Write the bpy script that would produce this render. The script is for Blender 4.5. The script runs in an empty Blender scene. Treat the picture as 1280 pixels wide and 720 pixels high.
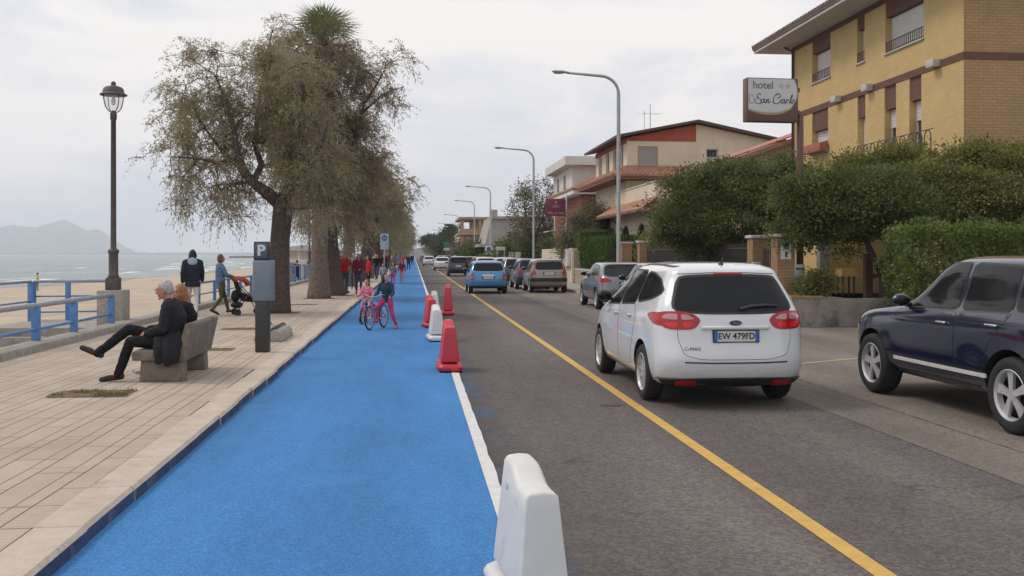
import bpy, bmesh, math, random
import numpy as np
from mathutils import Vector, Matrix, geometry
from mathutils.bvhtree import BVHTree
R = math.radians
random.seed(7)
rng = np.random.default_rng(11)
scene = bpy.context.scene
COL = scene.collection

# ------------------------------------------------------------------ camera
CAM_H, FPX, YAW = 1.70, 1230.0, math.atan(123 / 1230)
CT, ST = math.cos(YAW), math.sin(YAW)
cd = bpy.data.cameras.new('camera')
cam = bpy.data.objects.new('camera', cd)
COL.objects.link(cam)
cam.location = (0, 0, CAM_H)
cam.rotation_euler = (R(90), 0, -YAW)
cd.sensor_width = 36
cd.lens = FPX / 1280 * 36
cd.shift_y = -42 / 1280
cd.clip_start, cd.clip_end = 0.1, 60000
scene.camera = cam

# ------------------------------------------------------------------ world and sun
SUN_EL, SUN_AZ = R(52), R(-75)          # weak sun from the sea side behind thin cloud
w = bpy.data.worlds.new('World')
scene.world = w
w.use_nodes = True
nt = w.node_tree
nt.nodes.clear()
N = nt.nodes.new
out = N('ShaderNodeOutputWorld')
bg = N('ShaderNodeBackground')
sky = N('ShaderNodeTexSky')
sky.sky_type = 'NISHITA'
sky.sun_disc = False
sky.sun_elevation = SUN_EL
sky.sun_rotation = SUN_AZ
sky.air_density, sky.dust_density, sky.ozone_density = 1.0, 3.0, 1.0
tc = N('ShaderNodeTexCoord')
mp = N('ShaderNodeMapping')
mp.inputs['Scale'].default_value = (1.0, 1.0, 3.4)
nz = N('ShaderNodeTexNoise')
nz.inputs['Scale'].default_value = 2.3
nz.inputs['Detail'].default_value = 7
nz.inputs['Roughness'].default_value = 0.55
nz.inputs['Distortion'].default_value = 0.5
cr = N('ShaderNodeValToRGB')
cr.color_ramp.elements[0].position = 0.40
cr.color_ramp.elements[0].color = (6.55, 6.95, 7.7, 1)
cr.color_ramp.elements[1].position = 0.56
cr.color_ramp.elements[1].color = (9.3, 8.85, 8.5, 1)
mx = N('ShaderNodeMix')
mx.data_type = 'RGBA'
mx.inputs['Factor'].default_value = 0.95
L = nt.links.new
L(tc.outputs['Generated'], mp.inputs['Vector'])
L(mp.outputs['Vector'], nz.inputs['Vector'])
L(nz.outputs['Fac'], cr.inputs['Fac'])
L(sky.outputs['Color'], mx.inputs['A'])
L(cr.outputs['Color'], mx.inputs['B'])
L(mx.outputs['Result'], bg.inputs['Color'])
bg.inputs['Strength'].default_value = 0.115
L(bg.outputs['Background'], out.inputs['Surface'])
sd = bpy.data.lights.new('sun', 'SUN')
sd.energy = 1.5
sd.angle = R(16)
sd.color = (1.0, 0.93, 0.84)
sun = bpy.data.objects.new('sun', sd)
COL.objects.link(sun)
sdir = Vector((math.sin(SUN_AZ) * math.cos(SUN_EL), math.cos(SUN_AZ) * math.cos(SUN_EL), math.sin(SUN_EL)))
sun.rotation_euler = (-sdir).to_track_quat('-Z', 'Y').to_euler()
scene.view_settings.view_transform = 'Standard'
scene.view_settings.look = 'None'
scene.view_settings.gamma = 1.0
scene.view_settings.use_curve_mapping = False
scene.view_settings.exposure = 0.0
scene.cycles.volume_bounces = 4
HAZE = 0.00024

# ------------------------------------------------------------------ surveying helpers (photo measurements turned into places on the site)
def at(u, v, d):
    r = (u - 640) / FPX * d
    return Vector((r * CT + d * ST, -r * ST + d * CT, CAM_H - (v - 318) * d / FPX))
def on_x(u, v, X):
    k = (u - 640) / FPX
    Y = X * (CT - k * ST) / (ST + k * CT)
    return Vector((X, Y, CAM_H - (v - 318) * (X * ST + Y * CT) / FPX))
def yx(u, X):
    return on_x(u, 318, X).y

# ------------------------------------------------------------------ object helpers
def tag(o, label=None, cat=None, group=None, kind=None):
    if label: o['label'] = label
    if cat: o['category'] = cat
    if group: o['group'] = group
    if kind: o['kind'] = kind
    return o
def thing(name, loc, label, cat, group=None, rz=0.0, sc=1.0):
    o = bpy.data.objects.new(name, None)
    COL.objects.link(o)
    o.location = loc
    o.rotation_euler = (0, 0, rz)
    o.scale = (sc, sc, sc)
    o.empty_display_size = 0.2
    return tag(o, label, cat, group)
def link_mesh(name, me, parent=None, label=None):
    o = bpy.data.objects.new(name, me)
    COL.objects.link(o)
    if parent is not None: o.parent = parent
    if label: o['label'] = label
    return o
def kids(o):
    return [c for c in COL.objects if c.parent is o]
def copy_tree(o, parent=None, table=None):
    if table is None:
        table = {}
        for c in list(COL.objects):
            if c.parent: table.setdefault(c.parent.name, []).append(c)
    c = o.copy()
    COL.objects.link(c)
    c.parent = parent
    for ch in table.get(o.name, []):
        copy_tree(ch, c, table)
    return c

class MB:
    """collects shapes into one mesh; .m is the current material slot"""
    def __init__(s):
        s.v, s.f, s.mi, s.m = [], [], [], 0
    def add(s, vs, fs):
        b = len(s.v)
        s.v += [tuple(p) for p in vs]
        s.f += [tuple(i + b for i in f) for f in fs]
        s.mi += [s.m] * len(fs)
        return s
    def box(s, c, size, rz=0.0, top=1.0, M=None):
        x, y, z = size[0] / 2, size[1] / 2, size[2] / 2
        vs = [Vector((sx * x * (top if sz > 0 else 1), sy * y * (top if sz > 0 else 1), sz * z)) for sz in (-1, 1) for sx, sy in ((-1, -1), (1, -1), (1, 1), (-1, 1))]
        m = Matrix.Rotation(rz, 3, 'Z') if M is None else M
        vs = [m @ p + Vector(c) for p in vs]
        return s.add(vs, [(3, 2, 1, 0), (4, 5, 6, 7), (0, 1, 5, 4), (1, 2, 6, 5), (2, 3, 7, 6), (3, 0, 4, 7)])
    def bb(s, x0, x1, y0, y1, z0, z1):
        return s.box(((x0 + x1) / 2, (y0 + y1) / 2, (z0 + z1) / 2), (x1 - x0, y1 - y0, z1 - z0))
    def prism(s, poly, a, b, ax='z'):
        """2D outline extruded along an axis: z -> (x,y), y -> (x,z), x -> (y,z)"""
        def P(p, t):
            return (p[0], p[1], t) if ax == 'z' else ((p[0], t, p[1]) if ax == 'y' else (t, p[0], p[1]))
        n = len(poly)
        ar = sum(poly[i][0] * poly[(i + 1) % n][1] - poly[(i + 1) % n][0] * poly[i][1] for i in range(n))
        if (ar < 0) != (ax == 'y'): poly = poly[::-1]
        vs = [P(p, a) for p in poly] + [P(p, b) for p in poly]
        fs = [tuple(range(n))[::-1], tuple(range(n, 2 * n))] + [(i, (i + 1) % n, (i + 1) % n + n, i + n) for i in range(n)]
        return s.add(vs, fs)
    def tube(s, pts, r, n=8, cap=True, flat=None, jit=0.0):
        pts = [Vector([float(c) for c in p]) for p in pts]
        rs = r if isinstance(r, (list, tuple)) else [r] * len(pts)
        rings, prev = [], None
        for i, p in enumerate(pts):
            d = (pts[min(i + 1, len(pts) - 1)] - pts[max(i - 1, 0)]).normalized()
            if prev is None:
                a = d.cross(Vector((0, 0, 1)) if abs(d.z) < 0.9 else Vector((1, 0, 0))).normalized()
            else:
                a = (prev - d * prev.dot(d)).normalized()
            prev = a
            b = d.cross(a)
            k = flat or 1.0
            rings.append([p + (a * math.cos(t) + b * math.sin(t) * k) * rs[i] * (1 + (random.uniform(-jit, jit) if jit else 0)) for t in (2 * math.pi * j / n for j in range(n))])
        vs = [q for g in rings for q in g]
        fs = [(i * n + j, i * n + (j + 1) % n, (i + 1) * n + (j + 1) % n, (i + 1) * n + j) for i in range(len(pts) - 1) for j in range(n)]
        if cap: fs += [tuple(range(n))[::-1], tuple(range((len(pts) - 1) * n, len(pts) * n))]
        return s.add(vs, fs)
    def rings(s, rings, cap=True):
        n = len(rings[0])
        vs = [q for g in rings for q in g]
        fs = [(i * n + j, i * n + (j + 1) % n, (i + 1) * n + (j + 1) % n, (i + 1) * n + j) for i in range(len(rings) - 1) for j in range(n)]
        if cap: fs += [tuple(range(n))[::-1], tuple(range((len(rings) - 1) * n, len(rings) * n))]
        return s.add(vs, fs)
    def lathe(s, prof, c=(0, 0, 0), n=16, ax='z', cap=True):
        rg = []
        for r, z in prof:
            g = []
            for j in range(n):
                t = 2 * math.pi * j / n
                x, y = r * math.cos(t), r * math.sin(t)
                g.append(Vector(c) + Vector((x, y, z) if ax == 'z' else ((z, x, y) if ax == 'x' else (y, z, x))))
            rg.append(g)
        return s.rings(rg, cap)
    def ell(s, c, r, n=12, m=8, M=None):
        rg = []
        for i in range(m + 1):
            ph = math.pi * min(max(i / m, 0.02), 0.98)
            g = []
            for j in range(n):
                t = 2 * math.pi * j / n
                p = Vector((r[0] * math.sin(ph) * math.cos(t), r[1] * math.sin(ph) * math.sin(t), -r[2] * math.cos(ph)))
                g.append((M @ p if M is not None else p) + Vector(c))
            rg.append(g)
        return s.rings(rg)
    def quad(s, a, b, c, d):
        return s.add([a, b, c, d], [(0, 1, 2, 3)])
    def mesh(s, name, mats, smooth=False):
        me = bpy.data.meshes.new(name)
        me.from_pydata(s.v, [], s.f)
        for m in (mats if isinstance(mats, (list, tuple)) else [mats]): me.materials.append(m)
        if len(me.materials) > 1: me.polygons.foreach_set('material_index', s.mi)
        if smooth: me.polygons.foreach_set('use_smooth', [True] * len(me.polygons))
        me.update()
        return me
    def build(s, name, mats, parent=None, smooth=False, bevel=0, sub=0, label=None, seg=2, auto=None):
        o = link_mesh(name, s.mesh(name, mats, smooth or auto is not None or bevel > 0), parent, label)
        if bevel:
            b = o.modifiers.new('bevel', 'BEVEL')
            b.width, b.segments, b.limit_method, b.angle_limit = bevel, seg, 'ANGLE', R(35)
            b.harden_normals = False
        if sub:
            q = o.modifiers.new('sub', 'SUBSURF')
            q.levels = q.render_levels = sub
        if auto is not None or (bevel and not smooth):
            me = o.data
            bm = bmesh.new(); bm.from_mesh(me)
            for e in bm.edges:
                if len(e.link_faces) == 2 and e.calc_face_angle(0) > R(auto if auto is not None else 35): e.smooth = False
            if bevel:
                for e in bm.edges: e.smooth = True
            bm.to_mesh(me); bm.free()
        return o

def bake(o):
    """replace modifiers by their result"""
    dg = bpy.context.evaluated_depsgraph_get()
    dg.update()
    me = bpy.data.meshes.new_from_object(o.evaluated_get(dg), preserve_all_data_layers=True, depsgraph=dg)
    o.modifiers.clear()
    o.data = me
    return o

# ------------------------------------------------------------------ materials
def newmat(name):
    m = bpy.data.materials.new(name)
    m.use_nodes = True
    return m, m.node_tree, m.node_tree.nodes['Principled BSDF']
def rgb(c): return (c[0], c[1], c[2], 1)
def mat(name, col, rough=0.6, metal=0.0, var=0.12, scale=6.0, bump=0.0, bscale=40.0, coat=0.0, spec=None, col2=None, dirt=None, emis=None):
    """plain surface with noise in its colour and an optional bump"""
    m, t, b = newmat(name)
    n, l = t.nodes.new, t.links.new
    tc = n('ShaderNodeTexCoord')
    nz = n('ShaderNodeTexNoise')
    nz.inputs['Scale'].default_value = scale
    nz.inputs['Detail'].default_value = 6
    nz.inputs['Roughness'].default_value = 0.65
    l(tc.outputs['Object'], nz.inputs['Vector'])
    rp = n('ShaderNodeValToRGB')
    c2 = col2 or tuple(min(1, c * (1 + var)) for c in col)
    c1 = tuple(c * (1 - var) for c in col)
    rp.color_ramp.elements[0].position, rp.color_ramp.elements[0].color = 0.32, rgb(c1)
    rp.color_ramp.elements[1].position, rp.color_ramp.elements[1].color = 0.68, rgb(c2)
    l(nz.outputs['Fac'], rp.inputs['Fac'])
    src = rp.outputs['Color']
    if dirt:
        n2 = n('ShaderNodeTexNoise')
        n2.inputs['Scale'].default_value = dirt[1]
        n2.inputs['Detail'].default_value = 9
        n2.inputs['Roughness'].default_value = 0.75
        l(tc.outputs['Object'], n2.inputs['Vector'])
        r2 = n('ShaderNodeValToRGB')
        r2.color_ramp.elements[0].position, r2.color_ramp.elements[1].position = dirt[2], min(1, dirt[2] + 0.15)
        l(n2.outputs['Fac'], r2.inputs['Fac'])
        mxx = n('ShaderNodeMix'); mxx.data_type = 'RGBA'
        l(r2.outputs['Color'], mxx.inputs['Factor'])
        l(src, mxx.inputs['A'])
        mxx.inputs['B'].default_value = rgb(dirt[0])
        src = mxx.outputs['Result']
    l(src, b.inputs['Base Color'])
    b.inputs['Roughness'].default_value = rough
    b.inputs['Metallic'].default_value = metal
    if coat:
        b.inputs['Coat Weight'].default_value = coat
        b.inputs['Coat Roughness'].default_value = 0.05
    if spec is not None: b.inputs['Specular IOR Level'].default_value = spec
    if bump:
        n3 = n('ShaderNodeTexNoise')
        n3.inputs['Scale'].default_value = bscale
        n3.inputs['Detail'].default_value = 5
        l(tc.outputs['Object'], n3.inputs['Vector'])
        bp = n('ShaderNodeBump')
        bp.inputs['Strength'].default_value = bump
        bp.inputs['Distance'].default_value = 0.02
        l(n3.outputs['Fac'], bp.inputs['Height'])
        l(bp.outputs['Normal'], b.inputs['Normal'])
    return m
def leaf_mat(name, c1, c2, c3=None, trans=0.3):
    """leaf colours vary from leaf to leaf and from clump to clump"""
    m, t, b = newmat(name)
    n, l = t.nodes.new, t.links.new
    g = n('ShaderNodeNewGeometry')
    tc = n('ShaderNodeTexCoord')
    nz = n('ShaderNodeTexNoise')
    nz.inputs['Scale'].default_value = 1.3
    nz.inputs['Detail'].default_value = 3
    l(tc.outputs['Object'], nz.inputs['Vector'])
    ad = n('ShaderNodeMath'); ad.operation = 'MULTIPLY_ADD'
    l(g.outputs['Random Per Island'], ad.inputs[0])
    ad.inputs[1].default_value = 0.55
    mm = n('ShaderNodeMath'); mm.operation = 'MULTIPLY_ADD'
    l(nz.outputs['Fac'], mm.inputs[0]); mm.inputs[1].default_value = 1.6; mm.inputs[2].default_value = -0.58
    l(mm.outputs[0], ad.inputs[2])
    rp = n('ShaderNodeValToRGB')
    rp.color_ramp.elements[0].position, rp.color_ramp.elements[0].color = 0.1, rgb(c1)
    rp.color_ramp.elements[1].position, rp.color_ramp.elements[1].color = 0.9, rgb(c3 or c2)
    if c3:
        e = rp.color_ramp.elements.new(0.5); e.color = rgb(c2)
    l(ad.outputs[0], rp.inputs['Fac'])
    l(rp.outputs['Color'], b.inputs['Base Color'])
    b.inputs['Roughness'].default_value = 0.6
    b.inputs['Specular IOR Level'].default_value = 0.25
    tr = n('ShaderNodeBsdfTranslucent')
    l(rp.outputs['Color'], tr.inputs['Color'])
    mxs = n('ShaderNodeMixShader')
    mxs.inputs[0].default_value = trans
    o = t.nodes['Material Output']
    l(b.outputs[0], mxs.inputs[1]); l(tr.outputs[0], mxs.inputs[2]); l(mxs.outputs[0], o.inputs['Surface'])
    return m
def brick_mat(name, c1, c2, mortar, bw=0.25, bh=0.065, ms=0.008, bump=0.3, rough=0.8, noise=0.25):
    """bricks on upright walls: runs along x+y, rises along z"""
    m, t, b = newmat(name)
    n, l = t.nodes.new, t.links.new
    tc = n('ShaderNodeTexCoord')
    sp = n('ShaderNodeSeparateXYZ')
    l(tc.outputs['Object'], sp.inputs[0])
    ad = n('ShaderNodeMath'); l(sp.outputs[0], ad.inputs[0]); l(sp.outputs[1], ad.inputs[1])
    cb = n('ShaderNodeCombineXYZ'); l(ad.outputs[0], cb.inputs[0]); l(sp.outputs[2], cb.inputs[1])
    bt = n('ShaderNodeTexBrick')
    bt.inputs['Scale'].default_value = 1.0
    bt.inputs['Brick Width'].default_value = bw
    bt.inputs['Row Height'].default_value = bh
    bt.inputs['Mortar Size'].default_value = ms
    bt.inputs['Mortar Smooth'].default_value = 0.2
    bt.inputs['Color1'].default_value = rgb(c1)
    bt.inputs['Color2'].default_value = rgb(c2)
    bt.inputs['Mortar'].default_value = rgb(mortar)
    l(cb.outputs[0], bt.inputs['Vector'])
    nz = n('ShaderNodeTexNoise'); nz.inputs['Scale'].default_value = 0.9; nz.inputs['Detail'].default_value = 8; nz.inputs['Roughness'].default_value = 0.7
    l(tc.outputs['Object'], nz.inputs['Vector'])
    mr = n('ShaderNodeMapRange'); mr.inputs[1].default_value = 0.25; mr.inputs[2].default_value = 0.75
    mr.inputs[3].default_value = 1 - noise; mr.inputs[4].default_value = 1 + noise * 0.5
    l(nz.outputs['Fac'], mr.inputs[0])
    mu = n('ShaderNodeMix'); mu.data_type = 'RGBA'; mu.blend_type = 'MULTIPLY'; mu.inputs['Factor'].default_value = 1
    l(bt.outputs['Color'], mu.inputs['A']); l(mr.outputs[0], mu.inputs['B'])
    l(mu.outputs['Result'], b.inputs['Base Color'])
    b.inputs['Roughness'].default_value = rough
    bp = n('ShaderNodeBump'); bp.inputs['Strength'].default_value = bump; bp.inputs['Distance'].default_value = 0.006; bp.invert = True
    l(bt.outputs['Fac'], bp.inputs['Height']); l(bp.outputs['Normal'], b.inputs['Normal'])
    return m
def paint(name, col, metal=0.0, rough=0.35, flake=0.03):
    return mat(name, col, rough=rough, metal=metal, var=flake, scale=2.5, coat=1.0, dirt=(tuple(c * 0.75 + 0.03 for c in col), 3.0, 0.62))

M = {}
M['glass_dark'] = mat('tinted_glass', (0.012, 0.014, 0.016), rough=0.04, var=0.1, spec=0.22)
M['glass_house'] = mat('window_glass', (0.04, 0.05, 0.055), rough=0.06, var=0.3, scale=1.5, spec=0.7)
M['black_plastic'] = mat('black_plastic', (0.022, 0.022, 0.024), rough=0.55, var=0.2, bump=0.1, bscale=200)
M['rubber'] = mat('rubber', (0.016, 0.016, 0.017), rough=0.8, var=0.25, scale=20)
M['rim'] = mat('alloy_rim', (0.52, 0.52, 0.53), rough=0.35, metal=0.35, var=0.15, scale=9)
M['steel'] = mat('galvanised_steel', (0.36, 0.37, 0.37), rough=0.5, metal=0.4, var=0.15, scale=5)
M['chrome'] = mat('chrome', (0.7, 0.7, 0.72), rough=0.12, metal=1.0, var=0.05)
M['lens_red'] = mat('red_lens', (0.40, 0.006, 0.012), rough=0.22, var=0.25, scale=30, coat=0.25)
M['lens_bright'] = mat('bright_red_lens', (0.70, 0.012, 0.015), rough=0.22, var=0.2, scale=40, coat=0.25)
M['lens_clear'] = mat('clear_lens', (0.42, 0.24, 0.24), rough=0.15, var=0.2, scale=40, coat=1.0)
M['plate'] = mat('plate_white', (0.62, 0.62, 0.6), rough=0.4, var=0.06, scale=12)
M['plate_blue'] = mat('plate_blue', (0.03, 0.12, 0.5), rough=0.4)
M['ink'] = mat('black_lettering', (0.02, 0.02, 0.025), rough=0.5)
M['white_paint'] = mat('white_paint', (0.72, 0.71, 0.69), rough=0.55, var=0.06, scale=3, dirt=((0.5, 0.48, 0.44), 2.2, 0.62))
M['concrete'] = mat('grey_concrete', (0.33, 0.30, 0.27), rough=0.9, var=0.2, scale=7, bump=0.5, bscale=60, dirt=((0.16, 0.14, 0.12), 3.0, 0.56))
M['bench_concrete'] = mat('weathered_bench_concrete', (0.20, 0.165, 0.135), rough=0.9, var=0.25, scale=8, bump=0.6, bscale=70, dirt=((0.075, 0.065, 0.06), 3.5, 0.52))
M['bark'] = mat('grey_bark', (0.085, 0.062, 0.052), rough=0.95, var=0.45, scale=14, bump=1.0, bscale=30)
M['palm_bark'] = mat('palm_bark', (0.15, 0.115, 0.095), rough=0.95, var=0.35, scale=10, bump=0.8, bscale=24)
M['iron'] = mat('dark_iron', (0.075, 0.062, 0.059), rough=0.6, var=0.25, scale=9)
M['rail_blue'] = mat('blue_rail_paint', (0.085, 0.22, 0.48), rough=0.55, var=0.2, scale=7, dirt=((0.25, 0.24, 0.26), 14.0, 0.6))
M['rail_pale'] = mat('worn_pale_rail', (0.30, 0.325, 0.38), rough=0.6, var=0.2, scale=12, dirt=((0.12, 0.19, 0.34), 9.0, 0.52))
def cloth(name, col, var=0.18, dirt=None):
    return mat(name, col, rough=0.88, var=var, scale=11, bump=1.0, bscale=16, spec=0.2, dirt=dirt)
M['skin'] = mat('skin', (0.50, 0.27, 0.20), rough=0.5, var=0.12, scale=14)
M['skin_old'] = mat('ruddy_skin', (0.46, 0.215, 0.16), rough=0.5, var=0.2, scale=16)
def soft_glass(name='lantern_glass'):
    m, t, b = newmat(name)
    b.inputs['Base Color'].default_value = (0.9, 0.92, 0.92, 1)
    b.inputs['Roughness'].default_value = 0.08
    b.inputs['Alpha'].default_value = 0.22
    return m
M['lantern_glass'] = soft_glass()
# ------------------------------------------------------------------ ground materials
def asphalt(name, base, patch, crack=0.5, worn_edge=None, grain=0.3, track=0.10):
    m, t, b = newmat(name)
    n, l = t.nodes.new, t.links.new
    tc = n('ShaderNodeTexCoord')
    def noise(s, d=6, r=0.6, vec=None):
        z = n('ShaderNodeTexNoise'); z.inputs['Scale'].default_value = s; z.inputs['Detail'].default_value = d; z.inputs['Roughness'].default_value = r
        l(vec or tc.outputs['Object'], z.inputs['Vector']); return z
    def ramp(src, p0, c0, p1, c1):
        r = n('ShaderNodeValToRGB'); e = r.color_ramp.elements
        e[0].position, e[0].color, e[1].position, e[1].color = p0, rgb(c0), p1, rgb(c1)
        l(src, r.inputs['Fac']); return r
    def mix(a, bb, fac, mode='MIX'):
        x = n('ShaderNodeMix'); x.data_type = 'RGBA'; x.blend_type = mode
        for sock, val in (('A', a), ('B', bb), ('Factor', fac)):
            if hasattr(val, 'links'): l(val, x.inputs[sock])
            else: x.inputs[sock].default_value = val if isinstance(val, (int, float)) else rgb(val)
        return x.outputs['Result']
    mp = n('ShaderNodeMapping'); mp.inputs['Scale'].default_value = (1.0, 0.22, 1); l(tc.outputs['Object'], mp.inputs['Vector'])
    big = ramp(noise(0.55, 7, 0.7, mp.outputs[0]).outputs['Fac'], 0.34, tuple(c * 0.78 for c in base), 0.66, tuple(c * 1.16 for c in base))
    # wheel tracks polished paler, dark drips between them
    spx = n('ShaderNodeSeparateXYZ'); l(tc.outputs['Object'], spx.inputs[0])
    sn = n('ShaderNodeMath'); sn.operation = 'SINE'
    mm = n('ShaderNodeMath'); mm.operation = 'MULTIPLY_ADD'; l(spx.outputs[0], mm.inputs[0]); mm.inputs[1].default_value = 3.9; mm.inputs[2].default_value = -1.9
    ms = n('ShaderNodeMath'); ms.operation = 'MULTIPLY_ADD'; l(noise(0.5, 4, 0.6, mp.outputs[0]).outputs['Fac'], ms.inputs[0]); ms.inputs[1].default_value = 3.0; l(mm.outputs[0], ms.inputs[2])
    l(ms.outputs[0], sn.inputs[0])
    mt = n('ShaderNodeMapRange'); mt.inputs[1].default_value, mt.inputs[2].default_value = -1, 1; mt.inputs[3].default_value, mt.inputs[4].default_value = 1 - track, 1 + track; l(sn.outputs[0], mt.inputs[0])
    gr = noise(95, 3, 0.7)
    gm = n('ShaderNodeMapRange'); gm.inputs[1].default_value, gm.inputs[2].default_value = 0.3, 0.7; gm.inputs[3].default_value, gm.inputs[4].default_value = 0.55, 1.45
    l(gr.outputs['Fac'], gm.inputs[0])
    c = mix(big.outputs['Color'], gm.outputs[0], 1.0, 'MULTIPLY')
    c = mix(c, mt.outputs[0], 1.0, 'MULTIPLY')
    g2 = n('ShaderNodeTexVoronoi'); g2.inputs['Scale'].default_value = 42; l(tc.outputs['Object'], g2.inputs['Vector'])
    sv = n('ShaderNodeSeparateColor'); l(g2.outputs['Color'], sv.inputs[0])
    m3 = n('ShaderNodeMapRange'); m3.inputs[3].default_value, m3.inputs[4].default_value = 1 - grain, 1 + grain; l(sv.outputs[0], m3.inputs[0])
    c = mix(c, m3.outputs[0], 1.0, 'MULTIPLY')
    pt = ramp(noise(0.9, 8, 0.75).outputs['Fac'], 0.56, (0, 0, 0), 0.66, (0.75, 0.75, 0.75))
    c = mix(c, patch, pt.outputs['Color'])
    if crack:
        vo = n('ShaderNodeTexVoronoi'); vo.feature = 'DISTANCE_TO_EDGE'; vo.inputs['Scale'].default_value = 0.85
        wz = noise(2.2, 5, 0.7); wv = n('ShaderNodeVectorMath'); wv.operation = 'SCALE'; wv.inputs['Scale'].default_value = 0.9
        l(wz.outputs['Color'], wv.inputs[0]); av = n('ShaderNodeVectorMath'); l(tc.outputs['Object'], av.inputs[0]); l(wv.outputs[0], av.inputs[1])
        l(av.outputs[0], vo.inputs['Vector'])
        ck = ramp(vo.outputs['Distance'], 0.004, (1, 1, 1), 0.014, (0, 0, 0))
        cm = ramp(noise(0.35, 3).outputs['Fac'], 0.52, (0, 0, 0), 0.6, (crack, crack, crack))
        cf = mix(ck.outputs['Color'], cm.outputs['Color'], 1.0, 'MULTIPLY')
        c = mix(c, tuple(q * 0.35 for q in base), cf)
    if worn_edge:
        sp = n('ShaderNodeSeparateXYZ'); l(tc.outputs['Object'], sp.inputs[0])
        wz = noise(3.5, 6, 0.7)
        ma = n('ShaderNodeMath'); ma.operation = 'MULTIPLY_ADD'; l(wz.outputs['Fac'], ma.inputs[0]); ma.inputs[1].default_value = 0.7; l(sp.outputs[0], ma.inputs[2])
        r = ramp(ma.outputs[0], 0, (1, 1, 1), 1, (0, 0, 0))
        e = r.color_ramp.elements; e[0].position = 0.0; e[1].position = 1.0
        mr = n('ShaderNodeMapRange'); mr.inputs[1].default_value, mr.inputs[2].default_value = worn_edge[0], worn_edge[1]; mr.inputs[3].default_value, mr.inputs[4].default_value = 0.95, 0.0
        l(ma.outputs[0], mr.inputs[0])
        c = mix(c, tuple(q * 0.42 for q in base), mr.outputs[0])
        # blue paint that ran over the edge here and there
        pz = ramp(noise(1.1, 5, 0.65).outputs['Fac'], 0.47, (0, 0, 0), 0.62, (0.8, 0.8, 0.8))
        m2 = n('ShaderNodeMapRange'); m2.inputs[1].default_value, m2.inputs[2].default_value = 1.1, 1.3; m2.inputs[3].default_value, m2.inputs[4].default_value = 0.9, 0.0
        l(ma.outputs[0], m2.inputs[0])
        bf = mix(pz.outputs['Color'], m2.outputs[0], 1.0, 'MULTIPLY')
        c = mix(c, (0.05, 0.10, 0.20), bf)
    l(c, b.inputs['Base Color'])
    b.inputs['Roughness'].default_value = 0.88
    b.inputs['Specular IOR Level'].default_value = 0.3
    bp = n('ShaderNodeBump'); bp.inputs['Strength'].default_value = 0.5; bp.inputs['Distance'].default_value = 0.008
    l(gr.outputs['Fac'], bp.inputs['Height']); l(bp.outputs['Normal'], b.inputs['Normal'])
    return m
M['asphalt'] = asphalt('road_asphalt', (0.122, 0.107, 0.101), (0.082, 0.073, 0.070), 0.8, (0.86, 1.5))
M['old_asphalt'] = asphalt('pale_old_asphalt', (0.185, 0.155, 0.136), (0.145, 0.123, 0.109), 0.4, grain=0.2)
M['blue_lane'] = asphalt('blue_lane_paint', (0.046, 0.185, 0.435), (0.054, 0.205, 0.455), 0.0, grain=0.07, track=0.035)
M['line_white'] = mat('line_white_paint', (0.62, 0.61, 0.60), rough=0.8, var=0.1, scale=9, bump=0.4, bscale=90, dirt=((0.22, 0.22, 0.23), 5.0, 0.585))
M['line_yellow'] = mat('line_yellow_paint', (0.56, 0.35, 0.085), rough=0.8, var=0.12, scale=6, bump=0.4, bscale=90, dirt=((0.24, 0.18, 0.1), 4.0, 0.58))
M['line_faint'] = mat('faded_yellow_paint', (0.40, 0.31, 0.15), rough=0.85, var=0.15, scale=6, dirt=((0.26, 0.23, 0.2), 3.0, 0.46))
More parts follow.
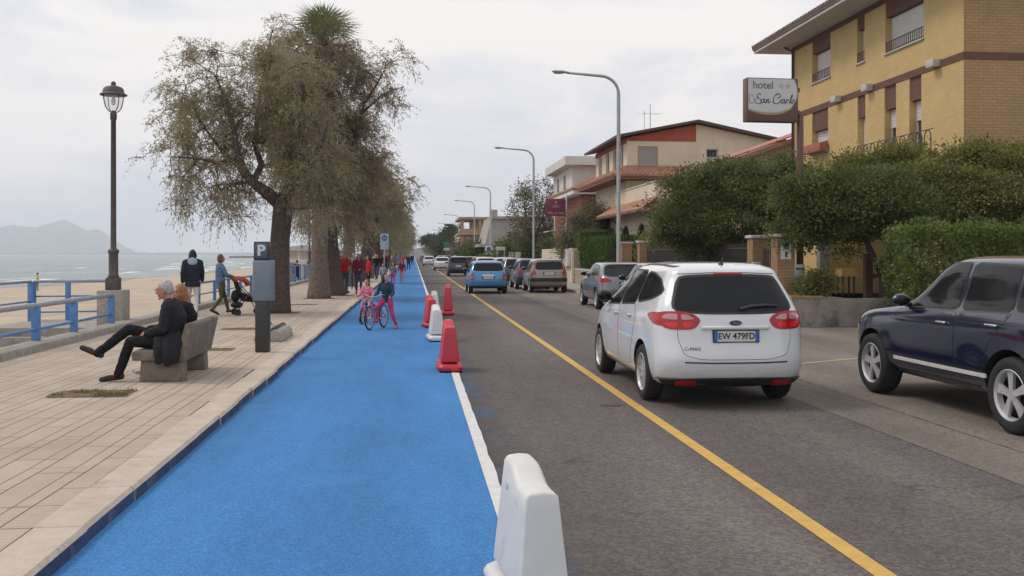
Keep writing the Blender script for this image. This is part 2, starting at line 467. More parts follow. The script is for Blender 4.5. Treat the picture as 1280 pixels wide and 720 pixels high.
def paver_mat():
    m, t, b = newmat('promenade_pavers')
    n, l = t.nodes.new, t.links.new
    tc = n('ShaderNodeTexCoord'); sp = n('ShaderNodeSeparateXYZ'); l(tc.outputs['Object'], sp.inputs[0])
    wz = n('ShaderNodeTexNoise'); wz.inputs['Scale'].default_value = 0.6; wz.inputs['Detail'].default_value = 2
    l(tc.outputs['Object'], wz.inputs['Vector'])
    wm = n('ShaderNodeMath'); wm.operation = 'MULTIPLY_ADD'; l(wz.outputs['Fac'], wm.inputs[0]); wm.inputs[1].default_value = 0.045; l(sp.outputs[0], wm.inputs[2])
    cb = n('ShaderNodeCombineXYZ'); l(sp.outputs[1], cb.inputs[0]); l(wm.outputs[0], cb.inputs[1])
    bt = n('ShaderNodeTexBrick'); bt.inputs['Scale'].default_value = 1
    bt.inputs['Brick Width'].default_value = 1.0; bt.inputs['Row Height'].default_value = 0.34; bt.inputs['Mortar Size'].default_value = 0.007
    bt.inputs['Mortar Smooth'].default_value = 0.1
    bt.inputs['Color1'].default_value = (0.45, 0.37, 0.30, 1); bt.inputs['Color2'].default_value = (0.405, 0.335, 0.275, 1); bt.inputs['Mortar'].default_value = (0.12, 0.09, 0.075, 1)
    l(cb.outputs[0], bt.inputs['Vector'])
    b4 = n('ShaderNodeTexBrick'); b4.inputs['Scale'].default_value = 1; b4.inputs['Brick Width'].default_value = 2.3; b4.inputs['Row Height'].default_value = 0.34; b4.inputs['Mortar Size'].default_value = 0.006; b4.inputs['Mortar Smooth'].default_value = 0.1
    of4 = n('ShaderNodeVectorMath'); of4.inputs[1].default_value = (0.37, 0.118, 0); l(cb.outputs[0], of4.inputs[0]); l(of4.outputs[0], b4.inputs['Vector'])
    # thin ribs across each slab
    b2 = n('ShaderNodeTexBrick'); b2.inputs['Scale'].default_value = 1; b2.offset = 0.0
    b2.inputs['Brick Width'].default_value = 0.068; b2.inputs['Row Height'].default_value = 0.34; b2.inputs['Mortar Size'].default_value = 0.0055; b2.inputs['Mortar Smooth'].default_value = 0.4
    l(cb.outputs[0], b2.inputs['Vector'])
    x1 = n('ShaderNodeMix'); x1.data_type = 'RGBA'
    f1 = n('ShaderNodeMath'); f1.operation = 'MULTIPLY'; l(b2.outputs['Fac'], f1.inputs[0]); f1.inputs[1].default_value = 0.28
    l(f1.outputs[0], x1.inputs['Factor']); l(bt.outputs['Color'], x1.inputs['A']); x1.inputs['B'].default_value = (0.22, 0.165, 0.135, 1)
    x5 = n('ShaderNodeMix'); x5.data_type = 'RGBA'; l(b4.outputs['Fac'], x5.inputs['Factor']); l(x1.outputs['Result'], x5.inputs['A']); x5.inputs['B'].default_value = (0.15, 0.115, 0.095, 1); x1 = x5
    # stains and pinkish slabs
    def nz(s, d, r):
        z = n('ShaderNodeTexNoise'); z.inputs['Scale'].default_value = s; z.inputs['Detail'].default_value = d; z.inputs['Roughness'].default_value = r
        l(tc.outputs['Object'], z.inputs['Vector']); return z.outputs['Fac']
    mr = n('ShaderNodeMapRange'); mr.inputs[1].default_value, mr.inputs[2].default_value, mr.inputs[3].default_value, mr.inputs[4].default_value = 0.3, 0.7, 0.80, 1.12
    l(nz(1.1, 9, 0.75), mr.inputs[0])
    x2 = n('ShaderNodeMix'); x2.data_type = 'RGBA'; x2.blend_type = 'MULTIPLY'; x2.inputs['Factor'].default_value = 1
    l(x1.outputs['Result'], x2.inputs['A']); l(mr.outputs[0], x2.inputs['B'])
    b3 = n('ShaderNodeTexBrick'); b3.inputs['Scale'].default_value = 1; b3.inputs['Brick Width'].default_value = 1.0; b3.inputs['Row Height'].default_value = 0.34; b3.inputs['Mortar Size'].default_value = 0
    b3.inputs['Color1'].default_value = (0, 0, 0, 1); b3.inputs['Color2'].default_value = (1, 1, 1, 1); b3.inputs['Bias'].default_value = -0.75
    l(cb.outputs[0], b3.inputs['Vector'])
    f3 = n('ShaderNodeMath'); f3.operation = 'MULTIPLY'; l(b3.outputs['Color'], f3.inputs[0]); f3.inputs[1].default_value = 0.5
    x3 = n('ShaderNodeMix'); x3.data_type = 'RGBA'; l(f3.outputs[0], x3.inputs['Factor']); l(x2.outputs['Result'], x3.inputs['A']); x3.inputs['B'].default_value = (0.40, 0.27, 0.22, 1)
    l(x3.outputs['Result'], b.inputs['Base Color'])
    b.inputs['Roughness'].default_value = 0.85
    ad = n('ShaderNodeMath'); l(bt.outputs['Fac'], ad.inputs[0]); l(b2.outputs['Fac'], ad.inputs[1])
    bp = n('ShaderNodeBump'); bp.inputs['Strength'].default_value = 0.5; bp.inputs['Distance'].default_value = 0.005; bp.invert = True
    l(ad.outputs[0], bp.inputs['Height']); l(bp.outputs['Normal'], b.inputs['Normal'])
    return m
M['pavers'] = paver_mat()
M['kerb'] = mat('kerb_stone', (0.48, 0.40, 0.33), rough=0.88, var=0.14, scale=4, bump=0.6, bscale=45, dirt=((0.25, 0.22, 0.2), 2.2, 0.57))
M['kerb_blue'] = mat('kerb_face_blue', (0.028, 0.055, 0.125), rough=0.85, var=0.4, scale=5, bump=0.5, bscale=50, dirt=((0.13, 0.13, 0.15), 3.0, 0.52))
M['joint'] = mat('kerb_joint', (0.07, 0.055, 0.045), rough=0.95)
M['sand'] = mat('beach_sand', (0.43, 0.345, 0.26), rough=0.95, var=0.16, scale=0.35, bump=1.0, bscale=2.2, dirt=((0.32, 0.25, 0.185), 0.9, 0.56))
M['wet_sand'] = mat('wet_sand', (0.19, 0.15, 0.115), rough=0.5, var=0.15, scale=0.2)
M['soil'] = mat('dry_soil', (0.17, 0.115, 0.07), rough=1, var=0.35, scale=12, bump=1.0, bscale=40, dirt=((0.075, 0.09, 0.03), 7.0, 0.5))
M['earth'] = mat('dusty_ground', (0.27, 0.24, 0.20), rough=0.95, var=0.2, scale=0.8, bump=0.5, bscale=14)
def sea_mat():
    m, t, b = newmat('sea_water')
    n, l = t.nodes.new, t.links.new
    tc = n('ShaderNodeTexCoord'); sp = n('ShaderNodeSeparateXYZ'); l(tc.outputs['Object'], sp.inputs[0])
    mp = n('ShaderNodeMapping'); mp.inputs['Rotation'].default_value = (0, 0, R(-9)); mp.inputs['Scale'].default_value = (0.22, 0.035, 1); l(tc.outputs['Object'], mp.inputs['Vector'])
    def nz(s, d, r, v):
        z = n('ShaderNodeTexNoise'); z.inputs['Scale'].default_value = s; z.inputs['Detail'].default_value = d; z.inputs['Roughness'].default_value = r; l(v, z.inputs['Vector']); return z.outputs['Fac']
    def ramp(src, p0, c0, p1, c1):
        r = n('ShaderNodeValToRGB'); e = r.color_ramp.elements
        e[0].position, e[0].color, e[1].position, e[1].color = p0, rgb(c0), p1, rgb(c1); l(src, r.inputs['Fac']); return r.outputs['Color']
    base = ramp(nz(0.5, 7, 0.65, mp.outputs[0]), 0.35, (0.13, 0.175, 0.195), 0.65, (0.235, 0.28, 0.295))
    # whitecaps
    cap = ramp(nz(1.5, 6, 0.6, mp.outputs[0]), 0.63, (0, 0, 0), 0.67, (0.8, 0.8, 0.8))
    x = n('ShaderNodeMix'); x.data_type = 'RGBA'; l(cap, x.inputs['Factor']); l(base, x.inputs['A']); x.inputs['B'].default_value = (0.72, 0.73, 0.72, 1)
    l(x.outputs['Result'], b.inputs['Base Color'])
    b.inputs['Roughness'].default_value = 0.32
    b.inputs['Specular IOR Level'].default_value = 0.35
    bp = n('ShaderNodeBump'); bp.inputs['Strength'].default_value = 0.8; bp.inputs['Distance'].default_value = 0.6
    l(nz(3, 8, 0.7, mp.outputs[0]), bp.inputs['Height']); l(bp.outputs['Normal'], b.inputs['Normal'])
    return m
M['sea'] = sea_mat()
M['foam'] = mat('sea_foam', (0.74, 0.74, 0.72), rough=0.9, var=0.15, scale=1.2, bump=0.8, bscale=4)

def structure(name, mb, m, **k):
    return tag(mb.build(name, m, **k), kind='structure')
def sheet(name, x0, x1, y0, y1, z, m):
    return structure(name, MB().quad((x0, y0, z), (x1, y0, z), (x1, y1, z), (x0, y1, z)), m)

ROAD_END = 900
sheet('ground', 7.0, 2500, -40, 6000, -0.03, M['earth'])
sheet('road', -1.93, 17.0, -12, ROAD_END, 0.0, M['asphalt'])
b = MB()
b.quad((4.45, -12, 0.004), (17.0, -12, 0.004), (17.0, 21.9, 0.004), (4.45, 21.9, 0.004))
b.quad((4.45, 21.9, 0.004), (7.06, 21.9, 0.004), (7.06, ROAD_END, 0.004), (4.45, ROAD_END, 0.004))
structure('parking_lane', b, M['old_asphalt'])
b = MB()
b.quad((5.18, -12, 0.0075), (5.21, -12, 0.0075), (5.21, ROAD_END, 0.0075), (5.18, ROAD_END, 0.0075))
structure('road_gutter_joint', b, mat('gutter_joint', (0.11, 0.10, 0.095), rough=0.95, var=0.4, scale=3, dirt=((0.26, 0.23, 0.2), 3.0, 0.5)))
sheet('blue_cycle_path', -1.93, 0.55, -12, ROAD_END, 0.004, M['blue_lane'])
b = MB()
ys = np.arange(-12, ROAD_END, 0.35)
ws = rng.normal(0, 0.006, len(ys))
for i in range(len(ys) - 1):
    b.quad((0.537, ys[i], 0.008), (0.637 + ws[i], ys[i], 0.008), (0.637 + ws[i + 1], ys[i + 1], 0.008), (0.537, ys[i + 1], 0.008))
structure('white_edge_line', b, M['line_white'])
b = MB()
b.quad((2.42, -12, 0.004), (2.54, -12, 0.004), (2.54, 190, 0.004), (2.42, 190, 0.004))
structure('yellow_road_line', b, M['line_yellow'])
b = MB()
for y in (14.3, 17.6):
    b.quad((5.25, y, 0.008), (7.6, y + 1.25, 0.008), (7.6, y + 1.37, 0.008), (5.25, y + 0.12, 0.008))
structure('faded_parking_marks', b, M['line_faint'])
# tar seam running beside the white line, and two repair marks
b = MB()
pts = [(1.02 + 0.05 * math.sin(y * 0.5) + rng.normal(0, 0.012), y) for y in np.arange(31, 160, 0.8)]
for (xa, ya), (xb, yb) in zip(pts, pts[1:]):
    b.quad((xa - 0.035, ya, 0.004), (xa + 0.035, ya, 0.004), (xb + 0.035, yb, 0.004), (xb - 0.035, yb, 0.004))
structure('road_tar_seam', b, mat('tar', (0.035, 0.033, 0.033), rough=0.7, var=0.3))
b = MB()
for cx, cy, rx, ry in ((2.22, 10.9, 0.13, 0.09), (1.5, 26.5, 0.22, 0.35), (1.05, 62, 0.16, 1.1)):
    b.add([(cx + rx * math.cos(t) * (1 + 0.2 * math.sin(3 * t)), cy + ry * math.sin(t), 0.0042) for t in np.linspace(0, 2 * math.pi, 14, endpoint=False)], [tuple(range(14))])
structure('road_manhole_patch', b, mat('dark_patch', (0.06, 0.055, 0.053), rough=0.9, var=0.3))

# promenade, kerbs and the wall down to the beach
sheet('promenade', -6.12, -2.22, -8, ROAD_END, 0.10, M['pavers'])
b = MB()
y = -8.0
k = 0
while y < ROAD_END:
    ln = 1.0 if y < 80 else 40
    j = rng.normal(0, 0.007)
    b.m = 0
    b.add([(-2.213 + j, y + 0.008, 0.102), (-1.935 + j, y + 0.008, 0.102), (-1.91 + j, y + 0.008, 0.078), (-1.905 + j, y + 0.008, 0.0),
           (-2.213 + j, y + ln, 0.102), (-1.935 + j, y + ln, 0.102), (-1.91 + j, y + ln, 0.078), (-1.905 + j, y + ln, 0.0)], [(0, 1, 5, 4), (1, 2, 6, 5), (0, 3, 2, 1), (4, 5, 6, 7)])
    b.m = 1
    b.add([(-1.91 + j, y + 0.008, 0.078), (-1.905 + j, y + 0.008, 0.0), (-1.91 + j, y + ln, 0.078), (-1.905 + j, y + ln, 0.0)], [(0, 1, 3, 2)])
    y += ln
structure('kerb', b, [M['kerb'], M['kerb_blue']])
sheet('kerb_bed', -2.22, -1.94, -8, ROAD_END, 0.094, M['joint'])
b = MB()
b.prism([(-6.48, -1.6), (-6.12, -1.6), (-6.12, 0.215), (-6.14, 0.235), (-6.46, 0.235), (-6.48, 0.215)], -8, 330, 'y')
structure('promenade_edge_wall', b, M['concrete'])
# stair landing towards the beach
b = MB()
b.bb(-9.25, -6.483, 22.3, 25.2, -1.5, 0.1)
for i in range(6):
    b.bb(-9.25, -7.9, 22.3 - 0.4 * (i + 1), 22.3 - 0.4 * i - 0.003, -1.6, 0.1 - 0.18 * (i + 1))
structure('beach_stairs', b, M['concrete'])
# grass-grown tree pits in the paving
pit_grass = MB()
b = MB()
for cx, cy, sx, sy in ((-3.66, 11.7, 0.9, 0.62), (-3.66, 21.6, 0.9, 0.6), (-3.42, 16.95, 0.85, 0.5), (-3.6, 27.5, 1.0, 1.0), (-3.5, 31.8, 0.9, 0.6), (-3.42, 36.3, 1.1, 0.9), (-3.25, 39.2, 1.2, 0.9), (-3.2, 49.8, 1, 0.9), (-3.0, 58.5, 1, 0.9)):
    ol = []
    for t in np.linspace(0, 2 * math.pi, 28, endpoint=False):
        c, s = math.cos(t), math.sin(t)
        ol.append((cx + sx / 2 * np.sign(c) * abs(c) ** 0.35 + rng.normal(0, 0.015), cy + sy / 2 * np.sign(s) * abs(s) ** 0.35 + rng.normal(0, 0.015), 0.104))
    b.add(ol, [tuple(range(28))])
    for i in range(1400 if cy < 13 else 90):
        if cy < 13:
            x, y = cx + rng.uniform(-0.5, 0.5) * sx * 0.95, cy + rng.uniform(-0.5, 0.5) * sy * 0.95
            if math.sin(x * 9 + 1) * math.sin(y * 11) + 0.9 * (x - cx) < rng.uniform(-0.6, 0.55): continue
        else:
            x, y = cx + rng.normal(0, 0.25) * sx, cy + rng.normal(0, 0.25) * sy
        a = rng.uniform(0, 6.28); h = rng.uniform(0.015, 0.045); wd = 0.004
        dx, dy = math.cos(a), math.sin(a)
        pit_grass.add([(x - dy * wd, y + dx * wd, 0.104), (x + dy * wd, y - dx * wd, 0.104), (x + dx * h * 0.6, y + dy * h * 0.6, 0.104 + h)], [(0, 1, 2)])
structure('tree_pit_soil', b, M['soil'])
tag(pit_grass.build('grass', leaf_mat('pit_grass', (0.10, 0.11, 0.03), (0.16, 0.15, 0.05), (0.20, 0.17, 0.08))), kind='stuff')
# right-hand pavement
b = MB()
b.bb(7.06, 7.2, 23.2, ROAD_END, -0.05, 0.12)
structure('pavement_kerb', b, M['kerb'])
b = MB()
b.bb(7.203, 8.75, 23.2, ROAD_END, -0.05, 0.117)
structure('pavement', b, mat('pavement_slabs', (0.33, 0.29, 0.25), rough=0.9, var=0.15, scale=2, bump=0.3))

# beach, shoreline and sea
shore = [(-41, -60), (-40, 60), (-39.5, 98), (-36.6, 117), (-38.2, 138), (-37, 156), (-37.2, 230), (-38, 414), (-42, 800), (-25, 1500)]
def shore_x(y):
    return float(np.interp(y, [p[1] for p in shore], [p[0] for p in shore]))
rows = np.concatenate([np.arange(-40, 60, 1.0), np.arange(60, 200, 4.0), np.arange(200, 1500, 40.0)])
b = MB()
nc = 60
vs = []
for yy in rows:
    sx = shore_x(yy)
    for i in range(nc + 1):
        t = i / nc
        x = -6.4 + (sx - 7 + 6.4) * t
        d = abs(x - sx)
        z = -0.95 - 0.55 * min(1, (-6.4 - x) / max(1, (-6.4 - sx))) ** 1.2
        if x < sx: z -= 0.09 * (sx - x)
        if t < 0.93: z += 0.05 * math.sin(x * 1.7 + yy * 0.6) * math.sin(yy * 1.1 - x * 0.5) + rng.normal(0, 0.018)
        vs.append((x, yy, z))
fs = [(r * (nc + 1) + i, (r + 1) * (nc + 1) + i, (r + 1) * (nc + 1) + i + 1, r * (nc + 1) + i + 1) for r in range(len(rows) - 1) for i in range(nc)]
b.add(vs, fs)
for q, f in enumerate(fs):
    mx_, my_, _ = vs[f[0]]
    b.mi[q] = 1 if mx_ < shore_x(my_) + 2.2 + 0.7 * math.sin(my_ * 0.12) else 0
structure('beach', b, [M['sand'], M['wet_sand']], smooth=True)
sheet('sea', -9000, 300, -600, 8800, -1.6, M['sea'])
b = MB()
for q in range(12):
    off = -0.4 - 2.6 * q - 0.15 * q * q
    y0 = 40 + (0 if q == 0 else rng.uniform(0, 30))
    while y0 < 600:
        ln = (300 if q == 0 else rng.uniform(8, 32)) 
        ys = np.linspace(y0, y0 + ln, 80 if q == 0 else 14)
        wd = (0.55 if q == 0 else rng.uniform(0.35, 1.0))
        pr = None
        for i, yy in enumerate(ys):
            tpr = max(0.0, math.sin(math.pi * i / (len(ys) - 1))) ** 0.6 if q else 1
            x = shore_x(yy) + off + 0.5 * math.sin(yy * 0.17 + q) + 0.25 * math.sin(yy * 0.61)
            ww = wd * tpr * (0.6 + 0.5 * abs(math.sin(yy * 0.33 + q)) + 0.3 * rng.random()) + 0.02
            cur = [(x - ww, yy, -1.59), (x, yy, -1.56 + (0.16 * tpr if q else 0.0)), (x + ww * 0.5, yy, -1.59)]
            if pr:
                b.add(pr + cur, [(0, 1, 4, 3), (1, 2, 5, 4)])
            pr = cur
        y0 += ln + (300 if q == 0 else rng.uniform(15, 90) * (1 + q * 0.35))
tag(b.build('breaking_waves', M['foam'], smooth=True), kind='structure')

# far mountain across the bay, low coast and hills inland
def ridge(name, prof, d, depth, m, seed, base=-2.0, rough=0.12, steep=1.25):
    r2 = np.random.default_rng(seed)
    us = np.linspace(prof[0][0], prof[-1][0], 120)
    hs = np.interp(us, [p[0] for p in prof], [p[1] for p in prof]) + r2.normal(0, 0.28, 120)
    nt_ = 16
    vs = []
    ph = r2.uniform(0, 6.28, 8)
    for i, (u, v) in enumerate(zip(us, hs)):
        for j in range(nt_ + 1):
            t = -1 + 2 * j / nt_
            p = at(u, 318, d + t * depth)
            ht = max(0.0, CAM_H + (318 - v) * d / FPX)
            fall = max(0.0, 1 - abs(t)) ** steep
            spur = sum(math.sin(i * 0.35 * (q + 1) + ph[q] + t * 3 * (q % 3)) / (q + 1) for q in range(5))
            z = base + ht * fall * (1 + (rough * spur * abs(t) * 1.6 if abs(t) > 0.05 else 0))
            vs.append((p.x, p.y, max(base, z)))
    b = MB()
    b.add(vs, [(i * (nt_ + 1) + j, (i + 1) * (nt_ + 1) + j, (i + 1) * (nt_ + 1) + j + 1, i * (nt_ + 1) + j + 1) for i in range(119) for j in range(nt_)])
    return structure(name, b, m, smooth=True)
M['mountain'] = mat('wooded_mountain', (0.06, 0.075, 0.05), rough=0.95, var=0.35, scale=0.012)
M['coast'] = mat('far_coast_green', (0.055, 0.065, 0.05), rough=0.95, var=0.4, scale=0.02)
ridge('mountain', [(-330, 316), (-260, 308), (-180, 298), (-110, 290), (-60, 292), (-20, 287), (0, 284), (15, 280.5), (30, 282.5), (46, 284), (58, 280), (70, 277), (80, 273.5), (88, 277), (97, 282), (106, 286.5), (112, 288), (122, 285.5), (132, 291), (142, 299), (156, 308), (176, 317)], 6800, 1300, M['mountain'], 3)
ridge('far_coast', [(-400, 316.2), (-100, 315.6), (60, 316), (130, 315.7), (200, 315.4), (262, 315.2), (330, 315.6), (420, 315.6), (500, 315.5)], 5200, 300, M['coast'], 5, rough=0.3, steep=0.7)
ridge('wooded_hill', [(462, 316), (480, 309), (500, 306), (520, 309), (536, 304), (552, 299), (575, 297), (610, 301), (660, 308), (740, 312), (860, 316)], 1300, 260, M['coast'], 9, rough=0.2)
b = MB()
for i, (u, v) in enumerate(((296, 322.5), (303, 321.5), (312, 321), (322, 320.6), (335, 320.4), (350, 320.2))):
    p = at(u, 322, 900)
    b.box((p.x, p.y, -1.1), (11, 16, 2.4 + 0.6 * (i % 2)), rz=i * 0.7)
structure('breakwater', b, mat('breakwater_rock', (0.2, 0.19, 0.18), rough=0.95, var=0.3, scale=0.6))
# ------------------------------------------------------------------ vegetation
def leaf_mesh(name, P, D, Ln, Wd, m):
    n = len(P)
    D = D / np.maximum(1e-6, np.linalg.norm(D, axis=1))[:, None]
    Rv = rng.normal(size=(n, 3))
    S = np.cross(D, Rv)
    S /= np.maximum(1e-6, np.linalg.norm(S, axis=1))[:, None]
    V = np.empty((n, 4, 3), dtype=np.float32)
    V[:, 0] = P
    V[:, 1] = P + D * (Ln * 0.45)[:, None] + S * Wd[:, None]
    V[:, 2] = P + D * Ln[:, None]
    V[:, 3] = P + D * (Ln * 0.45)[:, None] - S * Wd[:, None]
    me = bpy.data.meshes.new(name)
    me.vertices.add(4 * n)
    me.vertices.foreach_set('co', V.reshape(-1))
    me.loops.add(4 * n)
    me.loops.foreach_set('vertex_index', np.arange(4 * n, dtype=np.int32))
    me.polygons.add(n)
    me.polygons.foreach_set('loop_start', np.arange(0, 4 * n, 4, dtype=np.int32))
    me.update(calc_edges=True)
    me.materials.append(m)
    return me
def sample_lobes(lobes, n, shell=2.0):
    wts = np.array([l[6] * l[3] * l[4] * l[5] for l in lobes])
    ix = rng.choice(len(lobes), size=n, p=wts / wts.sum())
    A = np.array([l[:6] for l in lobes])[ix]
    d = rng.normal(size=(n, 3)); d /= np.linalg.norm(d, axis=1)[:, None]
    r = rng.random(n) ** (1 / (3 * shell)) if shell > 1 else rng.random(n) ** (1 / 3)
    return A[:, :3] + d * r[:, None] * A[:, 3:6], d
def limb_pts(p0, p1, r0, r1, n=7, wob=0.08, sag=0.0):
    p0, p1 = Vector(p0), Vector(p1)
    ln = (p1 - p0).length
    ph = random.random() * 6
    pts = []
    for i in range(n + 1):
        t = i / n
        q = p0.lerp(p1, t)
        e = math.sin(math.pi * t)
        q += Vector((math.sin(ph + t * 5), math.cos(ph * 1.3 + t * 4), 0.4 * math.sin(ph * 2 + t * 6))) * wob * ln * e
        q.z -= sag * ln * e
        pts.append(q)
    return pts, [r0 + (r1 - r0) * (i / n) ** 0.8 for i in range(n + 1)]
def tree(name, base, label, cat, group, limbs, lobes, nclump, per, leaf, mats, hubs=24, shell=1.6, trunk_n=12, twig=0.012, kind_crown='crown', flare=True):
    """limbs: list of (points, radii) in local metres; lobes: (x,y,z,rx,ry,rz,weight); leaf: (len, width, sigma, droop, outward)"""
    root = thing(name, base, label, cat, group)
    b = MB()
    nodes = []
    for pts, rs in limbs:
        b.tube(pts, rs, trunk_n if rs[0] > 0.1 else 7, jit=.07 if rs[0] > .1 else 0)
        for i, p in enumerate(pts):
            if Vector(p).z > 0.25 * max(l[2] for l in lobes): nodes.append((Vector(p), rs[i]))
    if not nodes: nodes = [(Vector(limbs[0][0][-1]), 0.05)]
    C, Dr = sample_lobes(lobes, nclump, shell)
    hb = rng.choice(nclump, size=min(hubs, nclump), replace=False)
    hubn = []
    for h in hb:
        c = Vector(C[h])
        nd = min(nodes, key=lambda q: (q[0] - c).length + 0.6 * max(0, q[0].z - c.z))
        pts, rs = limb_pts(nd[0], c, min(nd[1] * 0.6, 0.055), 0.012, 7, 0.07, -0.05)
        b.tube(pts, rs, 6)
        hubn += [(p, r) for p, r in zip(pts[2:], rs[2:])]
    alln = hubn + nodes
    NA = np.array([list(q[0]) for q in alln])
    for i in range(nclump):
        c = Vector(C[i])
        k = int(np.argmin(((NA - C[i]) ** 2).sum(1)))
        if (alln[k][0] - c).length < 0.12: continue
        pts, rs = limb_pts(alln[k][0], c, min(alln[k][1], twig * 1.6), twig * 0.35, 4, 0.08, -0.04)
        b.tube(pts, rs, 4, cap=False)
    b.build('trunk', mats[0], root, smooth=True)
    n = nclump * per
    ci = np.repeat(np.arange(nclump), per)
    sg = leaf[2] * (0.7 + 0.6 * rng.random(nclump))[ci]
    off = rng.normal(size=(n, 3)) * sg[:, None]
    if leaf[3] < 0: off[:, 2] *= 0.5
    off[:, 2] = off[:, 2] * 0.9 - np.abs(rng.normal(size=n)) * sg * max(0.0, leaf[3])
    P = C[ci] + off
    D = rng.normal(size=(n, 3)) * 0.55 + Dr[ci] * leaf[4] + off / leaf[2] * 0.35
    D[:, 2] -= leaf[3]
    if len(leaf) > 5:
        # feathery sprays: leaflets strung along short drooping shoots
        q = 16
        ns = n // q
        si = rng.integers(0, nclump, ns)
        s0 = C[si] + rng.normal(size=(ns, 3)) * leaf[2] * 0.6
        sd_ = rng.normal(size=(ns, 3)) * 0.75 + Dr[si] * leaf[4] + np.array([0, 0, 0.12])
        sd_ /= np.linalg.norm(sd_, axis=1)[:, None]
        sl = leaf[5] * rng.uniform(0.5, 1.35, ns)
        t = np.tile(np.linspace(0.02, 1, q), ns)
        ri = np.repeat(np.arange(ns), q)
        P = s0[ri] + sd_[ri] * (sl[ri] * t)[:, None] + rng.normal(size=(ns * q, 3)) * 0.022 * (leaf[5] / 0.5)
        P[:, 2] -= leaf[3] * sl[ri] * t ** 2
        D = sd_[ri] + rng.normal(size=(ns * q, 3)) * 0.5
        D[:, 2] -= 2 * leaf[3] * t
        n = ns * q
    Ln = leaf[0] * (0.6 + 0.8 * rng.random(n))
    Wd = leaf[1] * (0.6 + 0.8 * rng.random(n))
    o = link_mesh(kind_crown, leaf_mesh(kind_crown, P, D, Ln, Wd, mats[1]), root)
    return root
def px_lobes(base, d, lst, dep=0.85):
    """lobes measured on the photo at distance d: (u, v, ru, rv, weight, depth shift)"""
    s = d / FPX
    out = []
    for u, v, ru, rv, wt, ds in lst:
        p = at(u, v, d + ds) - Vector(base)
        out.append((p.x, p.y, p.z, ru * s, (ru + rv) / 2 * s * dep, rv * s, wt))
    return out
def px_limb(base, d, lst):
    """polyline of (u, v, radius, depth shift)"""
    return ([at(u, v, d + ds) - Vector(base) for u, v, r, ds in lst], [r for u, v, r, ds in lst])

M['tam_leaf'] = leaf_mat('tamarisk_leaf', (0.20, 0.162, 0.105), (0.335, 0.285, 0.182), (0.37, 0.36, 0.22), 0.5)
M['tam_leaf_green'] = leaf_mat('green_tamarisk_leaf', (0.20, 0.175, 0.11), (0.32, 0.285, 0.17), (0.38, 0.36, 0.20), 0.45)
M['shrub_leaf'] = leaf_mat('shrub_leaf', (0.095, 0.108, 0.036), (0.185, 0.20, 0.06), (0.31, 0.29, 0.10), 0.4)
M['shrub_dark'] = leaf_mat('dark_shrub_leaf', (0.068, 0.088, 0.034), (0.13, 0.158, 0.054), (0.22, 0.24, 0.088), 0.45)
M['hedge_leaf'] = leaf_mat('hedge_leaf', (0.07, 0.105, 0.027), (0.135, 0.185, 0.048), (0.22, 0.26, 0.075), 0.4)
M['clip_leaf'] = leaf_mat('clipped_hedge_leaf', (0.04, 0.075, 0.016), (0.065, 0.115, 0.022), (0.09, 0.15, 0.03), 0.25)
M['dry_leaf'] = leaf_mat('dull_leaf', (0.11, 0.10, 0.062), (0.175, 0.16, 0.095), (0.24, 0.215, 0.12), 0.3)
M['pine_leaf'] = leaf_mat('pine_needles', (0.05, 0.062, 0.033), (0.085, 0.10, 0.05), (0.12, 0.135, 0.065), 0.2)
TAM = (0.105, 0.0105, 0.17, 0.55, 0.45, 0.5)
ROW = 'trees along the promenade'

# the first big tamarisk
base = Vector((-3.64, 27.46, 0.1)); d = 26.96
lm = [px_limb(base, d, [(347, 395, 0.40, 0), (350, 385, 0.31, 0), (350, 345, 0.27, 0), (350, 300, 0.26, 0), (353, 262, 0.27, 0), (352, 248, 0.24, 0)]),
      px_limb(base, d, [(351, 256, 0.2, 0), (335, 242, 0.16, -0.1), (316, 228, 0.135, -0.3), (303, 212, 0.12, -0.4), (296, 190, 0.10, -0.5), (293, 165, 0.07, -0.6), (283, 130, 0.045, -0.8), (270, 95, 0.02, -1.0)]),
      px_limb(base, d, [(316, 228, 0.10, -0.3), (327, 206, 0.09, 0.2), (318, 180, 0.07, 0.5), (322, 140, 0.05, 0.8), (330, 90, 0.03, 1.0), (340, 40, 0.015, 1.1)]),
      px_limb(base, d, [(352, 252, 0.2, 0), (362, 238, 0.17, 0.1), (368, 218, 0.14, 0.2), (366, 190, 0.11, 0.1), (372, 160, 0.08, -0.2), (380, 120, 0.05, -0.4), (372, 80, 0.02, -0.5)]),
      px_limb(base, d, [(364, 232, 0.12, 0.1), (377, 220, 0.11, -0.4), (388, 205, 0.09, -0.8), (402, 180, 0.06, -1.2), (410, 150, 0.03, -1.4)]),
      px_limb(base, d, [(296, 200, 0.07, -0.5), (272, 203, 0.05, -0.9), (246, 198, 0.035, -1.3), (215, 196, 0.015, -1.6)]),
      px_limb(base, d, [(303, 212, 0.07, -0.4), (278, 190, 0.05, 0.2), (256, 160, 0.035, 0.6), (236, 120, 0.015, 1.0)])]
lb = px_lobes(base, d, [(248, 105, 40, 52, 0.6, -0.6), (222, 150, 26, 40, 0.55, 0.2), (224, 205, 34, 30, 0.8, -0.8), (268, 160, 45, 55, 0.7, 0.3), (262, 228, 48, 34, 1.1, -0.6),
                        (318, 120, 40, 62, 0.9, 0.2), (341, 55, 22, 36, 0.8, 0.6), (300, 250, 40, 30, 1.0, 0.5), (345, 185, 40, 40, 0.7, 0.8), (378, 130, 44, 56, 1.2, -0.2),
                        (392, 205, 46, 46, 1.2, -0.5), (385, 262, 30, 30, 0.5, 1.6), (208, 120, 10, 14, 0.3, 0)])
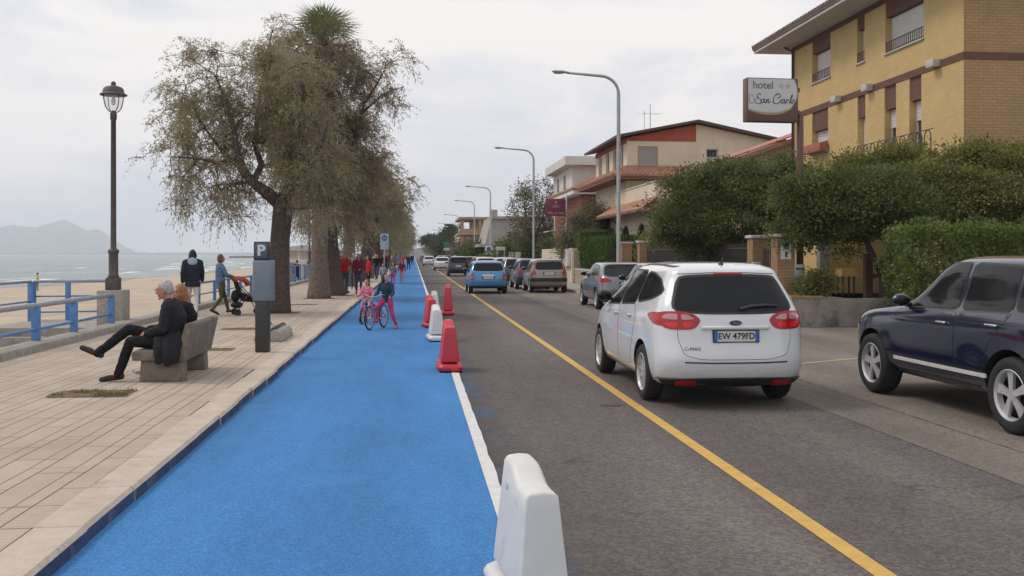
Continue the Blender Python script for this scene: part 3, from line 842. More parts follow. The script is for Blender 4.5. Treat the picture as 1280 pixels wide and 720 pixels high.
tree('tamarisk_tree', base, 'nearest feathery olive brown tree with a forked leaning trunk behind the parking meter', 'tree', ROW, lm, lb, 620, 135, TAM, (M['bark'], M['tam_leaf']), hubs=44)

# the second tamarisk, its crown wrapped round the palm
base = Vector((-3.25, 39.11, 0.1)); d = 38.6
lm = [px_limb(base, d, [(417, 372, 0.72, 0), (414, 362, 0.56, 0), (411, 335, 0.45, 0), (409, 300, 0.40, 0), (407, 260, 0.36, 0), (405, 235, 0.30, 0)]),
      px_limb(base, d, [(406, 250, 0.22, 0), (390, 215, 0.16, -0.5), (372, 175, 0.12, -0.8), (360, 130, 0.07, -1), (350, 80, 0.03, -1.2)]),
      px_limb(base, d, [(405, 240, 0.24, 0), (415, 200, 0.18, 0.4), (418, 150, 0.12, 0.8), (405, 100, 0.05, 0.9)]),
      px_limb(base, d, [(407, 252, 0.2, 0), (430, 210, 0.14, -0.6), (446, 170, 0.09, -1.2), (455, 130, 0.05, -1.5), (474, 100, 0.03, -1.8), (486, 78, 0.012, -1.9)]),
      px_limb(base, d, [(452, 142, 0.04, -1.4), (478, 118, 0.03, -1.6), (505, 108, 0.012, -1.6)])]
lb = px_lobes(base, d, [(395, 88, 62, 40, 1.4, -1.2), (400, 66, 44, 26, 1.3, -3.2), (372, 78, 30, 30, 1.2, -3), (362, 140, 38, 60, 1.1, -0.5), (425, 120, 44, 56, 1.4, 0.2), (440, 190, 44, 56, 1.3, 0.3), (395, 190, 55, 60, 1.3, -0.8), (455, 235, 34, 44, 1.2, 0.4),
                        (405, 255, 48, 38, 1.1, 0.0), (430, 285, 34, 24, 0.9, 0.6), (470, 110, 22, 26, 0.35, -1.6), (490, 70, 22, 17, 1.5, -1.9), (503, 115, 18, 15, 1.3, -1.6), (480, 132, 18, 14, 0.9, -1.6), (344, 50, 10, 26, 0.35, -1)])
tree('tamarisk_tree', base, 'tall dense brown tree whose crown wraps the tall palm', 'tree', ROW, lm, lb, 680, 190, (0.125, 0.0135, 0.22, 0.5, 0.45, 0.6), (M['bark'], leaf_mat('brown_tamarisk_leaf', (0.20, 0.15, 0.105), (0.33, 0.26, 0.175), (0.365, 0.335, 0.21), 0.48)), hubs=44)

# further tamarisks, the next two measured, the rest a row fading down the promenade
def row_tree(x, y, h, rad, label, m, nclump, per, lean=0.0, leafk=1.0):
    r0 = 0.26 + 0.02 * h
    f = Vector((lean * 0.9, 0.2, h * 0.32))
    lm = [([(0, 0, -0.1), (0.02, 0, 0.25), tuple(f * 0.55), tuple(f)], [r0 * 1.35, r0, r0 * 0.85, r0 * 0.8])]
    lbs = []
    for k in range(7):
        a = k * 0.9 + rng.uniform(0, 0.5)
        rr = rad * rng.uniform(0.35, 0.62)
        zc = h * rng.uniform(0.45, 0.86)
        c = (f.x + rr * math.cos(a), rr * math.sin(a), zc)
        pts, rs = limb_pts(f, c, r0 * 0.5, 0.03, 6, 0.1, -0.12)
        lm.append((pts, rs))
        lbs.append((c[0], c[1], c[2], rad * rng.uniform(0.42, 0.62), rad * 0.52, h * rng.uniform(0.13, 0.21), 1))
    lbs.append((f.x, 0, h * 0.78, rad * 0.6, rad * 0.6, h * 0.2, 1.1))
    lbs.append((f.x, 0, h * 0.5, rad * 0.85, rad * 0.85, h * 0.17, 0.9))
    return tree('tamarisk_tree', (x, y, 0.1), label, 'tree', ROW, lm, lbs, nclump, per, (0.17 * leafk, 0.02 * leafk, 0.3 * leafk, 0.45, 0.4, 0.6 * leafk), (M['bark'], m), hubs=20, trunk_n=10)
row_tree(-3.04, 58.5, 8.2, 2.9, 'brown tree with a leaning forked trunk behind the couple in red and maroon', M['tam_leaf'], 300, 90, lean=0.5)
row_tree(-2.7, 78.0, 7.2, 2.7, 'olive brown tree with a low fork behind the cycle path sign', M['tam_leaf_green'], 240, 80, lean=-0.3, leafk=1.2)
ra = row_tree(-3.0, 96.0, 6.9, 2.6, 'olive tree in the far row of the promenade, one of many running together', M['tam_leaf_green'], 180, 70, leafk=1.45)
rb = row_tree(-3.1, 112.0, 6.6, 2.5, 'olive tree in the far row of the promenade, one of many running together', M['tam_leaf_green'], 150, 70, lean=0.4, leafk=1.6)
far_label = 'olive tree in the far row of the promenade, one of many running together'
tbl = {}
for c in list(COL.objects):
    if c.parent: tbl.setdefault(c.parent.name, []).append(c)
yy = 126.0
k = 0
while yy < 420:
    o = copy_tree((ra, rb)[k % 2], None, tbl)
    o.location = (-3.0 + rng.normal(0, 0.25), yy, 0.1)
    o.rotation_euler.z = rng.uniform(0, 6.28)
    s = rng.uniform(0.85, 1.12)
    o.scale = (s, s, s)
    yy += rng.uniform(11, 17) * (1 + yy / 500)
    k += 1

# fan palms
M['frond'] = leaf_mat('palm_frond', (0.11, 0.13, 0.055), (0.19, 0.215, 0.09), (0.27, 0.28, 0.13), 0.35)
M['dead_frond'] = leaf_mat('dead_palm_frond', (0.10, 0.07, 0.05), (0.17, 0.125, 0.09), None, 0.2)
def fan_frond(b, p, dirv, ln, spread=1.25, nb=17, blade=0.85, droop=0.1):
    dirv = Vector(dirv).normalized()
    side = dirv.cross(Vector((0, 0, 1)))
    side = side.normalized() if side.length > 0.05 else Vector((1, 0, 0))
    up = side.cross(dirv)
    b.tube([p, p + dirv * ln * 0.5, p + dirv * ln + Vector((0, 0, -droop * ln))], [0.022, 0.016, 0.012], 4, cap=False)
    h = p + dirv * ln + Vector((0, 0, -droop * ln))
    for k in range(nb):
        a = -spread + 2 * spread * k / (nb - 1)
        dd = (dirv * math.cos(a) + side * math.sin(a) + up * 0.18 * math.cos(a * 1.3)).normalized()
        bl = blade * (0.75 + 0.25 * math.cos(a)) * random.uniform(0.88, 1.08)
        tip = h + dd * bl + Vector((0, 0, -bl * (0.16 + droop)))
        mid = h + dd * bl * 0.55
        wv = dd.cross(up).normalized() * 0.021
        b.add([h, mid + wv, tip, mid - wv], [(0, 1, 2, 3)])
def palm(base, h, lean, label, r=0.36, fronds=34, skirt=40):
    root = thing('fan_palm', base, label, 'palm tree', 'fan palms on the promenade')
    b = MB()
    n = 34
    pts = [(lean[0] * (i / n) ** 1.5, lean[1] * (i / n), -0.1 + (h + 0.1) * i / n) for i in range(n + 1)]
    rs = [r * (1.28 - 0.45 * min(1, i / 6) + (0.03 if i % 2 else -0.03) + (0.12 if i > n * 0.62 else 0)) for i in range(n + 1)]
    b.tube(pts, rs, 14)
    # stubs of old leaf bases high on the trunk
    for k in range(150):
        t = 0.5 + 0.5 * random.random()
        i = int(t * n) if t < 1 else n - 1
        a = random.uniform(0, 6.28)
        c = Vector(pts[i]); o = Vector((math.cos(a), math.sin(a), 0))
        b.tube([c + o * rs[i] * 0.85, c + o * (rs[i] + 0.09) + Vector((0, 0, 0.14))], [0.05, 0.02], 4)
    b.build('trunk', M['palm_bark'], root, smooth=True)
    top = Vector(pts[-1])
    b = MB()
    for k in range(fronds):
        a = k * 2.399 + random.uniform(-0.2, 0.2)
        e = R(84 - 80 * (k / fronds) + random.uniform(-6, 6))
        fan_frond(b, top + Vector((0, 0, 0.1)), (math.cos(a) * math.cos(e), math.sin(a) * math.cos(e), math.sin(e)), random.uniform(0.55, 0.8), droop=0.05, nb=17, blade=1.2)
    b.build('crown', M['frond'], root)
    b = MB()
    for k in range(skirt):
        a = k * 2.399
        e = R(random.uniform(-85, -25))
        fan_frond(b, top + Vector((0, 0, -0.25 - 0.9 * random.random())), (math.cos(a) * math.cos(e), math.sin(a) * math.cos(e), math.sin(e)), random.uniform(0.35, 0.6), nb=9, blade=0.6, droop=0.3)
    b.build('dead_fronds', M['dead_frond'], root)
    return root
palm((-3.42, 36.3, 0.1), 9.1, (0.17, 0.0), 'tallest fan palm, its round green head standing above the brown tree', 0.35)
palm((-3.22, 49.8, 0.1), 7.2, (0.05, 0.0), 'second fan palm trunk behind the man in the red shirt', 0.36, 26, 60)
palm((-2.95, 66.0, 0.1), 6.6, (0.05, 0.0), 'third fan palm, a slim pale trunk among the promenade trees', 0.3, 26, 40)

# bushes, hedges and trees on the house side
SH = (0.075, 0.022, 0.15, 0.15, 0.5)
def px_tree(name, u, d, label, cat, lobes, m, nclump, per, trunk, leaf=SH, group=None, hubs=16, base_z=0.0, shell=1.8, bark='bark', twig=0.012, dep=0.85):
    p = at(u, 318, d); base = Vector((p.x, p.y, base_z))
    lb = px_lobes(base, d, lobes, dep)
    lm = [px_limb(base, d, t) for t in trunk]
    return tree(name, base, label, cat, group, lm, lb, nclump, per, leaf, (M[bark], m), hubs=hubs, shell=shell, trunk_n=9, twig=twig)
px_tree('shrub_tree', 925, 29.5, 'dark green bushy tree behind the iron fence, left of the hotel sign pole', 'tree',
        [(868, 258, 44, 42, 1, 0), (915, 232, 44, 36, 1, 0.3), (962, 240, 36, 40, 1, 0.2), (848, 290, 28, 30, 1, 0), (925, 280, 48, 34, 1, -0.4), (985, 225, 30, 34, 1, 0.6), (890, 305, 40, 20, 0.7, 0.3), (960, 290, 30, 24, 0.6, 0.5)],
        M['shrub_dark'], 200, 330, [[(925, 385, 0.16, 0), (924, 345, 0.13, 0), (935, 318, 0.12, 0), (930, 285, 0.09, 0), (920, 250, 0.04, 0)], [(930, 335, 0.1, 0), (905, 318, 0.08, 0), (880, 290, 0.05, 0), (862, 260, 0.02, 0)], [(933, 320, 0.09, 0), (958, 290, 0.06, 0.2), (968, 250, 0.03, 0.2)]],
        (0.08, 0.025, 0.25, -0.22, 0.4))
px_tree('shrub_tree', 1103, 24.6, 'rounded dark green tree with a black trunk above the low garden wall', 'tree',
        [(1035, 252, 58, 36, 1, -0.6), (1000, 282, 28, 34, 1, -0.8), (1095, 245, 50, 34, 1, 0), (1075, 276, 56, 24, 1, -0.3), (1130, 266, 42, 28, 1, -0.4), (1060, 300, 34, 14, 0.5, 0.2)],
        M['shrub_dark'], 230, 330, [[(1106, 400, 0.17, 0), (1105, 362, 0.13, 0), (1104, 338, 0.12, 0), (1120, 310, 0.08, 0), (1130, 280, 0.04, 0)], [(1104, 345, 0.1, 0), (1092, 322, 0.09, -0.2), (1080, 295, 0.06, -0.3), (1050, 260, 0.03, -0.6)]],
        (0.075, 0.023, 0.22, -0.22, 0.4), base_z=0.3)
px_tree('shrub_tree', 1215, 26.0, 'broad green tree in front of the yellow hotel corner, above the hedge', 'tree',
        [(1110, 208, 44, 26, 1, 1.0), (1165, 200, 44, 24, 1, 0.6), (1215, 205, 44, 26, 1, 0.2), (1262, 210, 44, 30, 1, 0), (1140, 240, 56, 34, 1, -0.2), (1200, 248, 56, 36, 1, -0.6), (1260, 255, 50, 40, 1, -0.8), (1310, 235, 50, 50, 1, -0.4), (1060, 215, 36, 22, 0.9, 1.6), (1230, 300, 80, 36, 0.7, 0)],
        M['shrub_leaf'], 260, 340, [[(1215, 400, 0.18, 0), (1213, 340, 0.14, 0), (1205, 290, 0.10, 0), (1190, 240, 0.05, 0)], [(1212, 320, 0.1, 0), (1245, 270, 0.07, 0), (1260, 230, 0.03, 0)], [(1206, 295, 0.09, 0), (1160, 255, 0.06, 0.2), (1110, 215, 0.03, 0.8)]],
        (0.078, 0.025, 0.24, -0.22, 0.4), base_z=0.0)
def hedge(name, x0, x1, y0, y1, z0, z1, label, m, dens=420, leaf=(0.06, 0.02), rnd=0.12, group=None, stems=True, wob=0.05):
    root = thing(name, ((x0 + x1) / 2, (y0 + y1) / 2, z0), label, 'hedge', group)
    sx, sy, sz = x1 - x0, y1 - y0, z1 - z0
    area = 2 * sx * sz + 2 * sy * sz + sx * sy
    n = int(dens * area)
    f = rng.random(n)
    P = np.empty((n, 3)); D = np.zeros((n, 3))
    P[:, 0] = rng.uniform(-sx / 2, sx / 2, n); P[:, 1] = rng.uniform(-sy / 2, sy / 2, n); P[:, 2] = rng.uniform(0.02, sz, n)
    a1, a2, a3 = 2 * sx * sz / area, 2 * sy * sz / area, sx * sy / area
    s1 = f < a1; s2 = (f >= a1) & (f < a1 + a2); s3 = f >= a1 + a2
    sg = np.where(rng.random(n) < 0.5, -1, 1)
    P[s1, 1] = sg[s1] * sy / 2; D[s1, 1] = sg[s1]
    P[s2, 0] = sg[s2] * sx / 2; D[s2, 0] = sg[s2]
    P[s3, 2] = sz; D[s3, 2] = 1
    bump = wob * (np.sin(P[:, 0] * 5.1 + P[:, 2] * 3) + np.sin(P[:, 1] * 4.3 - P[:, 2] * 6 + 1) + np.sin(P[:, 0] * 13 + P[:, 1] * 11 + P[:, 2] * 9) * 0.6)
    P += D * (bump - np.abs(rng.normal(0, rnd, n)) + 0.02)[:, None]
    # round the upper edges
    e = np.clip((P[:, 2] - (sz - 0.25)) / 0.25, 0, 1)
    P[:, 0] -= np.sign(P[:, 0]) * e * e * 0.12 * (np.abs(P[:, 0]) > sx / 2 - 0.3)
    P[:, 1] -= np.sign(P[:, 1]) * e * e * 0.12 * (np.abs(P[:, 1]) > sy / 2 - 0.3)
    D2 = D * 0.7 + rng.normal(size=(n, 3)) * 0.6
    Ln = leaf[0] * (0.6 + 0.8 * rng.random(n)); Wd = leaf[1] * (0.6 + 0.8 * rng.random(n))
    link_mesh('foliage', leaf_mesh('foliage', P, D2, Ln, Wd, m), root)
    b = MB()
    k = max(2, int(max(sx, sy) / 0.5))
    for i in range(k):
        t = (i + 0.5) / k - 0.5
        p = Vector((t * sx if sx > sy else 0, 0 if sx > sy else t * sy, 0))
        for q in range(3):
            pts, rs = limb_pts(p, p + Vector((rng.uniform(-0.3, 0.3), rng.uniform(-0.25, 0.25), sz * 0.85)), 0.03, 0.008, 4, 0.05)
            b.tube(pts, rs, 5)
    b.build('stems', M['bark'], root)
    return root
hedge('hedge', 10.75, 19.5, 20.3, 21.7, 0.0, 2.33, 'tall loose green hedge behind the dark blue car', M['hedge_leaf'], 900, (0.075, 0.026), 0.14, wob=0.09)
# ------------------------------------------------------------------ buildings
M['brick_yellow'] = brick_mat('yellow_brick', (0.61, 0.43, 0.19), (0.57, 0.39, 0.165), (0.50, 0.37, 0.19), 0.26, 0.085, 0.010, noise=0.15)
M['brick_yellow_shade'] = brick_mat('yellow_brick_shaded_side', (0.46, 0.295, 0.125), (0.41, 0.255, 0.105), (0.29, 0.20, 0.11), 0.26, 0.085, 0.012, noise=0.15)  # darker copy of the yellow brick; shade of the side walls put into its colour
M['brick_orange'] = brick_mat('orange_brick', (0.43, 0.255, 0.11), (0.35, 0.19, 0.08), (0.25, 0.19, 0.13), 0.25, 0.075, 0.012)
M['brick_red'] = brick_mat('red_brick', (0.30, 0.065, 0.04), (0.25, 0.05, 0.035), (0.22, 0.12, 0.09), 0.25, 0.075, 0.01)
M['brown_render'] = mat('brown_render', (0.135, 0.068, 0.048), rough=0.85, var=0.12, scale=3, dirt=((0.09, 0.05, 0.04), 1.2, 0.58))
M['cream'] = mat('cream_render', (0.62, 0.54, 0.41), rough=0.9, var=0.08, scale=1.2, dirt=((0.42, 0.36, 0.27), 0.8, 0.58), bump=0.1)
M['white_render'] = mat('white_render', (0.60, 0.57, 0.54), rough=0.9, var=0.07, scale=1.0, dirt=((0.46, 0.43, 0.40), 0.8, 0.58))
M['grey_render'] = mat('grey_render', (0.35, 0.315, 0.29), rough=0.9, var=0.12, scale=0.8, dirt=((0.24, 0.22, 0.2), 0.6, 0.56))
M['tan_render'] = mat('tan_render', (0.36, 0.24, 0.15), rough=0.9, var=0.15, scale=0.8, dirt=((0.22, 0.15, 0.1), 0.6, 0.55))
M['red_render'] = mat('red_render', (0.33, 0.075, 0.048), rough=0.85, var=0.12, scale=1.5)
M['soffit'] = mat('white_soffit', (0.50, 0.485, 0.47), rough=0.9, var=0.06, scale=1.5, dirt=((0.40, 0.37, 0.35), 0.9, 0.6))
M['tile'] = mat('terracotta_tiles', (0.40, 0.215, 0.145), rough=0.85, var=0.25, scale=2.2, bump=0.3, bscale=30, dirt=((0.23, 0.125, 0.09), 1.6, 0.55))
M['tile_dark'] = mat('weathered_roof_tiles', (0.17, 0.12, 0.10), rough=0.9, var=0.25, scale=2.2, dirt=((0.1, 0.08, 0.07), 1.6, 0.55))
M['eave_brown'] = mat('brown_eave_board', (0.085, 0.05, 0.042), rough=0.75, var=0.2)
M['shutter'] = mat('white_roller_shutter', (0.70, 0.69, 0.67), rough=0.6, var=0.04, dirt=((0.5, 0.48, 0.46), 1.6, 0.6))
M['shutter_grey'] = mat('grey_shutter', (0.40, 0.375, 0.35), rough=0.7, var=0.06)
M['pvc'] = mat('white_frame', (0.66, 0.655, 0.64), rough=0.5, var=0.04)
M['terracotta'] = mat('terracotta_pot', (0.36, 0.13, 0.075), rough=0.85, var=0.15)
M['wood'] = mat('brown_wood', (0.085, 0.042, 0.025), rough=0.7, var=0.3, scale=5)
M['yellow_cloth'] = mat('yellow_tablecloth', (0.66, 0.42, 0.14), rough=0.85, var=0.1)
M['plaster_old'] = mat('peeling_garden_wall', (0.25, 0.225, 0.195), rough=0.95, var=0.25, scale=2.4, bump=0.6, bscale=18, dirt=((0.075, 0.068, 0.058), 1.5, 0.53))
M['stonewall'] = mat('rough_stone_wall', (0.37, 0.30, 0.22), rough=0.95, var=0.35, scale=5, bump=1.0, bscale=7, dirt=((0.19, 0.15, 0.11), 4.0, 0.52))

Z3 = Vector((0, 0, 1))
def wall(b, O, U, W, z0, z1, ops=(), depth=0.2, m=0, rev=None):
    """upright wall from O along U (left to right seen from outside) with rectangular openings (x0, x1, z0, z1) and their reveals"""
    O, U = Vector(O), Vector(U)
    Nn = U.cross(Z3)
    xs = sorted({0, W, *[q for o in ops for q in o[:2]]}); zs = sorted({z0, z1, *[q for o in ops for q in o[2:4]]})
    P = lambda x, z, dd=0: O + U * x + Z3 * z - Nn * dd
    b.m = m
    for xa, xb in zip(xs, xs[1:]):
        for za, zb in zip(zs, zs[1:]):
            cx, cz = (xa + xb) / 2, (za + zb) / 2
            if any(o[0] < cx < o[1] and o[2] < cz < o[3] for o in ops): continue
            b.quad(P(xa, za), P(xb, za), P(xb, zb), P(xa, zb))
    b.m = m if rev is None else rev
    for x0, x1, a, c in [o[:4] for o in ops]:
        b.quad(P(x0, a), P(x0, a, depth), P(x0, c, depth), P(x0, c))
        b.quad(P(x1, a, depth), P(x1, a), P(x1, c), P(x1, c, depth))
        b.quad(P(x0, a), P(x1, a), P(x1, a, depth), P(x0, a, depth))
        b.quad(P(x0, c, depth), P(x1, c, depth), P(x1, c), P(x0, c))
    b.m = 0
def axes(O, U):
    O, U = Vector(O), Vector(U)
    Nn = U.cross(Z3)
    Mx = Matrix((U, -Nn, Z3)).transposed()
    return lambda x, dd, z: O + U * x - Nn * dd + Z3 * z, Mx
def wbox(b, O, U, x0, x1, d0, d1, z0, z1):
    P, Mx = axes(O, U)
    b.box(P((x0 + x1) / 2, (d0 + d1) / 2, (z0 + z1) / 2), (abs(x1 - x0), abs(d1 - d0), abs(z1 - z0)), M=Mx)
def window(root, O, U, x0, x1, z0, z1, depth=0.16, shutter=0.0, bars=1, frame='pvc', glass='glass_house', sill=True, name='window', shmat='shutter', slat=0.06):
    """window part with frame, pane, sill and roller shutter as sub-parts"""
    fr = MB(); t = 0.05
    wbox(fr, O, U, x0 + .003, x0 + t, depth - .06, depth, z0 + .003, z1 - .003); wbox(fr, O, U, x1 - t, x1 - .003, depth - .06, depth, z0 + .003, z1 - .003)
    wbox(fr, O, U, x0 + t, x1 - t, depth - .06, depth, z0 + .003, z0 + t); wbox(fr, O, U, x0 + t, x1 - t, depth - .06, depth, z1 - t, z1 - .003)
    for k in range(bars):
        xc = x0 + (x1 - x0) * (k + 1) / (bars + 1)
        wbox(fr, O, U, xc - .035, xc + .035, depth - .055, depth - .002, z0 + t, z1 - t)
    o = fr.build(name, M[frame], root)
    p = MB(); wbox(p, O, U, x0 + t * .6, x1 - t * .6, depth - .03, depth - .015, z0 + t * .6, z1 - t * .6)
    p.build('pane', M[glass], o)
    if shutter > 0:
        s = MB(); zb = z1 - (z1 - z0) * shutter
        n = max(2, int((z1 - zb) / slat))
        P, _ = axes(O, U)
        prev = None
        pts = []
        for k in range(n):
            za, zc = z1 - (z1 - zb) * k / n, z1 - (z1 - zb) * (k + 1) / n
            pts += [(depth - .075, za), (depth - .105, (za + zc) / 2), (depth - .078, zc + 0.004)]
        for (da, za), (db, zb_) in zip(pts, pts[1:]):
            s.quad(P(x0 + .01, db, zb_), P(x1 - .01, db, zb_), P(x1 - .01, da, za), P(x0 + .01, da, za))
        s.build('roller_shutter', M[shmat], o)
    if sill:
        s = MB(); wbox(s, O, U, x0 - .05, x1 + .05, -.06, depth - .062, z0 - .045, z0 - .002)
        s.build('sill', M['soffit'], o)
    return o
def tile_roof(b, A, B, C, D, pitch=0.24, course=0.36, amp=0.045):
    """corrugated tiles: A-B is the eave (left to right), D-C the top edge"""
    A, B, C, D = map(Vector, (A, B, C, D))
    nx = max(4, int((B - A).length / pitch)) * 4
    ny = max(1, int(((D + C) / 2 - (A + B) / 2).length / course))
    Nn = (B - A).cross(D - A).normalized()
    rows = []
    for j in range(ny):
        for e in (0, 1):
            t = (j + e * 0.999) / ny
            rows.append([A.lerp(D, t).lerp(B.lerp(C, t), i / nx) + Nn * (amp * (1 + math.sin(i * math.pi / 2)) + (0.03 if e == 0 else 0.0)) for i in range(nx + 1)])
    under = [A.lerp(B, i / nx) - Nn * 0.05 for i in range(nx + 1)]
    rows = [under] + rows
    vs = [p for r in rows for p in r]
    n = nx + 1
    b.add(vs, [(j * n + i, j * n + i + 1, (j + 1) * n + i + 1, (j + 1) * n + i) for j in range(len(rows) - 1) for i in range(nx)])

# --- the yellow brick hotel
YF = 37.9; HW = YF - 25.6; HX = 15.0
hotel = thing('hotel_building', (HX, YF, 0), 'yellow brick hotel with brown panels and white roller shutters', 'building', rz=R(-90))
O, U = (0, 0, 0), (1, 0, 0)
def hx(y): return YF - y
top = [(hx(35.9), hx(34.26), 8.15, 9.25), (hx(32.12), hx(31.55), 8.17, 9.3), (hx(30.1), hx(27.73), 8.1, 9.25)]
mid = [(hx(35.9), hx(34.46), 5.5, 6.32), (hx(32.08), hx(31.5), 5.0, 6.32), (hx(30.16), hx(29.4), 4.3, 6.32), (hx(28.57), hx(27.86), 4.3, 6.35)]
panels = [(x0, x1, z1 + 0.003, 9.72) for x0, x1, z0, z1 in top] + [(x0, x1, z1 + 0.003, 7.047) for x0, x1, z0, z1 in mid]
ops = [(x0, x1, z0, 9.72) for x0, x1, z0, z1 in top] + [(x0, x1, z0, 7.047) for x0, x1, z0, z1 in mid] + [(8.6, 10.2, 0.6, 2.9), (3.0, 5.0, 1.2, 2.9)]
b = MB()
wall(b, O, U, HW, 0, 9.72, ops, depth=0.3, m=0)
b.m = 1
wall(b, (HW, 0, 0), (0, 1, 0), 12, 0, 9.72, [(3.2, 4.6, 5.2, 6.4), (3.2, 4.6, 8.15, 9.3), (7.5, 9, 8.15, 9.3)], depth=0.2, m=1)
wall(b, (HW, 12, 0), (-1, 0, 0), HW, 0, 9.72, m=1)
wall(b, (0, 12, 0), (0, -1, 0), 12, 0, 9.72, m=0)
b.build('brick_wall', [M['brick_yellow'], M['brick_yellow_shade']], hotel)
for x0, x1, z0, z1 in panels:
    b = MB(); wbox(b, O, U, x0 + .003, x1 - .003, 0.05, 0.29, z0, z1); b.build('brown_panel', M['brown_render'], hotel)
b = MB(); b.tube([(.25, -.07, .1), (.25, -.07, 9.7), (.25, -.4, 9.89)], .05, 8); b.build('downpipe', M['eave_brown'], hotel, smooth=True)
b = MB()
b.bb(-.02, HW + .02, -0.02, 0.0, 7.05, 7.26); b.bb(HW, HW + .02, 0, 12, 7.05, 7.26)
b.bb(-.01, HW + .02, -0.018, 0.0, 9.72, 9.9); b.bb(HW, HW + .018, 0.003, 12, 9.72, 9.9)
b.build('string_course', M['brown_render'], hotel)
for x0, x1, z0, z1 in top:
    wo = window(hotel, O, U, x0, x1, z0, z1, depth=0.3, shutter=0.93)
    g = MB(); n = max(4, int((x1 - x0) / 0.13))
    wbox(g, O, U, x0, x1, 0.0, 0.025, z0 + 0.33, z0 + 0.36); wbox(g, O, U, x0, x1, 0.002, 0.022, z0 + 0.05, z0 + 0.075)
    for k in range(n + 1):
        xx = x0 + 0.02 + (x1 - x0 - 0.04) * k / n
        wbox(g, O, U, xx - .008, xx + .008, 0.003, 0.02, z0 + .03, z0 + .33)
    g.build('guard_rail', M['iron'], wo)
for i, (x0, x1, z0, z1) in enumerate(mid):
    window(hotel, O, U, x0, x1, z0, z1, depth=0.3, shutter=(0.52, 0.95, 0.3, 0.3)[i], bars=(1, 0, 0, 0)[i])
window(hotel, O, U, 8.6, 10.2, 0.6, 2.9, depth=0.3, bars=1, sill=False); window(hotel, O, U, 3.0, 5.0, 1.2, 2.9, depth=0.3)
for q in ((3.2, 4.6, 5.2, 6.4), (3.2, 4.6, 8.15, 9.3), (7.5, 9, 8.15, 9.3)): window(hotel, (HW, 0, 0), (0, 1, 0), *q, depth=0.2, shutter=0.8)
b = MB()
ov = 1.15
b.bb(-ov, HW + ov, -ov, 12 + ov, 9.9, 10.0)
b.build('soffit', M['soffit'], hotel)
b = MB()
b.bb(-ov - .04, HW + ov + .04, -ov - .04, 12 + ov + .04, 10.002, 10.09)
e = [(-ov - .06, -ov - .06, 10.1), (HW + ov + .06, -ov - .06, 10.1), (HW + ov + .06, 12 + ov + .06, 10.1), (-ov - .06, 12 + ov + .06, 10.1)]
r1, r2 = (6.0, 6, 12.6), (HW - 6.0, 6, 12.6)
tile_roof(b, e[0], e[1], r2, r1); tile_roof(b, e[1], e[2], r2, r2); tile_roof(b, e[2], e[3], r1, r2); tile_roof(b, e[3], e[0], r1, r1)
b.build('roof', M['tile_dark'], hotel)
for y in (33.5, 31.1, 26.95):
    b = MB(); wbox(b, O, U, hx(y) - .2, hx(y) + .2, -.26, -0.021, 7.08, 7.3)
    b.build('wall_light', M['soffit'], hotel, bevel=0.01)
bal = MB(); bal.bb(hx(30.4), hx(25.7), -0.85, -0.003, 4.15, 4.28)
bo = bal.build('balcony', M['soffit'], hotel)
g = MB()
yb = -0.82
def hoop(x, wd):
    pts = [(x, yb, 4.28), (x, yb, 4.95)] + [(x + wd / 2 - wd / 2 * math.cos(t), yb, 4.95 + 0.2 * math.sin(t)) for t in np.linspace(0, math.pi, 9)] + [(x + wd, yb, 4.28)]
    g.tube(pts, 0.018, 6)
xx = hx(30.4)
while xx < hx(25.9):
    hoop(xx, 0.34); xx += 0.47
g.tube([(hx(30.4), yb, 5.16), (hx(25.7), yb, 5.16)], 0.015, 6); g.tube([(hx(30.4), yb, 4.4), (hx(25.7), yb, 4.4)], 0.014, 6)
g.build('balcony_railing', M['iron'], bo)
pl = MB(); pl.box((hx(35.15), -0.2, 5.62), (1.55, 0.32, 0.32)); pl.build('planter_box', M['terracotta'], hotel, bevel=0.02)
# ground-floor porch under the trees
b = MB()
wall(b, (0, 0, 0), (1, 0, 0), 0.01, 0, 0.01)
b = MB(); b.bb(HW - 4.0, HW - 3.75, -2.2, -0.003, 0.0, 3.0); b.bb(HW - 3.7, HW - 0.2, -3.2, -0.003, 0.0, 0.5)
b.build('porch_wall', M['brick_yellow'], hotel)
b = MB(); b.box((HW - 3.87, -2.36, 1.5), (0.28, 0.26, 3.0)); b.build('porch_column', M['grey_render'], hotel)

# --- cream house with red gable
house = thing('cream_house', (0, 0, 0), 'cream two storey house with red gable and terracotta tile roofs', 'building')
X0, Y0, X1, Y1 = 12.0, 54.7, 22.0, 64.2
def gable_z(x): return 8.32 + (x - 11.6) / 4.4 * 0.86 if x < 16 else 9.18 - (x - 16) / 6 * 1.25
b = MB()
S_ = (1, 0, 0); W_ = (0, -1, 0)
win_s = [(0.62, 1.78, 6.78, 7.82), (4.6, 5.3, 7.2, 7.72)]
wall(b, (X0, Y0, 0), S_, X1 - X0, 0, 8.12, win_s, 0.16)
rw = [(1.0, 2.0, 6.75, 8.0), (3.4, 4.5, 6.75, 8.0), (5.6, 6.6, 6.75, 8.0), (7.6, 8.5, 6.75, 8.0)]
wall(b, (X0, Y1, 0), W_, Y1 - Y0, 0, 8.12, rw, 0.16)
wall(b, (X1, Y0, 0), (0, 1, 0), Y1 - Y0, 0, 8.12); wall(b, (X1, Y1, 0), (-1, 0, 0), X1 - X0, 0, 8.12)
b.add([(16.0, Y0, 8.12), (X1, Y0, 8.12), (X1, Y0, gable_z(22)), (16.0, Y0, 9.1)], [(0, 1, 2, 3)])
b.build('wall', M['cream'], house)
b = MB()
b.prism([(X0 - .02, 8.12), (15.97, 8.12), (15.97, 9.08), (X0 - .02, gable_z(X0) - .1)], Y0 - 0.04, Y0 + 0.1, 'y')
b.bb(X0 - .04, X0, Y0 + .1, Y1, 8.0, 8.3)
b.build('red_gable', M['red_render'], house)
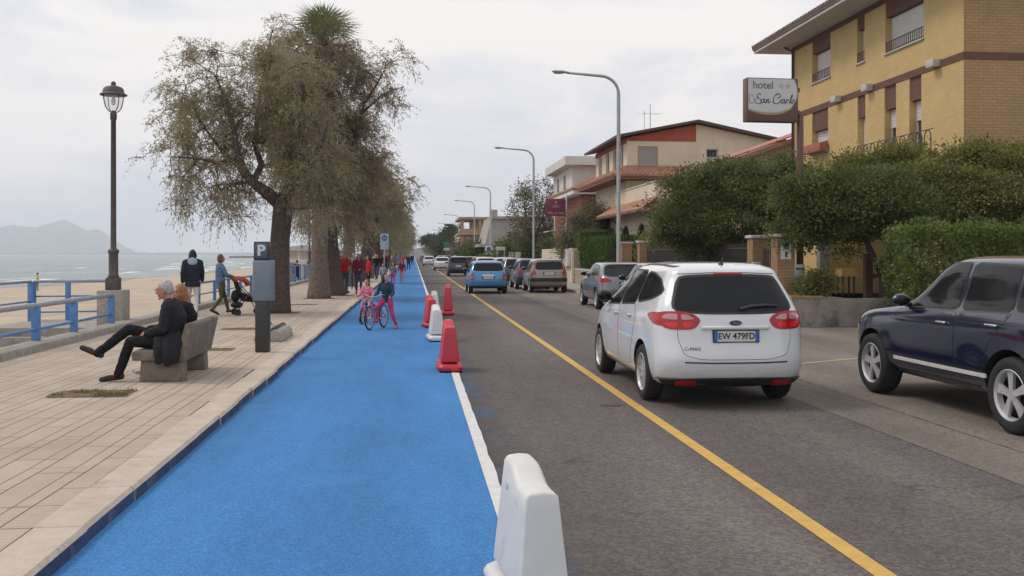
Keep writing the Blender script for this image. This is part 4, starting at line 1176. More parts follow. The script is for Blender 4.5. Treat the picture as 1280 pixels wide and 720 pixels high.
b = MB()
for xa, xb in ((11.3, 16.0), (16.0, 22.8)):
    za, zb = gable_z(xa) , gable_z(xb)
    b.prism([(xa, za), (xb, zb), (xb, zb + .14), (xa, za + .14)], Y0 - 0.5, Y1 + 0.5, 'y')
b.build('roof', M['eave_brown'], house)
window(house, (X0, Y0, 0), S_, *win_s[0], depth=0.16, shutter=1.0, shmat='shutter_grey', bars=1)
window(house, (X0, Y0, 0), S_, *win_s[1], depth=0.16, bars=0)
for q in rw: window(house, (X0, Y1, 0), W_, *q, depth=0.16, shutter=0.0, bars=1)
b = MB()
tile_roof(b, (10.9, 53.2, 6.08), (22, 53.2, 6.08), (22, Y0, 6.68), (X0, Y0, 6.68))
tile_roof(b, (10.9, Y1 + 1, 6.08), (10.9, 53.2, 6.08), (X0, Y0, 6.68), (X0, Y1, 6.68))
lr = b.build('lower_roof', M['tile'], house)
b = MB(); b.bb(10.95, 22, 53.25, Y0 - .003, 5.86, 6.04); b.bb(10.95, X0 - .003, Y0, Y1 + 1, 5.86, 6.04)
b.build('eave', mat('dark_red_eave', (0.16, 0.06, 0.045), rough=.8), lr)
b = MB()
b.bb(11.6, 22, 46.5, 46.7, 4.0, 5.2); b.bb(11.6, 11.8, 46.703, 56, 4.0, 5.2); b.bb(11.6, 22, 46.5, Y0 - .003, 3.85, 3.995)
par = b.build('terrace_parapet', M['cream'], house)
b = MB(); b.bb(11.56, 22, 46.46, 46.74, 5.203, 5.27); b.bb(11.56, 11.84, 46.743, 56, 5.203, 5.27)
b.build('coping', M['soffit'], par)
# ground floor with arched windows
GX, GY0, GY1 = 11.2, 45.6, 62.0
b = MB()
arches = [(GY1 - 52.5, GY1 - 50.3), (GY1 - 48.85, GY1 - 46.65)]
def arch_pts(x0, x1, zs=2.15, n=12):
    c, r = (x0 + x1) / 2, (x1 - x0) / 2
    return [(c - r * math.cos(t), zs + r * math.sin(t)) for t in np.linspace(0, math.pi, n)]
wall(b, (GX, GY1, 0), W_, GY1 - GY0, 0, 3.9, [(a, c, 0.9, 3.3) for a, c in arches], 0.2)
P, _ = axes((GX, GY1, 0), W_)
for a, c in arches:
    ap = arch_pts(a, c)
    for (xa, za), (xb, zb) in zip(ap, ap[1:]):
        b.quad(P(xa, 0, za), P(xb, 0, zb), P(xb, 0, 3.3), P(xa, 0, 3.3))
        b.quad(P(xb, 0, zb), P(xa, 0, za), P(xa, .2, za), P(xb, .2, zb))
wall(b, (GX, GY0, 0), S_, 10, 0, 3.9)
b.build('ground_floor_wall', M['cream'], house)
for a, c in arches:
    b = MB(); ap = arch_pts(a, c)
    b.add([P(x, 0.15, z) for x, z in [(a, 0.9)] + ap + [(c, 0.9)]], [tuple(range(len(ap) + 2))[::1]])
    wo = b.build('arched_window', M['glass_house'], house)
    f = MB(); f.tube([P(x, 0.13, z) for x, z in [(a, 0.9)] + ap + [(c, 0.9)]], 0.05, 6); f.tube([P((a + c) / 2, 0.13, 0.9), P((a + c) / 2, 0.13, 3.2)], 0.035, 6)
    f.build('frame', M['wood'], wo)
b = MB()
tile_roof(b, (10.4, GY1, 3.75), (10.4, 44.9, 3.75), (11.6, 45.6, 4.4), (11.6, GY1, 4.4))
tile_roof(b, (10.4, 44.9, 3.75), (21, 44.9, 3.75), (21, 46.5, 4.3), (11.6, 46.5, 4.3))
b.build('porch_roof', M['tile'], house)
b = MB(); b.tube([(10.35, GY1, 3.68), (10.35, 44.9, 3.68)], 0.06, 8); b.tube([(10.35, 51.5, 3.66), (10.9, 51.5, 3.2), (11.08, 51.5, 2.9), (11.08, 51.5, 0.05)], 0.05, 8)
b.build('gutter', M['eave_brown'], house)
b = MB(); b.tube([(13.9, 57, 8.8), (13.9, 57, 10.55)], 0.025, 5); b.tube([(13.4, 57, 10.0), (14.5, 57, 10.0)], 0.015, 5); b.tube([(13.55, 57, 8.8), (13.55, 57, 10.2)], 0.018, 5)
for x in (13.2, 13.5, 14.2, 14.6): b.tube([(x, 56.75, 10.0), (x, 57.25, 10.0)], 0.01, 4)
b.build('aerial', M['steel'], house)

# --- small house with pink roof between hotel and cream house
h = thing('pink_roofed_house', (0, 0, 0), 'low house with a pinkish sloping roof just left of the hotel', 'building')
b = MB()
wall(b, (14.0, 41.0, 0), S_, 9, 0, 5.85, [(0.7, 2.6, 4.2, 5.5)], 0.12)
b.add([(14.0, 41.0, 5.85), (23, 41.0, 5.85), (23, 41.0, 9.0)], [(0, 1, 2)])
wall(b, (14.0, 48.0, 0), W_, 7, 0, 5.85, [(1, 2.2, 3.6, 5.0)], 0.12)
b.build('wall', M['cream'], h)
window(h, (14, 41, 0), S_, 0.7, 2.6, 4.2, 5.5, depth=0.12, bars=1, sill=False); window(h, (14, 48, 0), W_, 1, 2.2, 3.6, 5.0, depth=0.12)
b = MB(); tile_roof(b, (13.2, 48.6, 5.7), (13.2, 40.4, 5.7), (23, 40.4, 9.15), (23, 48.6, 9.15), amp=0.03)
b.m = 0
b.prism([(13.2, 5.66), (23, 9.1), (23, 8.92), (13.2, 5.48)], 40.42, 40.6, 'y')
b.build('roof', mat('pink_tiles', (0.48, 0.24, 0.18), rough=0.85, var=0.2, scale=2), h)

# --- white flat-roofed house
h = thing('white_house', (0, 0, 0), 'white flat roofed house with an overhanging slab behind the cream house', 'building')
b = MB()
rw = [(2.0, 3.2, 6.5, 8.0), (5.6, 6.8, 6.5, 8.0), (2.0, 3.2, 3.2, 4.8)]
wall(b, (12, 74, 0), S_, 9, 0, 8.45); wall(b, (12, 84, 0), W_, 10, 0, 8.45, rw, 0.15); wall(b, (21, 74, 0), (0, 1, 0), 10, 0, 8.45)
b.build('wall', M['white_render'], h)
for q in rw: window(h, (12, 84, 0), W_, *q, depth=0.15)
b = MB(); b.bb(11.35, 21.6, 73.2, 84.6, 8.453, 9.1); b.build('roof_slab', M['white_render'], h)

# --- red brick house with awning, behind the maroon sign
h = thing('red_brick_house', (0, 0, 0), 'red brick house with white fascia, tiled roof and a pale awning', 'building')
b = MB()
b.m = 0
wall(b, (11.7, 68, 0), S_, 1.15, 0, 5.9)
wall(b, (11.7, 81, 0), W_, 13, 0, 5.9, [(8.6, 9.8, 1.0, 3.0), (3.5, 4.6, 1.0, 3.0), (5, 6.4, 4, 5.4)], 0.15)
b.m = 1
wall(b, (12.85, 68, 0), S_, 9, 0, 5.9, [(0.35, 1.2, 3.9, 4.9)], 0.12, m=1)
b.build('wall', [M['brick_red'], M['white_render']], h)
for q in ((8.6, 9.8, 1.0, 3.0), (3.5, 4.6, 1.0, 3.0), (5, 6.4, 4, 5.4)): window(h, (11.7, 81, 0), W_, *q, depth=0.15, bars=1)
window(h, (12.85, 68, 0), S_, 0.35, 1.2, 3.9, 4.9, depth=0.12, bars=0)
b = MB(); b.bb(11.0, 21, 67.4, 81.5, 5.903, 6.2)
b.build('fascia', M['pvc'], h)
b = MB(); tile_roof(b, (10.95, 81.6, 6.21), (10.95, 67.3, 6.21), (13.6, 69.5, 7.5), (13.6, 80, 7.5)); tile_roof(b, (10.95, 67.3, 6.21), (21, 67.3, 6.21), (21, 69.5, 7.4), (13.6, 69.5, 7.5))
b.bb(13.6, 20.9, 69.5, 80, 6.3, 7.45)
b.build('roof', M['tile'], h)
b = MB()
p = [at(672, 292, 70), at(690, 287, 68.6)]
b.add([(9.4, 71.2, 3.35), (9.4, 68.4, 3.35), (11.68, 68.4, 3.75), (11.68, 71.2, 3.75), (9.4, 71.2, 3.28), (9.4, 68.4, 3.28), (11.68, 68.4, 3.68), (11.68, 71.2, 3.68)],
      [(0, 1, 2, 3), (7, 6, 5, 4), (0, 4, 5, 1), (1, 5, 6, 2), (2, 6, 7, 3), (3, 7, 4, 0)])
b.m = 1
for k in range(8):
    xa, xb = 10.3 + k * 0.12, 10.3 + (k + 1) * 0.12
    f = lambda t, x: (x - 1.25 * t ** 1.4, 68.45 + (0.08 if k % 2 else -0.04) * t, 3.3 + 0.05 * (x - 10) - 2.05 * t)
    for j in range(5):
        b.quad(f(j / 5, xa), f(j / 5, xb), f((j + 1) / 5, xb), f((j + 1) / 5, xa))
b.build('awning', [M['soffit'], mat('awning_cloth', (0.55, 0.42, 0.24), rough=0.9, var=0.1)], h)

# --- buildings farther down the street
def block(name, label, x0, x1, y0, y1, z1, m, winrows, roof=None, slab=None, extra=None, wd=1.1):
    h = thing(name, (0, 0, 0), label, 'building')
    b = MB(); rw, sw = [], []
    for za, zb in winrows:
        k = int((y1 - y0) / 3.0)
        for i in range(k):
            c = (i + 0.5) * (y1 - y0) / k; rw.append((c - wd / 2, c + wd / 2, za, zb))
        k = max(1, int((x1 - x0) / 3.2))
        for i in range(k):
            c = (i + 0.5) * (x1 - x0) / k; sw.append((c - wd / 2, c + wd / 2, za, zb))
    wall(b, (x0, y1, 0), W_, y1 - y0, 0, z1, rw, 0.15); wall(b, (x0, y0, 0), S_, x1 - x0, 0, z1, sw, 0.15)
    wall(b, (x1, y0, 0), (0, 1, 0), y1 - y0, 0, z1); wall(b, (x1, y1, 0), (-1, 0, 0), x1 - x0, 0, z1)
    b.build('wall', m, h)
    for q in rw: window(h, (x0, y1, 0), W_, *q, depth=0.15, sill=False)
    for q in sw: window(h, (x0, y0, 0), S_, *q, depth=0.15, sill=False)
    b = MB()
    if slab: b.bb(x0 - slab, x1 + slab, y0 - slab, y1 + slab, z1 + .003, z1 + .3)
    if roof:
        xm = (x0 + x1) / 2
        b.prism([(x0 - .6, z1 + .003), (x1 + .6, z1 + .003), (xm, z1 + roof)], y0 - .5, y1 + .5, 'y')
    b.build('roof', M['tile'] if roof else M['grey_render'], h)
    return h
g1 = block('grey_villa', 'grey concrete villa with a slanting left side wall and rooftop block', 9.2, 17.5, 112, 126, 5.75, M['grey_render'], [(2.9, 4.3)], slab=0.3)
b = MB()
b.prism([(8.1, 2.9), (9.2, 2.9), (9.2, 5.75), (8.85, 5.75)], 112, 125, 'y'); b.bb(7.4, 9.2, 111.5, 125, 2.55, 2.897)
b.build('slanted_wall', M['grey_render'], g1)
b = MB(); b.bb(9.0, 9.7, 114, 117, 6.06, 6.9); b.build('chimney', M['grey_render'], g1)
g2 = thing('terraced_building', (0, 0, 0), 'tan open framed building with stacked terraces beside street lamps', 'building')
b = MB(); y0, y1 = 146, 160
for x in (6.9, 9.6, 12): b.bb(x, x + .5, y0, y0 + .5, 0, 6.9)
b.bb(9.9, 14, y0 + 4, y1, 0, 6.9); b.bb(9.0, 9.6, y0 + .5, y1, 2.6, 6.9)
b.build('frame', M['tan_render'], g2)
b = MB()
for z in (2.4, 4.6, 6.9): b.bb(6.7, 14, y0 - .3, y1, z + .003, z + .35)
b.bb(6.9, 9.5, y0 - .2, y0 - .05, 2.75, 3.5); b.bb(6.9, 9.5, y0 - .2, y0 - .05, 4.95, 5.5)
b.build('terraces', M['tan_render'], g2)
block('white_block', 'plain white walled block left of the tan terraces', 8.0, 16, 178, 192, 5.0, M['white_render'], [(1.2, 2.6)], slab=0.2)
for q, (x0, y, z1, m, lab, rf) in enumerate(((9.5, 215, 5.6, 'cream', 'small cream house with red roof far down the street', 2.0), (9.8, 262, 6.2, 'white_render', 'white far house under the pines with a tiled roof', 1.8), (9.0, 330, 6.5, 'grey_render', 'grey far house before the hill at the end of the street', None), (9.5, 400, 8.0, 'white_render', 'pale farthest house at the end of the street', 2.2))):
    block('house', lab, x0, x0 + 10, y, y + 14, z1, M[m], [(1.0, 2.3), (3.8, 5.1)], roof=rf, slab=None if rf else 0.3)

# --- beach huts building on the sand
k = thing('beach_kiosk', (0, 0, 0), 'long low white beach building with a pale roof and ochre doors', 'building')
b = MB(); x0, x1, y0, y1 = -10.4, -7.1, 80, 116
dr = [(0.3, 1.1, 0.1, 2.1), (2.2, 2.95, 0.1, 2.1)]
wall(b, (x0, y0, -1.05), S_, x1 - x0, 0, 3.05, dr, 0.1); wall(b, (x1, y0, -1.05), (0, 1, 0), y1 - y0, 0, 3.05, [(2, 3.2, .1, 2.1), (7, 9, 1, 2.2), (14, 15, .1, 2.1)], 0.1)
wall(b, (x0, y1, -1.05), W_, y1 - y0, 0, 3.05)
b.build('wall', M['white_render'], k)
for q in dr: window(k, (x0, y0, -1.05), S_, *q, depth=0.1, bars=0, sill=False, glass='brick_orange', name='door')
for q in [(2, 3.2, .1, 2.1), (14, 15, .1, 2.1)]: window(k, (x1, y0, -1.05), (0, 1, 0), *q, depth=0.1, bars=0, sill=False, glass='brick_orange', name='door')
window(k, (x1, y0, -1.05), (0, 1, 0), 7, 9, 1, 2.2, depth=0.1)
b = MB(); b.prism([(x0 - .8, 2.0), (x1 + .6, 2.0), (x1 + .6, 2.12), (-8.7, 2.45), (x0 - .8, 2.12)], y0 - .9, y1 + .5, 'y'); b.build('roof', M['soffit'], k)
b = MB(); b.bb(x1 + .01, x1 + .03, y0 + 3.5, y1, 1.35, 1.55); b.build('red_stripe', M['red_render'], k)
b = MB()
for i in range(3): b.bb(x0 - .5 + i * 1.8, x0 - .4 + i * 1.8, y0 - .8, y0 - .7, -1.05, 2.0)
b.build('post', M['pvc'], k)
# wooden pergola frame in front of it
pg = thing('pergola', (-9.1, 72.5, -1.05), 'small white wooden pergola standing in front of the beach building', 'pergola')
for x in (-1.2, 1.2):
    for y in (-1, 1): MB().bb(x - .06, x + .06, y - .06, y + .06, 0, 2.2).build('post', M['pvc'], pg)
b = MB()
for y in (-1, 1): b.bb(-1.5, 1.5, y - .06, y + .06, 2.203, 2.34)
for i in range(7): b.bb(-1.4 + i * .45, -1.34 + i * .45, -1.3, 1.3, 2.343, 2.42)
b.build('beams', M['pvc'], pg)

# --- garden walls, gate pillars, fences
def pillar(x, y, h, label, m='brick_orange', w=0.42):
    p = thing('gate_pillar', (x, y, 0), label, 'pillar', 'brick pillars along the fence')
    MB().bb(-w / 2, w / 2, -w / 2, w / 2, 0, h).build('shaft', M[m], p)
    MB().bb(-w / 2 - .05, w / 2 + .05, -w / 2 - .05, w / 2 + .05, h + .002, h + .08).build('cap', M['soffit'], p, bevel=0.01)
    return p
pillar(9.0, 25.1, 2.12, 'yellow brick gate pillar with a pale box on its left side')
pillar(9.0, 23.35, 2.12, 'yellow brick gate pillar carrying the white notice and grey mailbox')
pillar(8.95, 37.75, 2.15, 'orange brick pillar at the far end of the iron fence, right of the street lamp')
pillar(8.95, 41.0, 2.15, 'orange brick pillar close to the street lamp, left of the ivy')
gw = thing('garden_wall', (8.8, 22.4, 0), 'low peeling plaster garden wall below the dark trees', 'wall')
b = MB(); b.bb(0, 9.5, -.14, .14, -.05, .66); b.build('wall', M['plaster_old'], gw, bevel=0.015)
b = MB()
for i in range(3): b.bb(0.0 + i * .26, .25 + i * .26, -.15, .15, .663, .73)
b.build('brick_coping', M['brick_orange'], gw)
b = MB()
fr = thing('iron_fence', (9.0, 25.4, 0), 'dark iron railing fence between the brick pillars', 'fence')
ym = 37.5 - 25.4
b = MB(); b.bb(-.12, .12, 0, ym, 0, .42); b.build('plinth', M['plaster_old'], fr)
b = MB()
for i in range(int(ym / 0.115)): b.bb(-.01, .01, .05 + i * .115 - .01, .05 + i * .115 + .01, .42, 2.0)
for z in (.55, 1.85): b.bb(-.02, .02, .0, ym, z, z + .04)
b.build('bars', M['iron'], fr)
b = MB(); b.bb(.05, .06, 0.1, ym - .1, .5, 1.8); b.build('mesh_screen', mat('dark_fence_net', (0.022, 0.024, 0.02), rough=0.95, var=0.3), fr)
gt = thing('entrance_gate', (9.05, 23.62, 0), 'dark iron gate between the two yellow brick pillars', 'gate')
b = MB()
for i in range(11): b.bb(-.012, .012, i * .115, i * .115 + .024, .12, 1.9)
for z in (.1, 1.0, 1.85): b.bb(-.02, .02, 0, 1.22, z, z + .05)
b.build('bars', M['iron'], gt)
mb_ = thing('mailbox', (9.34, 23.2, 1.0), 'grey metal mailbox on the right of the gate pillar', 'mailbox')
MB().bb(-.13, .13, -.12, .06, 0, .46).build('body', M['steel'], mb_, bevel=0.02)
MB().bb(-.11, .11, -.135, -.121, .33, .38).build('flap', M['iron'], mb_)
nb = thing('notice_plate', (9.0, 23.13, 1.58), 'white notice plate with a dark emblem on the gate pillar', 'sign')
MB().bb(-.13, .13, -.016, -.003, 0, .46).build('plate', M['plate'], nb)
b = MB(); b.ell((0, -.02, .33), (.075, .006, .075), 12, 6); b.box((0, -.02, .12), (.05, .008, .14)); b.build('emblem', M['ink'], nb)
sb = thing('meter_box', (8.86, 24.86, 1.0), 'pale meter box fixed to the left gate pillar', 'box')
MB().bb(-.1, .1, -.1, .02, 0, .5).build('body', M['soffit'], sb, bevel=0.01)
MB().bb(-.06, .06, -.112, -.102, .12, .4).build('door', M['steel'], sb)
wf = thing('wooden_railing', (11.5, 24.0, 0), 'brown wooden railing of the terrace under the tree', 'railing')
for x in (0, .95, 1.9, 2.9): MB().bb(x - .09, x + .09, -.09, .09, 0, 1.72 if x < .5 else 1.2).build('post', M['wood'], wf)
b = MB(); b.bb(0.09, 2.9, -.04, .04, 1.1, 1.2); b.bb(0.09, 2.9, -.03, .03, .55, .63)
b.tube([(0.0, 0, 1.7), (1.0, 0.0, 1.1)], .06, 4)
b.build('rails', M['wood'], wf)
tb = thing('terrace_table', (12.55, 27.6, 0.5), 'small table under a yellow cloth beside the porch column', 'table')
MB().box((0, 0, .76), (.42, .42, .03)).build('top', M['wood'], tb)
b = MB(); b.box((0, 0, .78), (.44, .44, .008)); b.box((0, 0, .67), (.5, .5, .21), top=.88); b.build('tablecloth', M['yellow_cloth'], tb)
for sx, sy in ((-1, -1), (1, -1), (1, 1), (-1, 1)): MB().tube([(sx * .17, sy * .17, 0), (sx * .17, sy * .17, .745)], .025, 6).build('leg', M['wood'], tb)
ch = thing('garden_chair', (13.25, 26.6, 0.5), 'dark metal garden chair on the hotel terrace', 'chair')
b = MB(); b.box((0, 0, .45), (.42, .42, .03)); b.build('seat', M['iron'], ch)
b = MB(); b.tube([(-.2, .2, .45), (-.2, .24, .75)] + [(-.2 * math.cos(t), .25, .75 + .2 * math.sin(t)) for t in np.linspace(0.2, 2.9, 7)] + [(.2, .24, .75), (.2, .2, .45)], .014, 6); b.tube([(0, .2, .45), (0, .25, .94)], .012, 6); b.build('backrest', M['iron'], ch)
for sx, sy in ((-1, -1), (1, -1), (1, 1), (-1, 1)): MB().tube([(sx * .19, sy * .19, 0), (sx * .18, sy * .18, .45)], .013, 6).build('leg', M['iron'], ch)
structure('terrace_floor', MB().bb(9.8, 15.0, 23.0, 29.5, -.03, .5), M['earth'])
# stone wall and clipped hedges farther on
sw = thing('stone_wall', (8.95, 46.0, 0), 'rough stone garden wall under the clipped hedge', 'wall')
b = MB(); b.bb(-.15, .15, 0, 7.4, -.05, .85); b.bb(-.2, .2, 7.4, 7.9, 0, 1.9); b.build('stonework', M['stonewall'], sw)
b = MB(); b.bb(-.18, .18, 0, 7.39, .853, .93); b.build('coping', M['soffit'], sw)
sw2 = thing('cream_wall', (8.95, 54.3, 0), 'pale boundary wall with two white meter cabinets, beyond the clipped hedge', 'wall')
b = MB(); b.bb(-.15, .15, 0, 13, -.05, 2.05); b.build('wall', M['cream'], sw2)
b = MB(); b.bb(-.35, -.16, .4, 2.2, 1.05, 2.0); b.bb(-.35, -.16, 2.8, 4.6, 1.05, 2.0); b.build('cabinets', M['pvc'], sw2)
sw3 = thing('pale_wall', (8.95, 84, 0), 'long pale boundary wall in front of the grey villa', 'wall')
b = MB(); b.bb(-.15, .15, 0, 40, -.05, 1.5)
for i in range(14): b.bb(-.2, .2, i * 3, i * 3 + .4, 1.503, 1.9)
b.build('wall', M['white_render'], sw3)
hedge('clipped_hedge', 9.15, 10.9, 45.8, 53.4, 0.0, 2.55, 'square clipped green hedge on the stone wall', M['clip_leaf'], 420, (0.085, 0.03), 0.05, wob=0.03)
hedge('clipped_hedge', 9.2, 11.4, 54.0, 60.5, 0.0, 3.05, 'second clipped hedge, higher and darker behind the first', M['hedge_leaf'], 320, (0.09, 0.03), 0.06, wob=0.04)
hedge('clipped_hedge', 9.6, 12.4, 84.5, 90, 0.0, 2.4, 'low bright hedge behind the far pale wall', M['clip_leaf'], 220, (0.11, 0.04), 0.06)

# --- more planting on the house side
BL = (0.12, 0.035, 0.22, 0.1, 0.5)
px_tree('oleander_bush', 735, 57, 'dull olive bush in front of the cream house, right of the maroon sign', 'bush', [(718, 292, 16, 26, 1, 0), (745, 285, 18, 30, 1, 0), (735, 270, 16, 18, .9, 0), (760, 300, 14, 20, .9, 0), (705, 305, 14, 18, .9, 0)], M['dry_leaf'], 220, 70, [[(735, 352, .1, 0), (735, 310, .07, 0), (730, 275, .03, 0)], [(735, 330, .07, 0), (748, 300, .04, 0), (752, 275, .02, 0)]], (0.12, 0.03, 0.22, 0.2, 0.5))
px_tree('ivy_shrub', 806, 42.6, 'ragged green shrub climbing between the two orange pillars', 'bush', [(805, 312, 6, 16, 1, 0), (838, 300, 14, 14, 1, -1), (824, 306, 10, 12, 1, 0)], M['shrub_leaf'], 90, 60, [[(806, 358, .06, 0), (806, 330, .04, 0), (808, 310, .02, 0)]], (0.09, 0.03, 0.14, 0.1, 0.5))
px_tree('bare_tree', 660, 86, 'thin leaved tall tree behind the second street lamp', 'tree', [(655, 262, 20, 26, .8, 0), (680, 245, 20, 24, .8, 0), (660, 235, 14, 14, .6, 0), (690, 275, 16, 22, .8, 0), (650, 290, 14, 18, .8, 0)], M['dry_leaf'], 240, 26, [[(664, 338, .22, 0), (664, 310, .18, 0), (660, 285, .12, 0), (655, 250, .04, 0)], [(663, 305, .12, 0), (678, 275, .07, 0), (684, 240, .03, 0)]], (0.2, 0.05, 0.3, 0.2, 0.4), twig=0.02)
px_tree('dense_shrub', 640, 92, 'dark rounded shrubs spilling over the pale wall', 'bush', [(632, 318, 16, 16, 1, 0), (652, 308, 18, 18, 1, 0), (675, 305, 14, 18, 1, -6), (612, 325, 12, 10, 1, 0), (690, 315, 12, 16, 1, -10), (668, 322, 26, 12, 1, -6)], M['shrub_dark'], 260, 60, [[(645, 339, .12, 0), (645, 322, .1, 0), (650, 310, .05, 0)]], (0.2, 0.06, 0.32, 0.1, 0.5))
px_tree('dense_shrub', 602, 120, 'yellow green shrub below the grey villa', 'bush', [(600, 316, 14, 12, 1, 0), (615, 312, 10, 12, 1, 0), (586, 322, 12, 8, 1, 6)], M['clip_leaf'], 130, 50, [[(602, 335, .12, 0), (602, 320, .08, 0)]], (0.26, 0.08, 0.4, 0.1, 0.5))
px_tree('oleander_bush', 588, 140, 'pinkish brown shrub under the tan terraces', 'bush', [(585, 312, 10, 7, 1, 0), (594, 309, 9, 7, 1, 0), (578, 318, 12, 7, 1, 0)], M['dry_leaf'], 110, 45, [[(586, 333, .12, 0), (586, 320, .08, 0)]], (0.3, 0.08, 0.4, 0.1, 0.5))
px_tree('umbrella_pine', 545, 250, 'flat topped pine far down the street', 'tree', [(540, 300, 12, 5, 1, 0), (549, 301, 10, 4, 1, 0), (533, 303, 6, 4, 1, 0)], M['pine_leaf'], 120, 45, [[(543, 326, .35, 0), (542, 310, .3, 0), (541, 302, .12, 0)]], (0.5, 0.12, 0.6, -0.2, 0.5))
px_tree('umbrella_pine', 560, 215, 'broad dark pine left of the white block', 'tree', [(560, 296, 12, 8, 1, 0), (553, 302, 10, 7, 1, 0), (567, 290, 8, 8, 1, 0), (556, 310, 14, 8, 1, 0)], M['pine_leaf'], 160, 45, [[(560, 327, .35, 0), (560, 310, .3, 0), (561, 296, .12, 0)]], (0.45, 0.12, 0.6, -0.1, 0.5))
px_tree('potted_shrub', 1018, 23.4, 'small green shrub at the left end of the low garden wall', 'bush', [(1008, 356, 12, 9, 1, 0), (1026, 352, 14, 11, 1, 0)], M['shrub_leaf'], 60, 70, [[(1016, 372, .03, 0), (1016, 360, .02, 0)]], (0.07, 0.02, 0.1, 0.1, 0.5), base_z=0.5)
# a tiered norfolk-type conifer
ar = thing('tiered_conifer', tuple(at(561, 318, 205).xy) + (0,), 'tall tiered conifer rising above the far pines', 'tree')
b = MB(); b.tube([(0, 0, -.1), (0, 0, 7.5)], [.3, .05], 8); 
Ps, Ds = [], []
for q in range(7):
    z = 4.0 + q * .62; ln = 2.4 - q * .28
    for a in range(7):
        an = a * .9 + q * .4; dv = np.array([math.cos(an), math.sin(an), .1])
        b.tube([(0, 0, z), tuple(np.array([0, 0, z]) + dv * ln)], [.05, .02], 4)
        for t in np.linspace(.25, 1, 14):
            for s_ in range(5): Ps.append(np.array([0, 0, z]) + dv * ln * t + rng.normal(0, .07, 3)); Ds.append(dv + rng.normal(0, .5, 3) + np.array([0, 0, .3]))
b.build('trunk', M['bark'], ar)
link_mesh('crown', leaf_mesh('crown', np.array(Ps), np.array(Ds), rng.uniform(.2, .45, len(Ps)), rng.uniform(.05, .1, len(Ps)), M['pine_leaf']), ar)
for q, (x, y, h_, rr, mm) in enumerate(((9.5, 235, 4.5, 3.2, 'dry_leaf'), (10.5, 285, 5.5, 3.6, 'pine_leaf'), (9.8, 310, 4.5, 3.2, 'dry_leaf'), (10, 360, 6, 4, 'pine_leaf'), (9.5, 440, 7, 4.5, 'dry_leaf'), (10.5, 500, 8, 5, 'pine_leaf'), (9.6, 165, 3.8, 2.4, 'dry_leaf'))):
    root = tree('street_tree', (x, y, 0), ('brownish', 'dark green')[mm == 'pine_leaf'] + ' far roadside tree, ' + ('by the white block', 'behind the cream far house', 'before the white far house', 'behind the white far house', 'in front of the grey far house', 'behind the grey far house', 'the farthest of all')[[165, 235, 285, 310, 360, 440, 500].index(y)], 'tree', 'far trees on the house side',
         [([(0, 0, -.1), (0, 0, h_ * .4)], [.22, .16]), limb_pts((0, 0, h_ * .38), (.8, 0, h_ * .8), .12, .03), limb_pts((0, 0, h_ * .38), (-.9, 0, h_ * .75), .12, .03)],
         [(0, 0, h_ * .75, rr * .7, rr * .7, h_ * .28, 1), (rr * .5, 0, h_ * .6, rr * .6, rr * .6, h_ * .25, 1), (-rr * .5, 0, h_ * .55, rr * .6, rr * .6, h_ * .25, 1)], 90, 45, (0.5, 0.13, 0.6, 0.1, 0.5), (M['bark'], M[mm]), hubs=8)
# ------------------------------------------------------------------ lettering helpers
def text_mesh(body, size, align='CENTER', extrude=0.0, bold=0.0, shear=0.0, sx=1.0):
    cu = bpy.data.curves.new('lettering', 'FONT')
    cu.body, cu.size, cu.align_x, cu.align_y = body, size, align, 'CENTER'
    cu.extrude, cu.offset, cu.shear = extrude, bold, shear
    o = bpy.data.objects.new('lettering', cu)
    COL.objects.link(o)
    bpy.context.view_layer.update()
    dg = bpy.context.evaluated_depsgraph_get()
    me = bpy.data.meshes.new_from_object(o.evaluated_get(dg))
    bpy.data.objects.remove(o)
    bpy.data.curves.remove(cu)
    if sx != 1.0: me.transform(Matrix.Diagonal((sx, 1, 1, 1)))
    return me
FACE = Matrix(((1, 0, 0), (0, 0, -1), (0, 1, 0))).to_4x4()      # text lying in xy -> upright, read from -y
def lettering(name, body, size, m, parent, loc, rot=None, **k):
    me = text_mesh(body, size, **k)
    me.transform(Matrix.Translation(loc) @ (rot or Matrix.Identity(4)) @ FACE)
    me.materials.append(m)
    return link_mesh(name, me, parent)
def catmull(pts, n=6):
    P = [Vector(p) for p in pts]
    P = [P[0] * 2 - P[1]] + P + [P[-1] * 2 - P[-2]]
    o = []
    for i in range(1, len(P) - 2):
        for k in range(n):
            t = k / n
            o.append(0.5 * (2 * P[i] + (P[i + 1] - P[i - 1]) * t + (2 * P[i - 1] - 5 * P[i] + 4 * P[i + 1] - P[i + 2]) * t * t + (3 * P[i] - P[i - 1] - 3 * P[i + 1] + P[i + 2]) * t ** 3))
    o.append(P[-2])
    return o

